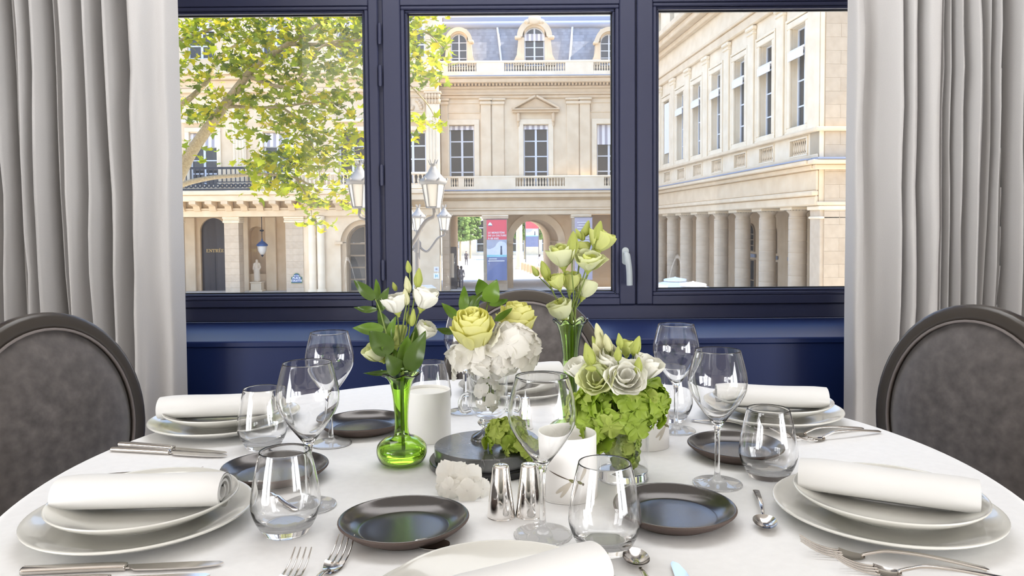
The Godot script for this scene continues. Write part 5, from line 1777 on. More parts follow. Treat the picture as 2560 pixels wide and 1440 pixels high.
# ---------------------------------------------------------------- chairs
func oval_ring(A: float, B: float, w: float, d: float, seg := 56) -> ArrayMesh:
	var s := Shape.new()
	s.grid(seg, 14, func(u: float, v: float) -> Vector3:
		var a := TAU * u
		var b := TAU * v
		var cx := pow(absf(cos(b)), 0.55) * signf(cos(b)) * w / 2
		var cz := pow(absf(sin(b)), 0.55) * signf(sin(b)) * d / 2
		var out := Vector2(cos(a) / A, sin(a) / B).normalized()
		return Vector3(A * cos(a) + out.x * cx, B * sin(a) + out.y * cx, -cz))
	return s.mesh()


func oval_pad(A: float, B: float, bulge: float) -> ArrayMesh:
	var s := Shape.new()
	s.grid(48, 10, func(u: float, v: float) -> Vector3:
		var r := v
		return Vector3(A * r * cos(TAU * u), B * r * sin(TAU * u), bulge * pow(maxf(0.0, 1.0 - pow(r, 3.0)), 0.7)))
	return s.mesh()


func build_chairs() -> void:
	# local axes: the sitter looks along +z, the back rises at z = -0.22
	var t := thing("dining_chair", "taupe velvet medallion chair with dark wood frame on the left side of the table", "chair", Vector3.ZERO, 0.0, "velvet chairs round the table")
	var lean := Basis(Vector3.RIGHT, deg_to_rad(-7))
	var up := Vector3(0, 0.722, -0.23)
	part(t, "back_frame", oval_ring(0.214, 0.234, 0.038, 0.042), M.chair_wood, up, lean)
	part(t, "backrest", oval_pad(0.199, 0.219, 0.03), M.velvet, up + lean * Vector3(0, 0, 0.006), lean)
	part(t, "backrest_rear", oval_pad(0.199, 0.219, 0.018), M.velvet, up + lean * Vector3(0, 0, -0.008), lean * Basis(Vector3.UP, PI))
	part(t, "piping", oval_ring(0.195, 0.215, 0.006, 0.006), M.velvet_piping, up + lean * Vector3(0, 0, 0.020), lean)
	for sx in [-1.0, 1.0]:
		part(t, "back_post", tube_mesh(PackedVector3Array([Vector3(sx * 0.13, 0.45, -0.20), Vector3(sx * 0.135, 0.57, -0.212)]), PackedFloat32Array([0.02, 0.018]), 10), M.chair_wood)
	var s := Shape.new()
	s.grid(40, 14, func(u: float, v: float) -> Vector3:
		var a := TAU * u
		var k := pow(absf(cos(a)), 4.0) + pow(absf(sin(a)), 4.0)
		var r := pow(k, -0.25)
		var w := v * 1.0
		var f := 1.0 if w < 0.55 else 1.0
		var q := clampf(w / 0.6, 0.0, 1.0)
		var fall := clampf((w - 0.6) / 0.4, 0.0, 1.0)
		return Vector3(0.245 * r * cos(a) * q * f * (1.0 + 0.02 * sin(fall * PI)), 0.495 - 0.03 * pow(q, 4.0) - 0.06 * fall, 0.235 * r * sin(a) * q))
	part(t, "seat", s.mesh(), M.velvet)
	part(t, "seat_frame", one_box(Vector3(0, 0.40, 0), Vector3(0.47, 0.06, 0.45), 0.02), M.chair_wood)
	for sx in [-1.0, 1.0]:
		for sz in [-1.0, 1.0]:
			part(t, "leg", tube_mesh(PackedVector3Array([Vector3(sx * 0.20, 0.39, sz * 0.185), Vector3(sx * 0.205, 0.34, sz * 0.19), Vector3(sx * 0.212, 0.0, sz * 0.21)]), PackedFloat32Array([0.026, 0.022, 0.013]), 10), M.chair_wood)
	var centre := Vector3(0.004, 0, -1.245)
	var spots := [[Vector3(-0.985, 0, -1.60), "", -0.03], [Vector3(0.985, 0, -1.62), "taupe velvet medallion chair with dark wood frame on the right side of the table", 0.03], [Vector3(0.035, 0, -2.10), "taupe velvet medallion chair at the back of the table before the window", 0.0]]
	for i in 3:
		var p: Vector3 = spots[i][0]
		var look := centre - p
		var turn := atan2(look.x, look.z) + float(spots[i][2])
		p -= Basis(Vector3.UP, turn) * Vector3(0, 0, -0.23)
		if i == 0:
			t.position = p
			t.rotation.y = turn
		else:
			copy_of(t, p, turn, spots[i][1])


# ---------------------------------------------------------------- table and what stands on it
func build_table() -> void:
	var c := Vector3(0.004, 0, -1.245)
	var t := thing("round_table", "round dining table hidden under a white cloth", "table", c)
	part(t, "tabletop", lathe_mesh(pv([0, 0.70, 0.735, 0.70, 0.745, 0.71, 0.745, 0.735, 0.735, 0.744, 0, 0.744]), 64), M.chair_wood)
	part(t, "pedestal", lathe_mesh(smooth2([0.30, 0.0, 0.28, 0.04, 0.09, 0.10, 0.07, 0.3, 0.09, 0.55, 0.2, 0.70], 5), 32), M.chair_wood)
	var s := Shape.new()
	var wob := func(a: float, p: Vector2) -> Vector2:
		var k := clampf((0.72 - p.y) / 0.35, 0.0, 1.0)
		return Vector2(p.x + k * (0.035 * sin(a * 14.0) + 0.018 * sin(a * 23.0 + 1.0)), p.y)
	var pr := PackedVector2Array()
	for i in 14:
		pr.append(Vector2(0.76 + 0.012 * (1.0 - i / 13.0), lerpf(0.53, 0.728, i / 13.0)))
	for q in [Vector2(0.7585, 0.738), Vector2(0.754, 0.745), Vector2(0.748, 0.749), Vector2(0.740, 0.75), Vector2(0.70, 0.75), Vector2(0.4, 0.75), Vector2(0.0, 0.75)]:
		pr.append(q)
	s.lathe(pr, 160, Vector3.ZERO, Basis(), Vector2.ONE, wob)
	var cl := thing("tablecloth", "smooth white linen cloth covering the round table", "tablecloth", c)
	part(cl, "cloth", s.mesh(), M.table_linen)


func spiral_napkin() -> ArrayMesh:
	# a cloth rolled up loosely, lying along x, its base at y = 0
	var s := Shape.new()
	var turns := 2.4
	var half := 0.110
	var at := func(u: float, off: float) -> Vector2:
		var a := -PI * 0.5 - u * turns * TAU
		var k := 1.0 - 0.30 * u * turns / 2.4 - 0.34 * u
		var r := k + off
		var p := Vector2(0.035 * r * cos(a), 0.0270 * r * sin(a))
		return Vector2(p.x, maxf(p.y, -0.0235 * maxf(k, 0.2)) + 0.0245)
	for side in [0.0, 1.0]:
		s.grid(80, 10, func(u: float, v: float) -> Vector3:
			var p: Vector2 = at.call(u, -0.13 * side)
			var x := lerpf(-half, half, v) * (1.0 - 0.03 * u)
			var soft := 1.0 - 0.05 * pow(absf(v * 2.0 - 1.0), 6.0) + 0.02 * sin(v * 7.0 + u * 3.0)
			return Vector3(x, p.y * soft, p.x * soft))
	for e in [-1.0, 1.0]:
		s.grid(80, 1, func(u: float, v: float) -> Vector3:
			var p: Vector2 = at.call(u, -0.13 * v)
			return Vector3(e * half * (1.0 - 0.03 * u), p.y * 0.95, p.x * 0.95))
	return s.mesh()


func build_place_settings() -> void:
	var who := ["at the front left", "at the front right", "at the back left", "at the back right", "at the back behind the flowers", "at the front edge"]
	var at := [Vector3(-0.502, TABLE_Y, -1.012), Vector3(0.500, TABLE_Y, -1.010), Vector3(-0.58, TABLE_Y, -1.515), Vector3(0.530, TABLE_Y, -1.555), Vector3(0.012, TABLE_Y, -1.815), Vector3(-0.018, TABLE_Y, -0.737)]
	var big := lathe_mesh(smooth2([0, 0.004, 0.0761, 0.004, 0.0761, 0.004, 0.0796, 0, 0.085, 0, 0.085, 0, 0.092, 0.004, 0.1195, 0.01, 0.1372, 0.0175, 0.142, 0.02, 0.1432, 0.0218, 0.1416, 0.0232, 0.1345, 0.0212, 0.1106, 0.0125, 0.0885, 0.0095, 0.0708, 0.009, 0, 0.009], 3), 72)
	var small := lathe_mesh(smooth2([0, 0.003, 0.0513, 0.003, 0.0513, 0.003, 0.054, 0, 0.0584, 0, 0.0584, 0, 0.0637, 0.004, 0.0885, 0.012, 0.1106, 0.0225, 0.1186, 0.0285, 0.1197, 0.0308, 0.1181, 0.0315, 0.1106, 0.0262, 0.0885, 0.0165, 0.0708, 0.0118, 0.0443, 0.0095, 0, 0.009], 3), 72)
	var roll := spiral_napkin()
	# direction of each rolled napkin in the table plane
	var turn := [deg_to_rad(3.0), deg_to_rad(-27.0), deg_to_rad(8.0), deg_to_rad(-10.0), deg_to_rad(20.0), deg_to_rad(31.0)]
	var shift := [Vector3(0.0, 0, 0.0), Vector3(0.004, 0, -0.006), Vector3(-0.01, 0, 0.012), Vector3(0.0, 0, 0.006), Vector3(0.0, 0, 0.0), Vector3(0.012, 0, 0.01)]
	var charger: Node3D
	var plate: Node3D
	var napkin: Node3D
	for i in 6:
		var p: Vector3 = at[i]
		var la := "large white porcelain charger plate %s of the table" % who[i]
		var lb := "white coupe plate on the charger %s of the table" % who[i]
		var lc := "rolled white napkin on the plate %s of the table" % who[i]
		if i == 0:
			charger = thing("charger_plate", la, "plate", p, 0.0, "white charger plates")
			part(charger, "dish", big, M.porcelain)
			plate = thing("dinner_plate", lb, "plate", p + Vector3(0.004, 0.0092, 0.0), 0.0, "white coupe plates")
			part(plate, "dish", small, M.porcelain)
			napkin = thing("rolled_napkin", lc, "napkin", p + Vector3(0, 0.0205, 0) + shift[i], turn[i], "rolled white napkins")
			part(napkin, "cloth", roll, M.napkin_linen)
		else:
			copy_of(charger, p, 0.2 * i, la)
			copy_of(plate, p + Vector3(0.004, 0.0092, 0.0), 0.4 * i, lb)
			copy_of(napkin, p + Vector3(0, 0.0205, 0) + shift[i], turn[i], lc)
	# dark stoneware bread plates, slightly uneven like hand-made ones
	var spots := [Vector3(-0.1436, 0.768, -0.9769), Vector3(0.2174, 0.768, -1.0163), Vector3(-0.3807, 0.768, -1.1983), Vector3(-0.2942, 0.768, -1.4791), Vector3(0.3861, 0.768, -1.3003)]
	var says := ["dark glazed stoneware bread plate in the front, left of the shakers", "dark glazed stoneware bread plate right of the front tumbler", "dark glazed stoneware bread plate behind the left tumbler", "dark glazed stoneware bread plate left of the green bud vase", "dark glazed stoneware bread plate behind the right wine glass"]
	var wob := func(a: float, p: Vector2) -> Vector2:
		var k := 1.0 + 0.02 * cos(2.0 * a + 0.6) + 0.012 * cos(3.0 * a + 2.0)
		return Vector2(p.x * k, p.y)
	var under := Shape.new()
	under.lathe(smooth2([0, 0.0, 0.050, 0.0, 0.056, 0.0015, 0.070, 0.008, 0.081, 0.0165, 0.0838, 0.0195, 0.0826, 0.0218], 4), 56, Vector3.ZERO, Basis(), Vector2.ONE, wob)
	var over := Shape.new()
	over.lathe(smooth2([0.0826, 0.0218, 0.0795, 0.0215, 0.070, 0.0135, 0.060, 0.0085, 0.054, 0.0072, 0.04, 0.0066, 0, 0.0066], 4), 56, Vector3.ZERO, Basis(), Vector2.ONE, wob)
	var um := under.mesh()
	var om := over.mesh()
	for i in 5:
		var p := Vector3(spots[i].x, TABLE_Y, spots[i].z)
		var t := thing("bread_plate", says[i], "plate", p, 1.1 * i, "dark bread plates")
		part(t, "bare_underside", um, M.stoneware_bare)
		part(t, "glazed_top", om, M.stoneware_glaze)


func build_glasses() -> void:
	# wine glass: outside up, over the rim, inside down
	var bowl := smooth2([0, 0.0, 0.034, 0.0, 0.0375, 0.0012, 0.0375, 0.0012, 0.0375, 0.0022, 0.034, 0.0032, 0.015, 0.006, 0.0065, 0.011, 0.0042, 0.022, 0.0038, 0.05, 0.0042, 0.078, 0.0065, 0.090, 0.013, 0.100, 0.028, 0.120, 0.040, 0.140, 0.0442, 0.155, 0.0435, 0.170, 0.0395, 0.188, 0.0345, 0.2065, 0.0339, 0.2072, 0.0332, 0.2065, 0.0383, 0.188, 0.0423, 0.170, 0.0430, 0.155, 0.0386, 0.140, 0.0265, 0.1205, 0.0115, 0.102, 0.004, 0.0965, 0, 0.0955], 5)
	var wine := thing("wine_glass", "", "wine glass", Vector3.ZERO, 0.0, "empty wine glasses")
	part(wine, "glass", lathe_mesh(bowl, 64), M.clear_glass)
	var spots := [Vector3(0.0372, 0.75, -0.9669), Vector3(-0.2927, 0.75, -1.0748), Vector3(-0.3367, 0.75, -1.3886), Vector3(0.314, 0.75, -1.1562), Vector3(0.3162, 0.75, -1.461), Vector3(-0.1034, 0.75, -1.6234)]
	var says := ["nearest empty wine glass, in front of the chrome shakers", "empty wine glass behind the left front tumbler", "empty wine glass farthest left, before the navy panel", "empty wine glass right of the dark plate by the right tumbler", "empty wine glass at the back right before the blue sill", "empty wine glass behind the white bouquet"]
	for i in 6:
		if i == 0:
			wine.position = spots[i]
			wine.set_meta("label", says[i])
		else:
			copy_of(wine, spots[i], 0.3 * i, says[i])
	var cup := smooth2([0, 0.0, 0.026, 0.0, 0.0295, 0.0015, 0.0318, 0.005, 0.040, 0.020, 0.0445, 0.034, 0.0448, 0.042, 0.0425, 0.062, 0.0375, 0.088, 0.0328, 0.1075, 0.0322, 0.1082, 0.0315, 0.1075, 0.0361, 0.088, 0.0410, 0.062, 0.0432, 0.042, 0.0426, 0.034, 0.037, 0.021, 0.026, 0.0125, 0.012, 0.0105, 0, 0.0102], 5)
	var tumbler := thing("water_tumbler", "", "tumbler", Vector3.ZERO, 0.0, "clear water tumblers")
	part(tumbler, "glass", lathe_mesh(cup, 64), M.clear_glass)
	spots = [Vector3(0.1119, 0.75, -0.9218), Vector3(-0.2995, 0.75, -0.9835), Vector3(-0.4568, 0.75, -1.3713), Vector3(0.403, 0.75, -1.1878), Vector3(0.3225, 0.75, -1.5431), Vector3(-0.1779, 0.75, -1.6256)]
	says = ["clear tumbler nearest the viewer, right of the wine glass", "clear tumbler on the left between napkin and dark plate", "clear tumbler at the back left before the rolled napkin", "clear tumbler on the right beside the wine glass", "clear tumbler at the back right behind the wine glass stem", "clear tumbler behind the white candle holder"]
	for i in 6:
		if i == 0:
			tumbler.position = spots[i]
			tumbler.set_meta("label", says[i])
		else:
			copy_of(tumbler, spots[i], 0.3 * i, says[i])


# cutlery lies along +x from the end of the handle at x = 0
func strip(path: PackedVector2Array, widths: PackedFloat32Array, thick: float) -> ArrayMesh:
	var s := Shape.new()
	var last := path.size() - 1
	s.grid(last, 12, func(u: float, v: float) -> Vector3:
		var i := int(round(u * last))
		var a := TAU * v
		var end := 0.35 if i == 0 or i == last else 1.0
		var w := widths[mini(i, widths.size() - 1)] / 2 * pow(absf(cos(a)), 0.7) * signf(cos(a)) * end
		var h := thick / 2 * pow(absf(sin(a)), 0.7) * signf(sin(a)) * end
		return Vector3(path[i].x, path[i].y + h, -w))
	return s.mesh()


func make_fork(length: float) -> Array:
	var k := length / 0.2
	var path := smooth2([0, 0.0035, 0.03, 0.008, 0.07, 0.0125, 0.105, 0.013, 0.122, 0.009, 0.135, 0.0045], 5)
	for i in path.size():
		path[i].x *= k
	var w := PackedFloat32Array()
	for i in path.size():
		w.append(lerpf(0.0095, 0.0055, minf(1.0, i / 18.0)))
	var handle := strip(path, w, 0.0038)
	var s := Shape.new()
	for side in [0.0, 1.0]:
		s.grid(8, 8, func(u: float, v: float) -> Vector3:
			var x := lerpf(0.130, 0.158, u)
			var half := lerpf(0.003, 0.0122, pow(sin(u * PI / 2), 0.6))
			var z := (v - 0.5) * 2.0 * half
			return Vector3(x * k, 0.0042 - 0.0022 * sin(u * PI) + 1.6 * z * z * 10.0 + (0.0 if side == 0.0 else -0.0018), z))
	var head := s.mesh()
	var tines := []
	for i in 4:
		var z := -0.0105 + 0.007 * i
		var p := smooth_path([Vector3(0.155 * k, 0.0038, z), Vector3(0.17 * k, 0.0045, z), Vector3(0.187 * k, 0.0095, z * 0.98), Vector3(0.203 * k, 0.0185, z * 0.94)], 4)
		tines.append(tube_mesh(p, ramp(0.0017, 0.0007, p.size()), 6))
	return [handle, head, tines]


func lay(o: Node3D, from: Vector3, to: Vector3) -> void:
	o.position = Vector3(from.x, TABLE_Y, from.z)
	o.rotation.y = atan2(-(to.z - from.z), to.x - from.x)


func build_cutlery() -> void:
	var fork_bits := make_fork(0.2)
	var forks := [
		[Vector3(0.5424, 0, -0.8517), Vector3(0.351, 0, -0.9085), "large steel fork in front of the right charger"],
		[Vector3(0.566, 0, -0.815), Vector3(0.3695, 0, -0.8636), "steel fork lowest on the right, cut by the picture edge"],
		[Vector3(0.678, 0, -1.455), Vector3(0.49, 0, -1.402), "steel fork behind, before the back right charger"],
		[Vector3(0.700, 0, -1.432), Vector3(0.5455, 0, -1.382), "steel fork in front of its twin at the back right"],
		[Vector3(-0.262, 0, -0.69), Vector3(-0.252, 0, -0.893), "steel fork at the bottom edge, left of the pair"],
		[Vector3(-0.225, 0, -0.727), Vector3(-0.208, 0, -0.93), "larger steel fork at the bottom edge, right of the pair"],
		[Vector3(-0.67, 0, -1.165), Vector3(-0.470, 0, -1.172), "steel fork tips beyond the front left napkin, right one"],
		[Vector3(-0.70, 0, -1.185), Vector3(-0.498, 0, -1.192), "steel fork tips beyond the front left napkin, left one"],
	]
	var proto: Node3D
	for i in forks.size():
		if i == 0:
			proto = thing("fork", forks[i][2], "fork", Vector3.ZERO, 0.0, "steel forks")
			part(proto, "handle", fork_bits[0], M.steel)
			part(proto, "head", fork_bits[1], M.steel)
			for m in fork_bits[2]:
				part(proto, "tine", m, M.steel)
			lay(proto, forks[i][0], forks[i][1])
		else:
			lay(copy_of(proto, Vector3.ZERO, 0.0, forks[i][2]), forks[i][0], forks[i][1])
	# knives: a round-shouldered handle and a flat blade with a notch
	var hp := smooth2([0, 0.0045, 0.01, 0.0048, 0.06, 0.005, 0.10, 0.005, 0.112, 0.0046, 0.118, 0.004], 4)
	var hw := PackedFloat32Array()
	for i in hp.size():
		hw.append(lerpf(0.0135, 0.0115, float(i) / hp.size()))
	var kh := strip(hp, hw, 0.0085)
	var bl := Shape.new()
	bl.prism(PackedVector2Array([Vector2(0.114, -0.004), Vector2(0.122, -0.0035), Vector2(0.130, -0.009), Vector2(0.16, -0.0105), Vector2(0.20, -0.0095), Vector2(0.222, -0.005), Vector2(0.228, 0.001), Vector2(0.222, 0.0045), Vector2(0.19, 0.006), Vector2(0.122, 0.005), Vector2(0.114, 0.004)]), 0.003, 0.0048, Basis(Vector3.RIGHT, -PI / 2))
	var kb := bl.mesh()
	var knives := [
		[Vector3(-0.726, 0, -1.386), Vector3(-0.508, 0, -1.326), "steel knife nearer the back left plate, upper of two"],
		[Vector3(-0.723, 0, -1.353), Vector3(-0.532, 0, -1.315), "steel knife at the left table edge, lower of two"],
		[Vector3(-0.572, 0, -0.866), Vector3(-0.345, 0, -0.884), "steel knife below the front left charger"],
		[Vector3(-0.575, 0, -0.835), Vector3(-0.345, 0, -0.852), "steel knife lowest at the bottom left corner"],
		[Vector3(0.682, 0, -1.1177), Vector3(0.46, 0, -1.15), "steel knife handle behind the front right charger, farther one"],
		[Vector3(0.676, 0, -1.098), Vector3(0.45, 0, -1.13), "steel knife handle behind the front right charger, nearer one"],
		[Vector3(0.185, 0, -0.65), Vector3(0.187, 0, -0.872), "steel knife tip at the bottom edge right of the napkin"],
	]
	for i in knives.size():
		if i == 0:
			proto = thing("table_knife", knives[i][2], "knife", Vector3.ZERO, 0.0, "steel knives")
			part(proto, "handle", kh, M.steel)
			part(proto, "blade", kb, M.steel)
			lay(proto, knives[i][0], knives[i][1])
		else:
			lay(copy_of(proto, Vector3.ZERO, 0.0, knives[i][2]), knives[i][0], knives[i][1])
	# spoons
	var sp := smooth2([0, 0.003, 0.03, 0.007, 0.07, 0.0115, 0.095, 0.0105, 0.108, 0.0075, 0.114, 0.0068], 5)
	var sw := PackedFloat32Array()
	for i in sp.size():
		sw.append(lerpf(0.0105, 0.0045, minf(1.0, i / 18.0)))
	var sh := strip(sp, sw, 0.003)
	var b := Shape.new()
	for side in [0.0, 1.0]:
		b.grid(28, 8, func(u: float, v: float) -> Vector3:
			var a := TAU * u
			var long := 0.0235 * (1.0 + 0.12 * cos(a))
			var p := Vector3(0.137 + long * v * cos(a), 0.0, 0.0155 * v * sin(a))
			p.y = 0.0015 + 0.0075 * v * v + (0.0 if side == 0.0 else 0.0011)
			return p)
	var sb := b.mesh()
	var spoons := [
		[Vector3(-0.30, 0, -1.035), Vector3(-0.415, 0, -1.16), "steel spoon between the front left plate and the dark plate"],
		[Vector3(0.362, 0, -1.12), Vector3(0.325, 0, -0.96), "steel spoon with its bowl to the viewer, left of the right charger"],
		[Vector3(0.362, 0, -1.53), Vector3(0.492, 0, -1.44), "steel spoon behind the right-hand dark plate"],
		[Vector3(0.035, 0, -0.895), Vector3(-0.122, 0, -0.925), "steel spoon bowl below the front dark plate"],
		[Vector3(0.148, 0, -0.742), Vector3(0.143, 0, -0.90), "steel spoon bowl at the bottom edge right of the napkin"],
	]
	for i in spoons.size():
		if i == 0:
			proto = thing("spoon", spoons[i][2], "spoon", Vector3.ZERO, 0.0, "steel spoons")
			part(proto, "handle", sh, M.steel)
			part(proto, "bowl", sb, M.steel)
			lay(proto, spoons[i][0], spoons[i][1])
		else:
			lay(copy_of(proto, Vector3.ZERO, 0.0, spoons[i][2]), spoons[i][0], spoons[i][1])


func dragonfly(parent: Node, r: float, angle: float, y: float, size: float) -> void:
	# a print on the round wall of the holder, laid on as thin shapes that follow it
	var put_on := func(p: Vector2) -> Vector3:
		var a := angle + p.x * size / r
		return Vector3((r + 0.0003) * sin(a), y + p.y * size, (r + 0.0003) * cos(a))
	var wing := func(from: Vector2, to: Vector2, w0: float, w1: float, called: String, m: Material) -> void:
		var s := Shape.new()
		var side := (to - from).orthogonal().normalized()
		s.grid(8, 4, func(u: float, v: float) -> Vector3:
			var w := lerpf(w0, w1, u) * sqrt(sin(clampf(u, 0.04, 0.97) * PI))
			var q: Vector3 = put_on.call(from.lerp(to, u) + side * (v - 0.5) * w)
			return q)
		part(parent, called, s.mesh(), m)
	wing.call(Vector2(0.0, 0.0), Vector2(-1.15, 0.42), 0.07, 0.06, "printed_tail", M.print_brown)
	wing.call(Vector2(-0.05, 0.02), Vector2(0.5, -0.2), 0.2, 0.16, "printed_thorax", M.print_olive)
	wing.call(Vector2(0.45, -0.18), Vector2(0.62, -0.28), 0.16, 0.16, "printed_head", M.print_brown)
	for q in [Vector2(-0.75, -0.75), Vector2(-0.5, -0.95)]:
		wing.call(Vector2(0.12, -0.06), q, 0.16, 0.24, "printed_wing", M.print_wing)
	for q in [Vector2(0.62, 0.72), Vector2(0.85, 0.62)]:
		wing.call(Vector2(0.2, -0.06), q, 0.14, 0.2, "printed_wing", M.print_wing)


func build_centre() -> void:
	mat("print_brown", lin(0.10, 0.07, 0.045), 0.5)
	mat("print_olive", lin(0.16, 0.16, 0.05), 0.5)
	mat("print_wing", lin(0.58, 0.53, 0.45), 0.5)
	mat("candle_wax", lin(0.85, 0.83, 0.76), 0.5)
	# three white holders with printed dragonflies
	var shell := lathe_mesh(smooth2([0, 0.0, 0.040, 0.0, 0.0432, 0.0015, 0.0435, 0.004, 0.0435, 0.004, 0.0435, 0.0925, 0.0435, 0.0925, 0.0431, 0.0938, 0.0420, 0.0938, 0.0416, 0.0925, 0.0416, 0.0925, 0.0416, 0.006, 0.0416, 0.006, 0, 0.006], 3), 48)
	var where := [Vector3(-0.1614, 0.75, -1.4209), Vector3(0.0796, 0.75, -1.1157), Vector3(0.2394, 0.75, -1.3684)]
	var says := ["white candle holder left of the bouquet, plain side forward", "white dragonfly candle holder in the middle behind the wine glass", "white dragonfly candle holder behind the flower cylinder"]
	for i in 3:
		var t := thing("candle_holder", says[i], "candle holder", where[i], 0.0, "white candle holders")
		part(t, "holder", shell, M.white_ceramic)
		var wax: float = [0.088, 0.055, 0.055][i]
		part(t, "candle", lathe_mesh(pv([0.0412, 0.0065, 0.0412, wax, 0.0412, wax, 0.0, wax]), 40), M.candle_wax)
		if i > 0:
			part(t, "wick", tube_mesh(PackedVector3Array([Vector3(0, wax - 0.002, 0), Vector3(0.001, wax + 0.005, 0)]), PackedFloat32Array([0.0008, 0.0008]), 5), M.cloth_dark)
		if i == 1:
			dragonfly(t, 0.0435, 0.02, 0.036, 0.027)
		elif i == 2:
			dragonfly(t, 0.0435, 0.75, 0.045, 0.027)
	# chrome shakers
	var sk := lathe_mesh(smooth2([0, 0.0, 0.0178, 0.0, 0.019, 0.0012, 0.019, 0.004, 0.0165, 0.028, 0.0135, 0.052, 0.0117, 0.066, 0.0112, 0.0695, 0.0098, 0.0715, 0.006, 0.0722, 0, 0.0722], 4), 40)
	var spots := [Vector3(-0.0176, 0.75, -1.0332), Vector3(0.0212, 0.75, -1.0368), Vector3(0.0161, 0.75, -1.455)]
	says = ["chrome salt shaker left of the wine glass stem", "chrome pepper shaker touching the wine glass stem", "chrome shaker behind the bouquet, seen through the wine glass"]
	for i in 3:
		var t := thing("salt_shaker", says[i], "shaker", spots[i], 0.0, "chrome shakers")
		part(t, "body", sk, M.chrome)
		for k in 5:
			var a := TAU * k / 5
			part(t, "hole", lathe_mesh(pv([0.0008, -0.0005, 0.0008, 0.0002, 0, 0.0002]), 6), M.seal_black, Vector3(0.004 * cos(a), 0.0722, 0.004 * sin(a)))
	# two round slate boards, one on the other
	var c := Vector3(-0.045, TABLE_Y, -1.262)
	var low := thing("slate_board", "lower dark polished round board under the slate disc", "board", c)
	part(low, "disc", lathe_mesh(pv([0, 0, 0.092, 0, 0.092, 0, 0.096, 0.003, 0.096, 0.011, 0.096, 0.011, 0.0945, 0.013, 0, 0.013]), 64), M.slate_under)
	var hi := thing("slate_board", "upper round grey slate board with pale veins under the bouquet", "board", c + Vector3(0, 0.013, 0))
	part(hi, "disc", lathe_mesh(pv([0, 0, 0.086, 0, 0.086, 0, 0.0875, 0.0012, 0.0875, 0.0205, 0.0875, 0.0205, 0.0862, 0.0218, 0.0862, 0.0218, 0, 0.0218]), 64), M.slate)
	# green bud vase: outside and inside of a squat bulb with a long neck
	var v1 := thing("bud_vase", "green glass bud vase with a round foot, left of the candle", "vase", Vector3(-0.1883, 0.75, -1.2669))
	var frill := func(a: float, p: Vector2) -> Vector2:
		var k := clampf((p.y - 0.146) / 0.012, 0.0, 1.0)
		return Vector2(p.x * (1.0 + 0.10 * k * sin(a * 6.0)), p.y + 0.004 * k * sin(a * 6.0 + 0.6))
	var s := Shape.new()
	s.lathe(smooth2([0, 0.0, 0.022, 0.0, 0.036, 0.006, 0.0422, 0.020, 0.040, 0.034, 0.028, 0.0445, 0.0165, 0.0485, 0.0125, 0.054, 0.0112, 0.072, 0.0125, 0.10, 0.0155, 0.125, 0.020, 0.142, 0.028, 0.1515, 0.034, 0.154, 0.0325, 0.156, 0.026, 0.153, 0.0175, 0.142, 0.0135, 0.125, 0.0105, 0.10, 0.0092, 0.072, 0.0105, 0.054, 0.015, 0.046, 0.027, 0.041, 0.037, 0.032, 0.038, 0.020, 0.032, 0.009, 0.02, 0.005, 0, 0.005], 4), 48, Vector3.ZERO, Basis(), Vector2.ONE, frill)
	part(v1, "glass", s.mesh(), M.green_glass)
	part(v1, "water", lathe_mesh(smooth2([0, 0.0056, 0.02, 0.0056, 0.0315, 0.0095, 0.0375, 0.020, 0.0372, 0.024, 0.0372, 0.024, 0, 0.024], 4), 32), M.water)
	# tall bud vase with a frilled lip
	var at2 := Vector3(0.1056, 0.75, -1.3821)
	var h2 := 0.9779 - TABLE_Y
	var v2 := thing("bud_vase", "tall pale green glass bud vase with a frilled lip", "vase", at2)
	s = Shape.new()
	var frill2 := func(a: float, p: Vector2) -> Vector2:
		var k := clampf((p.y - h2 + 0.014) / 0.014, 0.0, 1.0)
		return Vector2(p.x * (1.0 + 0.12 * k * sin(a * 7.0)), p.y + 0.005 * k * sin(a * 7.0 + 0.6))
	s.lathe(smooth2([0, 0.0, 0.022, 0.0, 0.034, 0.006, 0.039, 0.018, 0.036, 0.03, 0.022, 0.041, 0.0135, 0.047, 0.0118, 0.06, 0.0122, 0.11, 0.0150, h2 - 0.06, 0.0195, h2 - 0.028, 0.0255, h2 - 0.007, 0.0305, h2 - 0.003, 0.029, h2 - 0.0005, 0.024, h2 - 0.005, 0.0172, h2 - 0.028, 0.0130, h2 - 0.06, 0.0102, 0.11, 0.0098, 0.06, 0.012, 0.046, 0.02, 0.038, 0.033, 0.028, 0.035, 0.018, 0.03, 0.008, 0.02, 0.005, 0, 0.005], 4), 48, Vector3.ZERO, Basis(), Vector2.ONE, frill2)
	part(v2, "glass", s.mesh(), M.pale_green_glass)
	# crystal urn with a ribbed cup, knop, foot and two handles, standing on the slate
	var at3 := Vector3(-0.042, TABLE_Y + 0.0348, -1.288)
	var v3 := thing("crystal_urn", "small crystal footed urn with two handles on the slate", "vase", at3)
	s = Shape.new()
	var ribs := func(a: float, p: Vector2) -> Vector2:
		var k := clampf((0.082 - p.y) / 0.02, 0.0, 1.0) * clampf((p.y - 0.036) / 0.012, 0.0, 1.0)
		return Vector2(p.x * (1.0 + 0.045 * k * (absf(cos(a * 6.0)) - 0.5)), p.y)
	s.lathe(smooth2([0, 0.0, 0.029, 0.0, 0.030, 0.002, 0.030, 0.006, 0.026, 0.009, 0.014, 0.016, 0.0105, 0.021, 0.0155, 0.025, 0.019, 0.030, 0.0155, 0.035, 0.012, 0.0385, 0, 0.0385], 4), 60)
	part(v3, "foot", s.mesh(), M.crystal_glass)
	s = Shape.new()
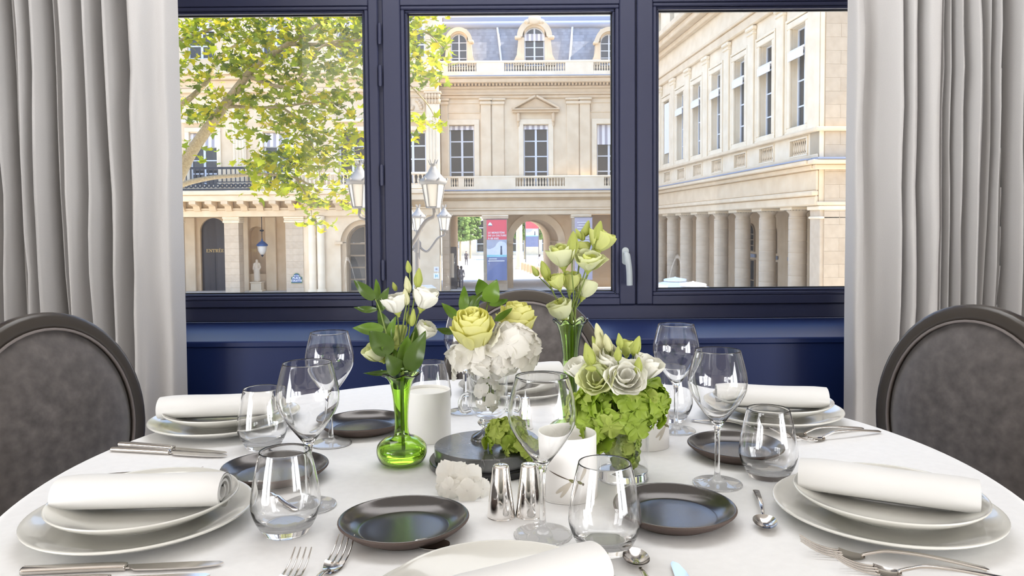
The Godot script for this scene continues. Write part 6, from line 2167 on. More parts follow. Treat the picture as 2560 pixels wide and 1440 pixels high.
	s.lathe(smooth2([0, 0.0388, 0.019, 0.040, 0.030, 0.050, 0.0335, 0.064, 0.0325, 0.078, 0.0335, 0.100, 0.0375, 0.121, 0.0370, 0.1225, 0.0362, 0.121, 0.0318, 0.100, 0.0305, 0.078, 0.0308, 0.064, 0.027, 0.052, 0.016, 0.045, 0, 0.044], 4), 60, Vector3.ZERO, Basis(), Vector2.ONE, ribs)
	part(v3, "bowl", s.mesh(), M.thin_glass)
	for side in [-1.0, 1.0]:
		var p := smooth_path([Vector3(side * 0.030, 0.052, 0.008), Vector3(side * 0.043, 0.050, 0.010), Vector3(side * 0.0485, 0.064, 0.010), Vector3(side * 0.043, 0.078, 0.009), Vector3(side * 0.0335, 0.080, 0.008)], 5)
		part(v3, "handle", tube_mesh(p, PackedFloat32Array([0.0035, 0.0035]), 10), M.crystal_glass)
	# straight glass cylinder
	var v4 := thing("glass_cylinder", "clear glass cylinder packed with green petals under the right bouquet", "vase", Vector3(0.1732, 0.75, -1.1892))
	part(v4, "glass", lathe_mesh(smooth2([0, 0.0, 0.0385, 0.0, 0.0405, 0.0015, 0.041, 0.004, 0.041, 0.004, 0.041, 0.1035, 0.041, 0.1035, 0.040, 0.1045, 0.0388, 0.1035, 0.0388, 0.1035, 0.0388, 0.0142], 3), 56), M.thin_glass)
	part(v4, "thick_base", lathe_mesh(smooth2([0, 0.0005, 0.0370, 0.0005, 0.0384, 0.002, 0.0386, 0.005, 0.0386, 0.005, 0.0386, 0.0125, 0.0386, 0.0125, 0.036, 0.0140, 0, 0.0140], 3), 48), M.clear_glass)



# ---------------------------------------------------------------- flowers
# a petal of a cup-shaped flower: part of a bowl round the y axis, one unit wide
func cup_petal(R: float, H: float, flare: float, half: float, ruffle: float, seed_value: float) -> ArrayMesh:
	var s := Shape.new()
	s.grid(8, 8, func(u: float, v: float) -> Vector3:
		var q := u * 2.0 - 1.0
		var a := q * half * (0.30 + 0.70 * sin(PI * clampf(0.12 + 0.55 * v, 0.0, 1.0)))
		var r := R * (0.10 + 0.90 * pow(sin(v * PI * 0.5), 0.72)) * (1.0 - 0.10 * v * v * v) + flare * R * pow(v, 4.0) * (1.0 - 0.35 * q * q)
		r += ruffle * R * sin(q * 5.0 + seed_value) * v * v * v
		var y := H * (v - 0.16 * v * pow(absf(q), 3.0)) - flare * R * 0.25 * pow(v, 6.0) + ruffle * 0.5 * R * cos(q * 7.0 + seed_value) * v * v
		return Vector3(r * sin(a), y, r * cos(a)))
	return s.mesh()


var petal_sets := {}


# kinds: lisianthus (loose cup), open (wide rose-like), rose (tight spiral)
func petal_set(kind: String) -> Array:
	if petal_sets.has(kind):
		return petal_sets[kind]
	var rings := {
		"cup": [[5, 1.04, 1.55, 0.10, 1.0, 0.06], [5, 0.94, 1.62, 0.02, 1.0, 0.05], [5, 0.76, 1.62, -0.05, 1.0, 0.05], [4, 0.5, 1.55, -0.08, 1.0, 0.04]],
		"open": [[5, 1.05, 1.25, 0.30, 0.95, 0.09], [5, 0.90, 1.35, 0.14, 0.95, 0.08], [5, 0.68, 1.35, 0.05, 1.0, 0.07], [4, 0.45, 1.2, 0.0, 1.1, 0.05]],
		"rose": [[5, 1.08, 1.7, 0.22, 0.9, 0.06], [5, 0.98, 2.1, 0.06, 0.85, 0.03], [5, 0.84, 2.3, -0.04, 0.9, 0.03], [4, 0.66, 2.36, -0.08, 0.95, 0.03], [4, 0.50, 2.38, -0.1, 1.0, 0.03], [4, 0.35, 2.38, -0.1, 1.0, 0.03], [3, 0.2, 2.36, -0.1, 1.2, 0.02]],
	}
	var out := []
	for ring in rings[kind]:
		for k in ring[0]:
			out.append([cup_petal(ring[1], ring[2], ring[3], ring[4] * 1.05, ring[5], k * 2.1 + ring[1] * 9.0) if k < 3 else out[out.size() - 3][0], TAU * k / ring[0] + ring[1] * 4.0])
	petal_sets[kind] = out
	return out


func bloom(parent: Node, at: Vector3, axis: Vector3, size: float, kind: String, material: Material, inner: Material, spin := 0.0) -> Node3D:
	var turn := aim(axis, spin).scaled(Vector3.ONE * size)
	var calyx := lathe_mesh(pv([0.10, -0.35, 0.14, -0.2, 0.34, 0.05, 0.30, 0.12, 0.0, 0.1]), 12)
	var b := part(parent, "bloom", calyx, M.bud_green, at, turn)
	var list := petal_set(kind)
	var loose := 0.03 if kind == "rose" else 0.11
	for i in list.size():
		var sway := Basis(Vector3.RIGHT, loose * sin(i * 12.9 + at.x * 90.0)) * Basis(Vector3.BACK, loose * cos(i * 7.3 + at.y * 70.0))
		part(b, "petal", list[i][0], material if i < list.size() * 0.7 else inner, Vector3.ZERO, sway * Basis(Vector3.UP, list[i][1] + 2.2 * loose * sin(i * 5.1)).scaled(Vector3.ONE * (1.0 + 0.6 * loose * sin(i * 3.7 + at.x * 50.0))))
	return b


var bud_mesh: ArrayMesh


func bud(parent: Node, at: Vector3, axis: Vector3, length: float, material: Material, fat := 1.0) -> void:
	if bud_mesh == null:
		var s := Shape.new()
		s.lathe(smooth2([0.05, 0.0, 0.16, 0.1, 0.235, 0.3, 0.22, 0.5, 0.14, 0.75, 0.06, 0.93, 0.0, 1.0], 4), 18, Vector3.ZERO, Basis(), Vector2.ONE, func(a: float, p: Vector2) -> Vector2: return Vector2(p.x * (1.0 + 0.09 * sin(a * 4.0 + p.y * 4.0)), p.y))
		for k in 4:
			var w := TAU * k / 4 + 0.4
			s.tube(smooth_path([Vector3(0.06 * cos(w), 0, 0.06 * sin(w)), Vector3(0.2 * cos(w), 0.12, 0.2 * sin(w)), Vector3(0.25 * cos(w), 0.34, 0.25 * sin(w)), Vector3(0.24 * cos(w), 0.55, 0.24 * sin(w))], 3), ramp(0.05, 0.008, 10), 5, 0.5)
		bud_mesh = s.mesh()
	part(parent, "bud", bud_mesh, material, at, aim(axis, at.x * 40.0).scaled_local(Vector3(length * fat, length, length * fat)))


var leaf_meshes := []


func leaf(parent: Node, at: Vector3, tip: Vector3, face: Vector3, width: float, material: Material, pick := 0) -> void:
	if leaf_meshes.is_empty():
		for bend in [0.10, 0.22, -0.12]:
			var s := Shape.new()
			s.grid(6, 14, func(u: float, v: float) -> Vector3:
				var q := u * 2.0 - 1.0
				var w := 0.5 * pow(sin(PI * pow(v, 0.8)), 0.85) * (1.0 - 0.25 * v)
				return Vector3(q * w, v, -bend * sin(v * PI) * 1.2 + 0.16 * w * absf(q) - 0.03 * sin(v * 9.0) * q))
			leaf_meshes.append(s.mesh())
	var y := tip - at
	var x := y.cross(face).normalized()
	var z := x.cross(y).normalized()
	part(parent, "leaf", leaf_meshes[pick % 3], material, at, Basis(x * width, y, z * y.length()))


func stem(parent: Node, points: Array, r0 := 0.0016, r1 := 0.0011) -> void:
	var p := smooth_path(points, 5)
	part(parent, "stem", tube_mesh(p, ramp(r0, r1, p.size()), 7), M.stem_green)


var floret_meshes := []


func make_florets() -> void:
	for k in 8:
		var s := Shape.new()
		var calm := 1.0 if k < 4 else 0.35
		for j in 4:
			var turn := Basis(Vector3.UP, TAU * j / 4 + 0.15 * sin(k * 3.0 + j))
			var grow := 1.0 + 0.14 * sin(k * 5.0 + j * 2.3)
			s.grid(6, 6, func(u: float, v: float) -> Vector3:
				var q := u * 2.0 - 1.0
				var w := 0.60 * pow(sin(PI * clampf(0.06 + 0.80 * v, 0.0, 1.0)), 0.75)
				var edge := 1.0 + 0.07 * sin(q * 11.0 + k * 2.0) * v
				var p := Vector3(q * w * grow, 0.10 + 0.22 * v - (0.30 + 0.1 * (k % 4)) * v * v + calm * (0.20 * q * q * w + 0.13 * sin(q * 6.0 + j * 1.7 + k) * v * v), v * grow * edge * (1.0 - 0.14 * q * q))
				return turn * p)
		s.lathe(pv([0, 0.02, 0.09, 0.06, 0.07, 0.14, 0, 0.16]), 6)
		floret_meshes.append(s.mesh())


# florets over a part of a ball; dir and spread say which part
func hydrangea(parent: Node, centre: Vector3, radius: Vector3, count: int, size: float, mats: Array, low: float, r: RandomNumberGenerator, top := 1.0) -> void:
	for i in count:
		var y := lerpf(low, top, (i + 0.5) / count)
		var a := i * 2.39996 + r.randf() * 0.5
		var d := Vector3(sqrt(maxf(0.0, 1.0 - y * y)) * cos(a), y, sqrt(maxf(0.0, 1.0 - y * y)) * sin(a))
		var at := centre + Vector3(d.x * radius.x, d.y * radius.y, d.z * radius.z) * r.randf_range(0.86, 1.06)
		var n := (Vector3(d.x / radius.x, d.y / radius.y, d.z / radius.z).normalized() + Vector3(r.randf_range(-0.5, 0.5), r.randf_range(-0.3, 0.5), r.randf_range(-0.5, 0.5))).normalized()
		part(parent, "floret", floret_meshes[r.randi() % 4 + (4 if mats[0] == M.hydrangea_white else 0)], mats[r.randi() % mats.size()], at, aim(n, r.randf() * TAU).scaled(Vector3.ONE * size * r.randf_range(0.8, 1.2)))


func build_flowers() -> void:
	make_florets()
	var r := RandomNumberGenerator.new()
	r.seed = 4
	# --- left green bud vase
	var z := -1.267
	var mouth := Vector3(-0.1869, 0.9051, -1.267)
	var low := mouth - Vector3(0, 0.13, 0)
	var t := thing("lisianthus", "white lisianthus bloom with pointed buds, left one in the green vase", "flower", Vector3.ZERO, 0.0, "flowers in the green bud vase")
	stem(t, [low, mouth, Vector3(-0.1889, 0.9538, -1.267), Vector3(-0.1922, 1.0009, -1.267)])
	bloom(t, Vector3(-0.1907, 1.0062, -1.262), Vector3(-0.22, 1, 0.15), 0.0195, "cup", M.petal_white, M.petal_white, 0.6)
	stem(t, [Vector3(-0.1889, 0.9538, -1.267), Vector3(-0.1809, 0.9948, -1.262), Vector3(-0.176, 1.0206, -1.258)])
	bud(t, Vector3(-0.176, 1.0206, -1.258), Vector3(-0.08, 1, 0.1), 0.028, M.bud_cream, 1.0)
	bud(t, Vector3(-0.1723, 1.0402, -1.262), Vector3(-0.15, 1, 0.0), 0.029, M.bud_cream, 0.9)
	stem(t, [Vector3(-0.1834, 0.9605, -1.267), Vector3(-0.1748, 1.0008, -1.267), Vector3(-0.1719, 1.038, -1.264), Vector3(-0.1703, 1.0614, -1.264), Vector3(-0.1714, 1.0748, -1.264)], 0.0014, 0.001)
	bud(t, Vector3(-0.1714, 1.0734, -1.264), Vector3(-0.12, 1, 0.0), 0.021, M.bud_green, 1.0)
	bud(t, Vector3(-0.1955, 1.0426, -1.275), Vector3(-0.35, 1, 0.0), 0.016, M.bud_green, 1.0)
	t = thing("lisianthus", "white lisianthus bloom with a tall bud, right one in the green vase", "flower", Vector3.ZERO, 0.0, "flowers in the green bud vase")
	stem(t, [low + Vector3(0.003, 0, 0), mouth + Vector3(0.003, 0, 0), Vector3(-0.1687, 0.9604, -1.267), Vector3(-0.1602, 0.994, -1.267), Vector3(-0.1546, 1.0087, -1.267)])
	bloom(t, Vector3(-0.1526, 1.0127, -1.267), Vector3(0.34, 1, 0.12), 0.0215, "cup", M.petal_white, M.petal_white, 0.2)
	stem(t, [Vector3(-0.1768, 0.9537, -1.267), Vector3(-0.1674, 1.008, -1.262), Vector3(-0.1602, 1.0448, -1.262), Vector3(-0.1575, 1.0514, -1.262)], 0.0014, 0.001)
	bud(t, Vector3(-0.1575, 1.0494, -1.262), Vector3(0.1, 1, 0.05), 0.033, M.bud_green, 0.9)
	bud(t, Vector3(-0.1677, 0.9846, -1.262), Vector3(0.12, 1, 0.05), 0.030, M.bud_green, 0.75)
	bud(t, Vector3(-0.1741, 0.987, -1.27), Vector3(-0.1, 1, 0.0), 0.022, M.bud_green, 0.8)
	t = thing("lisianthus", "white lisianthus bloom low behind the dark leaves on the right", "flower", Vector3.ZERO, 0.0, "flowers in the green bud vase")
	stem(t, [low, mouth, Vector3(-0.1672, 0.9448, -1.28), Vector3(-0.1608, 0.959, -1.285)])
	bloom(t, Vector3(-0.1588, 0.9603, -1.285), Vector3(0.55, 0.9, 0.2), 0.018, "cup", M.petal_white, M.petal_cream, 0.9)
	t = thing("lisianthus", "lime green lisianthus bloom behind the dark leaves", "flower", Vector3.ZERO, 0.0, "flowers in the green bud vase")
	stem(t, [low, mouth, Vector3(-0.1965, 0.9313, -1.28), Vector3(-0.1984, 0.9497, -1.285)])
	bloom(t, Vector3(-0.1984, 0.9469, -1.285), Vector3(-0.05, 1, -0.05), 0.021, "cup", M.petal_lime, M.petal_lime, 0.3)
	t = thing("lisianthus", "cream lisianthus bloom leaning left under the dark leaves", "flower", Vector3.ZERO, 0.0, "flowers in the green bud vase")
	stem(t, [low, mouth, Vector3(-0.2091, 0.9205, -1.265), Vector3(-0.2191, 0.93, -1.265)])
	bloom(t, Vector3(-0.2184, 0.9273, -1.265), Vector3(-0.6, 1, 0.25), 0.020, "cup", M.petal_cream, M.petal_lime, 1.3)
	t = thing("ruscus_sprig", "dark glossy ruscus sprig leaning left in the green vase", "foliage", Vector3.ZERO, 0.0, "leaves in the green bud vase")
	stem(t, [low, mouth, Vector3(-0.2011, 0.9432, -1.25), Vector3(-0.2111, 0.9832, -1.25), Vector3(-0.2198, 1.0164, -1.25), Vector3(-0.2262, 1.0311, -1.25)], 0.0018, 0.001)
	var L := [
		[Vector3(-0.2262, 1.0297, -1.25), Vector3(-0.2592, 1.0638, -1.24), 0.022, 0], [Vector3(-0.2253, 1.0282, -1.252), Vector3(-0.2253, 1.0644, -1.255), 0.014, 1], [Vector3(-0.2219, 1.0138, -1.25), Vector3(-0.2606, 1.0191, -1.24), 0.013, 1],
		[Vector3(-0.2197, 1.0078, -1.256), Vector3(-0.2054, 1.0498, -1.262), 0.020, 2], [Vector3(-0.2111, 0.9819, -1.25), Vector3(-0.2621, 0.9856, -1.235), 0.024, 0], [Vector3(-0.2083, 0.9723, -1.256), Vector3(-0.2245, 1.0115, -1.265), 0.024, 1],
		[Vector3(-0.1982, 0.9415, -1.24), Vector3(-0.2328, 0.9815, -1.225), 0.042, 0], [Vector3(-0.2058, 0.9556, -1.256), Vector3(-0.1941, 1.0016, -1.262), 0.018, 2],
	]
	for i in L.size():
		leaf(t, L[i][0], L[i][1], Vector3(-0.1, 0.35, 1), L[i][2], M.leaf_dark if i % 3 != 1 else M.leaf_fresh, L[i][3])
	t = thing("ruscus_sprig", "broad dark leaves hugging the mouth of the green vase", "foliage", Vector3.ZERO, 0.0, "leaves in the green bud vase")
	stem(t, [low + Vector3(0.002, 0, 0.003), mouth + Vector3(0.002, 0.0, 0.003), Vector3(-0.1814, 0.9264, -1.25)], 0.0018, 0.0014)
	L = [
		[Vector3(-0.1862, 0.9094, -1.245), Vector3(-0.2075, 0.9435, -1.225), 0.034, 2], [Vector3(-0.178, 0.9124, -1.243), Vector3(-0.1712, 0.9741, -1.228), 0.032, 0], [Vector3(-0.1717, 0.9106, -1.245), Vector3(-0.1425, 0.9801, -1.24), 0.036, 2],
		[Vector3(-0.1831, 0.9113, -1.242), Vector3(-0.1802, 0.96, -1.235), 0.024, 1], [Vector3(-0.1969, 0.9098, -1.25), Vector3(-0.2457, 0.9111, -1.235), 0.010, 1], [Vector3(-0.1834, 0.9297, -1.25), Vector3(-0.215, 0.9542, -1.232), 0.020, 1], [Vector3(-0.1743, 0.9154, -1.255), Vector3(-0.1607, 0.9848, -1.26), 0.024, 1],
	]
	for i in L.size():
		leaf(t, L[i][0], L[i][1], Vector3(0.1, 0.3, 1), L[i][2], M.leaf_dark if i % 2 == 0 else M.leaf_fresh, L[i][3])

	# --- tall vase on the right: lime lisianthus
	z = -1.38
	mouth = Vector3(0.1086, 0.9779, -1.38)
	low = mouth - Vector3(0, 0.17, 0)
	var F := [
		["pale green lisianthus bloom on the left of the tall vase", Vector3(0.093, 1.075, -1.37), Vector3(-0.12, 1, 0.2), 0.0245, "cup", M.petal_cream, M.petal_lime],
		["pale green lisianthus bloom in the middle of the tall vase", Vector3(0.1361, 1.0702, -1.36), Vector3(0.1, 1, 0.4), 0.0235, "open", M.petal_cream, M.petal_lime],
		["lime lisianthus bloom at the upper right of the tall vase", Vector3(0.1542, 1.1031, -1.38), Vector3(0.45, 1, 0.0), 0.0235, "cup", M.petal_lime, M.petal_cream],
		["lime half-open lisianthus low on the left of the tall vase", Vector3(0.085, 1.0368, -1.36), Vector3(-0.3, 1, 0.1), 0.0155, "cup", M.petal_lime, M.bud_green],
		["lime lisianthus bloom in the heart of the tall vase", Vector3(0.1056, 1.0302, -1.385), Vector3(0.05, 1, 0.1), 0.0205, "cup", M.petal_lime, M.petal_cream],
		["pale lisianthus bloom on the lower right of the tall vase", Vector3(0.1274, 1.0176, -1.385), Vector3(0.3, 1, -0.1), 0.0205, "cup", M.petal_cream, M.petal_lime],
		["pale green lisianthus bloom just above the vase lip", Vector3(0.0937, 0.9821, -1.365), Vector3(-0.35, 1, 0.2), 0.0215, "cup", M.petal_cream, M.petal_lime],
		["narrow lime lisianthus bloom high in the tall vase", Vector3(0.126, 1.0942, -1.39), Vector3(0.1, 1, -0.1), 0.0165, "cup", M.petal_lime, M.bud_green],
	]
	for i in F.size():
		t = thing("lisianthus", F[i][0], "flower", Vector3.ZERO, 0.0, "flowers in the tall vase")
		var off := Vector3(0.004 * sin(i * 2.0), 0, 0.004 * cos(i * 2.0))
		var head: Vector3 = F[i][1]
		if i != 6:
			stem(t, [low + off, mouth + off * 1.5, mouth.lerp(head, 0.5) + Vector3(0, 0.004, 0), head - F[i][2].normalized() * 0.006])
		else:
			stem(t, [low + off, mouth + off, head - F[i][2].normalized() * 0.004])
		bloom(t, head, F[i][2], F[i][3], F[i][4], F[i][5], F[i][6], i * 0.7)
	var B := [
		["bud stem reaching highest in the tall vase", [[Vector3(0.1317, 1.1309, -1.38), Vector3(0.28, 1, 0), 0.030], [Vector3(0.1286, 1.1223, -1.378), Vector3(-0.1, 1, 0), 0.021], [Vector3(0.1241, 1.126, -1.376), Vector3(-0.45, 1, 0), 0.021]], [Vector3(0.1161, 1.0291, -1.38), Vector3(0.1236, 1.0946, -1.38), Vector3(0.1288, 1.12, -1.38)]],
		["bud stem with a fat bud on the right of the tall vase", [[Vector3(0.1511, 1.1238, -1.365), Vector3(0.25, 1, 0), 0.036]], [Vector3(0.123, 1.0367, -1.375), Vector3(0.1427, 1.1022, -1.368), Vector3(0.1511, 1.1223, -1.365)]],
		["bud stem standing upright in the middle of the tall vase", [[Vector3(0.1078, 1.0986, -1.355), Vector3(0.05, 1, 0), 0.042]], [Vector3(0.1105, 1.0232, -1.365), Vector3(0.1072, 1.067, -1.358), Vector3(0.1078, 1.0957, -1.355)]],
		["bud stem leaning far left in the tall vase", [[Vector3(0.0655, 1.0521, -1.37), Vector3(-0.35, 1, 0.1), 0.038], [Vector3(0.0467, 1.0595, -1.37), Vector3(-0.6, 1, 0.0), 0.022]], [Vector3(0.0863, 1.0082, -1.372), Vector3(0.0719, 1.0339, -1.37), Vector3(0.0662, 1.0499, -1.37)]],
	]
	for i in B.size():
		t = thing("lisianthus", "green lisianthus " + B[i][0], "flower", Vector3.ZERO, 0.0, "buds in the tall vase")
		var off := Vector3(0.005 * cos(i * 2.2), 0, 0.005 * sin(i * 2.2))
		var pts := [low + off, mouth + off]
		pts.append_array(B[i][2])
		stem(t, pts)
		for q in B[i][1]:
			bud(t, q[0], q[1], q[2], M.bud_green, 1.0)
		if i == 3:
			stem(t, [Vector3(0.0755, 1.0303, -1.37), Vector3(0.0589, 1.0471, -1.37), Vector3(0.0482, 1.058, -1.37)], 0.0011, 0.0009)

	# --- crystal urn: white hydrangea, two yellow roses, ruscus
	z = -1.29
	var cup := Vector3(-0.042, TABLE_Y + 0.0348 + 0.09, -1.288)
	t = thing("hydrangea", "large white hydrangea filling the crystal urn", "flower", Vector3.ZERO, 0.0, "flowers in the crystal urn")
	stem(t, [cup + Vector3(0, -0.035, 0), cup + Vector3(0, 0.03, 0)], 0.003, 0.0025)
	hydrangea(t, Vector3(-0.0652, 0.9287, -1.27), Vector3(0.036, 0.026, 0.033), 15, 0.0255, [M.hydrangea_white], -0.5, r)
	hydrangea(t, Vector3(0.0002, 0.9473, -1.265), Vector3(0.038, 0.034, 0.032), 20, 0.0265, [M.hydrangea_white], -0.6, r)
	hydrangea(t, Vector3(-0.0345, 0.9244, -1.255), Vector3(0.042, 0.022, 0.022), 12, 0.021, [M.hydrangea_white], -0.8, r)
	hydrangea(t, cup + Vector3(0, -0.012, 0), Vector3(0.020, 0.030, 0.020), 10, 0.013, [M.hydrangea_white], -0.9, r)
	t = thing("garden_rose", "large yellow-green rose at the top of the crystal urn bouquet", "flower", Vector3.ZERO, 0.0, "flowers in the crystal urn")
	stem(t, [cup + Vector3(-0.008, -0.03, 0), cup + Vector3(-0.008, 0.02, 0), Vector3(-0.0635, 0.9534, -1.255)], 0.0025, 0.002)
	bloom(t, Vector3(-0.0626, 0.9428, -1.262), Vector3(-0.06, 1, 0.45), 0.0318, "rose", M.petal_yellow, M.petal_yellow, 0.4)
	leaf(t, Vector3(-0.0667, 0.9557, -1.24), Vector3(-0.0797, 0.9961, -1.245), Vector3(-0.6, 0, 1), 0.03, M.petal_lime, 0)
	t = thing("garden_rose", "yellow-green rose behind the white hydrangea on the right", "flower", Vector3.ZERO, 0.0, "flowers in the crystal urn")
	stem(t, [cup + Vector3(0.008, -0.03, -0.004), cup + Vector3(0.01, 0.02, -0.006), Vector3(0.0017, 0.9554, -1.31)], 0.0025, 0.002)
	bloom(t, Vector3(0.0031, 0.9484, -1.31), Vector3(0.1, 1, 0.12), 0.0295, "rose", M.petal_yellow, M.petal_yellow, 1.4)
	t = thing("ruscus_sprig", "fresh green leaves rising behind the yellow roses", "foliage", Vector3.ZERO, 0.0, "leaves in the crystal urn")
	stem(t, [cup + Vector3(0, -0.02, -0.01), Vector3(-0.0565, 0.953, -1.31), Vector3(-0.0457, 1.0017, -1.31), Vector3(-0.042, 1.0225, -1.31)], 0.002, 0.0012)
	L = [
		[Vector3(-0.0891, 0.9912, -1.285), Vector3(-0.1197, 1.0218, -1.275), 0.018, 0], [Vector3(-0.0835, 1.0014, -1.285), Vector3(-0.0817, 1.0497, -1.285), 0.020, 1], [Vector3(-0.0762, 1.003, -1.3), Vector3(-0.0638, 1.0321, -1.305), 0.034, 2],
		[Vector3(-0.0729, 1.0096, -1.29), Vector3(-0.0492, 1.04, -1.285), 0.014, 0], [Vector3(-0.0417, 1.02, -1.3), Vector3(-0.0572, 1.0611, -1.285), 0.030, 1], [Vector3(-0.0401, 1.019, -1.29), Vector3(-0.0259, 1.0605, -1.28), 0.034, 2], [Vector3(-0.0411, 1.0152, -1.3), Vector3(-0.0079, 1.027, -1.275), 0.013, 1],
		[Vector3(-0.0981, 0.9708, -1.275), Vector3(-0.1277, 0.9796, -1.262), 0.013, 0], [Vector3(-0.0307, 0.9887, -1.285), Vector3(0.0001, 1.0132, -1.265), 0.013, 0],
	]
	for i in L.size():
		leaf(t, L[i][0], L[i][1], Vector3(0.0, 0.3, 1), L[i][2], M.leaf_fresh if i % 4 != 3 else M.leaf_dark, L[i][3])

	# --- glass cylinder: green hydrangea outside and inside, white lisianthus on top
	z = -1.187
	var base := Vector3(0.1732, 0.75, -1.1892)
	t = thing("hydrangea", "green hydrangea spilling over the glass cylinder", "flower", Vector3.ZERO, 0.0, "flowers in the glass cylinder")
	stem(t, [base + Vector3(0, 0.02, 0), base + Vector3(0, 0.12, 0)], 0.003, 0.0025)
	var greens := [M.hydrangea_green, M.hydrangea_green, M.hydrangea_lime]
	hydrangea(t, Vector3(0.1654, 0.8652, -1.187), Vector3(0.068, 0.040, 0.055), 46, 0.023, greens, -0.75, r)
	hydrangea(t, Vector3(0.1208, 0.849, -1.165), Vector3(0.026, 0.042, 0.022), 14, 0.022, greens, -0.9, r)
	hydrangea(t, Vector3(0.2146, 0.8824, -1.18), Vector3(0.026, 0.026, 0.026), 12, 0.020, greens, -0.8, r)
	t = thing("hydrangea", "pale green hydrangea petals pressed inside the glass cylinder", "flower", Vector3.ZERO, 0.0, "flowers in the glass cylinder")
	stem(t, [base + Vector3(0.004, 0.02, 0), base + Vector3(0.004, 0.09, 0)], 0.003, 0.0025)
	hydrangea(t, base + Vector3(0, 0.056, 0), Vector3(0.024, 0.036, 0.024), 60, 0.0145, [M.hydrangea_lime, M.hydrangea_green], -1.0, r)
	F = [
		["open white lisianthus facing forward above the green hydrangea", Vector3(0.1672, 0.9141, -1.135), Vector3(0.0, 0.62, 1), 0.0240, "open", M.petal_white, M.petal_white],
		["creamy lisianthus on the left above the green hydrangea", Vector3(0.1268, 0.9104, -1.14), Vector3(-0.15, 0.7, 0.9), 0.0230, "open", M.petal_cream, M.petal_cream],
		["white lisianthus cup at the upper middle of the right bouquet", Vector3(0.1469, 0.9305, -1.155), Vector3(0.0, 1, 0.4), 0.0195, "cup", M.petal_white, M.petal_cream],
		["white lisianthus on the right above the green hydrangea", Vector3(0.1971, 0.9159, -1.155), Vector3(0.35, 1, 0.3), 0.0215, "cup", M.petal_white, M.petal_white],
		["white lisianthus half hidden on the left of the right bouquet", Vector3(0.1106, 0.9156, -1.16), Vector3(-0.4, 1, 0.2), 0.0190, "cup", M.petal_white, M.petal_white],
		["lime lisianthus standing behind the white blooms", Vector3(0.1792, 0.944, -1.19), Vector3(0.05, 1, 0), 0.0145, "cup", M.petal_lime, M.petal_cream],
	]
	var root := base + Vector3(0, 0.10, 0)
	for i in F.size():
		t = thing("lisianthus", F[i][0], "flower", Vector3.ZERO, 0.0, "flowers in the glass cylinder")
		stem(t, [root + Vector3(0.01 * sin(i * 1.9), -0.04, 0.01 * cos(i * 1.9)), root.lerp(F[i][1], 0.5), F[i][1] - F[i][2].normalized() * 0.006])
		bloom(t, F[i][1], F[i][2], F[i][3], F[i][4], F[i][5], F[i][6], i * 1.1)
	B = [
		["highest cream bud", Vector3(0.1365, 0.9714, -1.17), Vector3(-0.25, 1, 0), 0.029, true], ["cream bud left of the middle", Vector3(0.1366, 0.9556, -1.16), Vector3(-0.2, 1, 0), 0.031, true], ["cream bud in the middle", Vector3(0.1482, 0.9564, -1.155), Vector3(-0.25, 1, 0.1), 0.030, true],
		["small green bud on the left", Vector3(0.1315, 0.959, -1.17), Vector3(-0.4, 1, 0), 0.022, false], ["lime bud farthest left", Vector3(0.1186, 0.9415, -1.13), Vector3(-0.3, 1, 0.1), 0.036, false], ["cream bud behind the lime bud", Vector3(0.1329, 0.9475, -1.15), Vector3(-0.45, 1, 0.1), 0.027, true],
		["green bud above the open bloom", Vector3(0.1646, 0.9632, -1.15), Vector3(-0.15, 1, 0.1), 0.024, false], ["green bud on the upper right", Vector3(0.1843, 0.9512, -1.155), Vector3(0.3, 1, 0.1), 0.032, false], ["thin green bud before the open bloom", Vector3(0.1561, 0.949, -1.12), Vector3(-0.02, 1, 0.1), 0.023, false],
		["green bud lying on the right white bloom", Vector3(0.1852, 0.9297, -1.12), Vector3(0.05, 1, 0.1), 0.026, false], ["tiny green bud lying on the left", Vector3(0.1224, 0.9392, -1.11), Vector3(-1, 0.1, 0.3), 0.018, false],
	]
	for i in B.size():
		t = thing("lisianthus", "lisianthus stem with a %s of the right bouquet" % B[i][0], "flower", Vector3.ZERO, 0.0, "buds in the glass cylinder")
		var head: Vector3 = B[i][1]
		stem(t, [root + Vector3(0.008 * sin(i * 2.9), -0.03, 0.008 * cos(i * 2.9)), root.lerp(head, 0.55), head], 0.0014, 0.001)
		bud(t, head, B[i][2], B[i][3], M.bud_cream if B[i][4] else M.bud_green, 1.0)

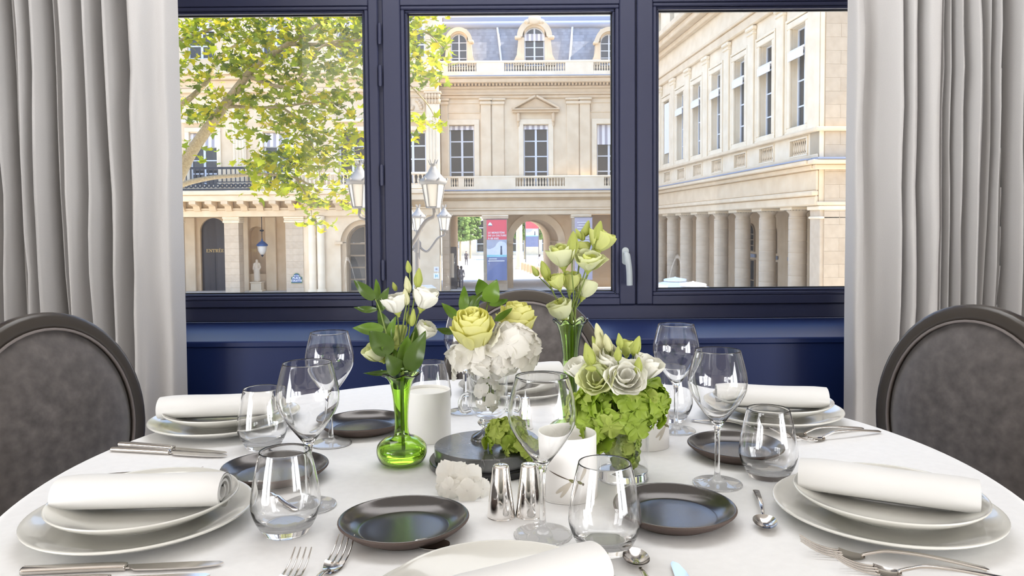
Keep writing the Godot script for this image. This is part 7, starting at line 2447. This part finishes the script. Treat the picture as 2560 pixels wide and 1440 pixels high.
	# --- loose blooms beside the slate
	t = thing("loose_hydrangea", "loose green hydrangea head lying on the slate board", "flower", Vector3.ZERO, 0.0, "loose hydrangea heads")
	stem(t, [Vector3(-0.0144, 0.787, -1.2643), Vector3(-0.0222, 0.8, -1.2545)], 0.002, 0.0018)
	hydrangea(t, Vector3(-0.0139, 0.809, -1.222), Vector3(0.028, 0.024, 0.022), 13, 0.0185, [M.hydrangea_lime, M.hydrangea_green, M.hydrangea_lime], -0.55, r)
	hydrangea(t, Vector3(0.0106, 0.7894, -1.21), Vector3(0.022, 0.010, 0.018), 6, 0.017, [M.hydrangea_lime], -0.3, r)
	t = thing("loose_hydrangea", "loose white hydrangea florets lying before the slate board", "flower", Vector3.ZERO, 0.0, "loose hydrangea heads")
	stem(t, [Vector3(-0.0812, 0.752, -1.1324), Vector3(-0.0738, 0.765, -1.1124)], 0.002, 0.0018)
	var W := [[Vector3(-0.0964, 0.7793, -1.115), Vector3(-0.25, 0.35, 1), 0.0225], [Vector3(-0.0664, 0.7772, -1.11), Vector3(0.15, 0.4, 1), 0.0225], [Vector3(-0.0828, 0.7844, -1.125), Vector3(0, 0.8, 0.6), 0.019], [Vector3(-0.093, 0.7653, -1.1), Vector3(-0.3, 0.1, 1), 0.0185], [Vector3(-0.068, 0.7645, -1.095), Vector3(0.1, 0.15, 1), 0.019], [Vector3(-0.0464, 0.7614, -1.11), Vector3(0.7, 0.3, 0.8), 0.0175], [Vector3(-0.1101, 0.7632, -1.12), Vector3(-0.9, 0.3, 0.6), 0.0165]]
	for i in W.size():
		part(t, "floret", floret_meshes[4 + i % 4], M.hydrangea_white, W[i][0], aim(W[i][1], i * 1.3).scaled(Vector3.ONE * float(W[i][2])))
	# a single green floret on the table behind the bouquet
	t = thing("leaf_scrap", "small green hydrangea petal resting on the cylinder's rim", "petal", Vector3.ZERO)
	leaf(t, Vector3(0.1534, 0.8557, -1.145), Vector3(0.1948, 0.8523, -1.145), Vector3(0, 0.9, 0.4), 0.016, M.hydrangea_lime, 0)
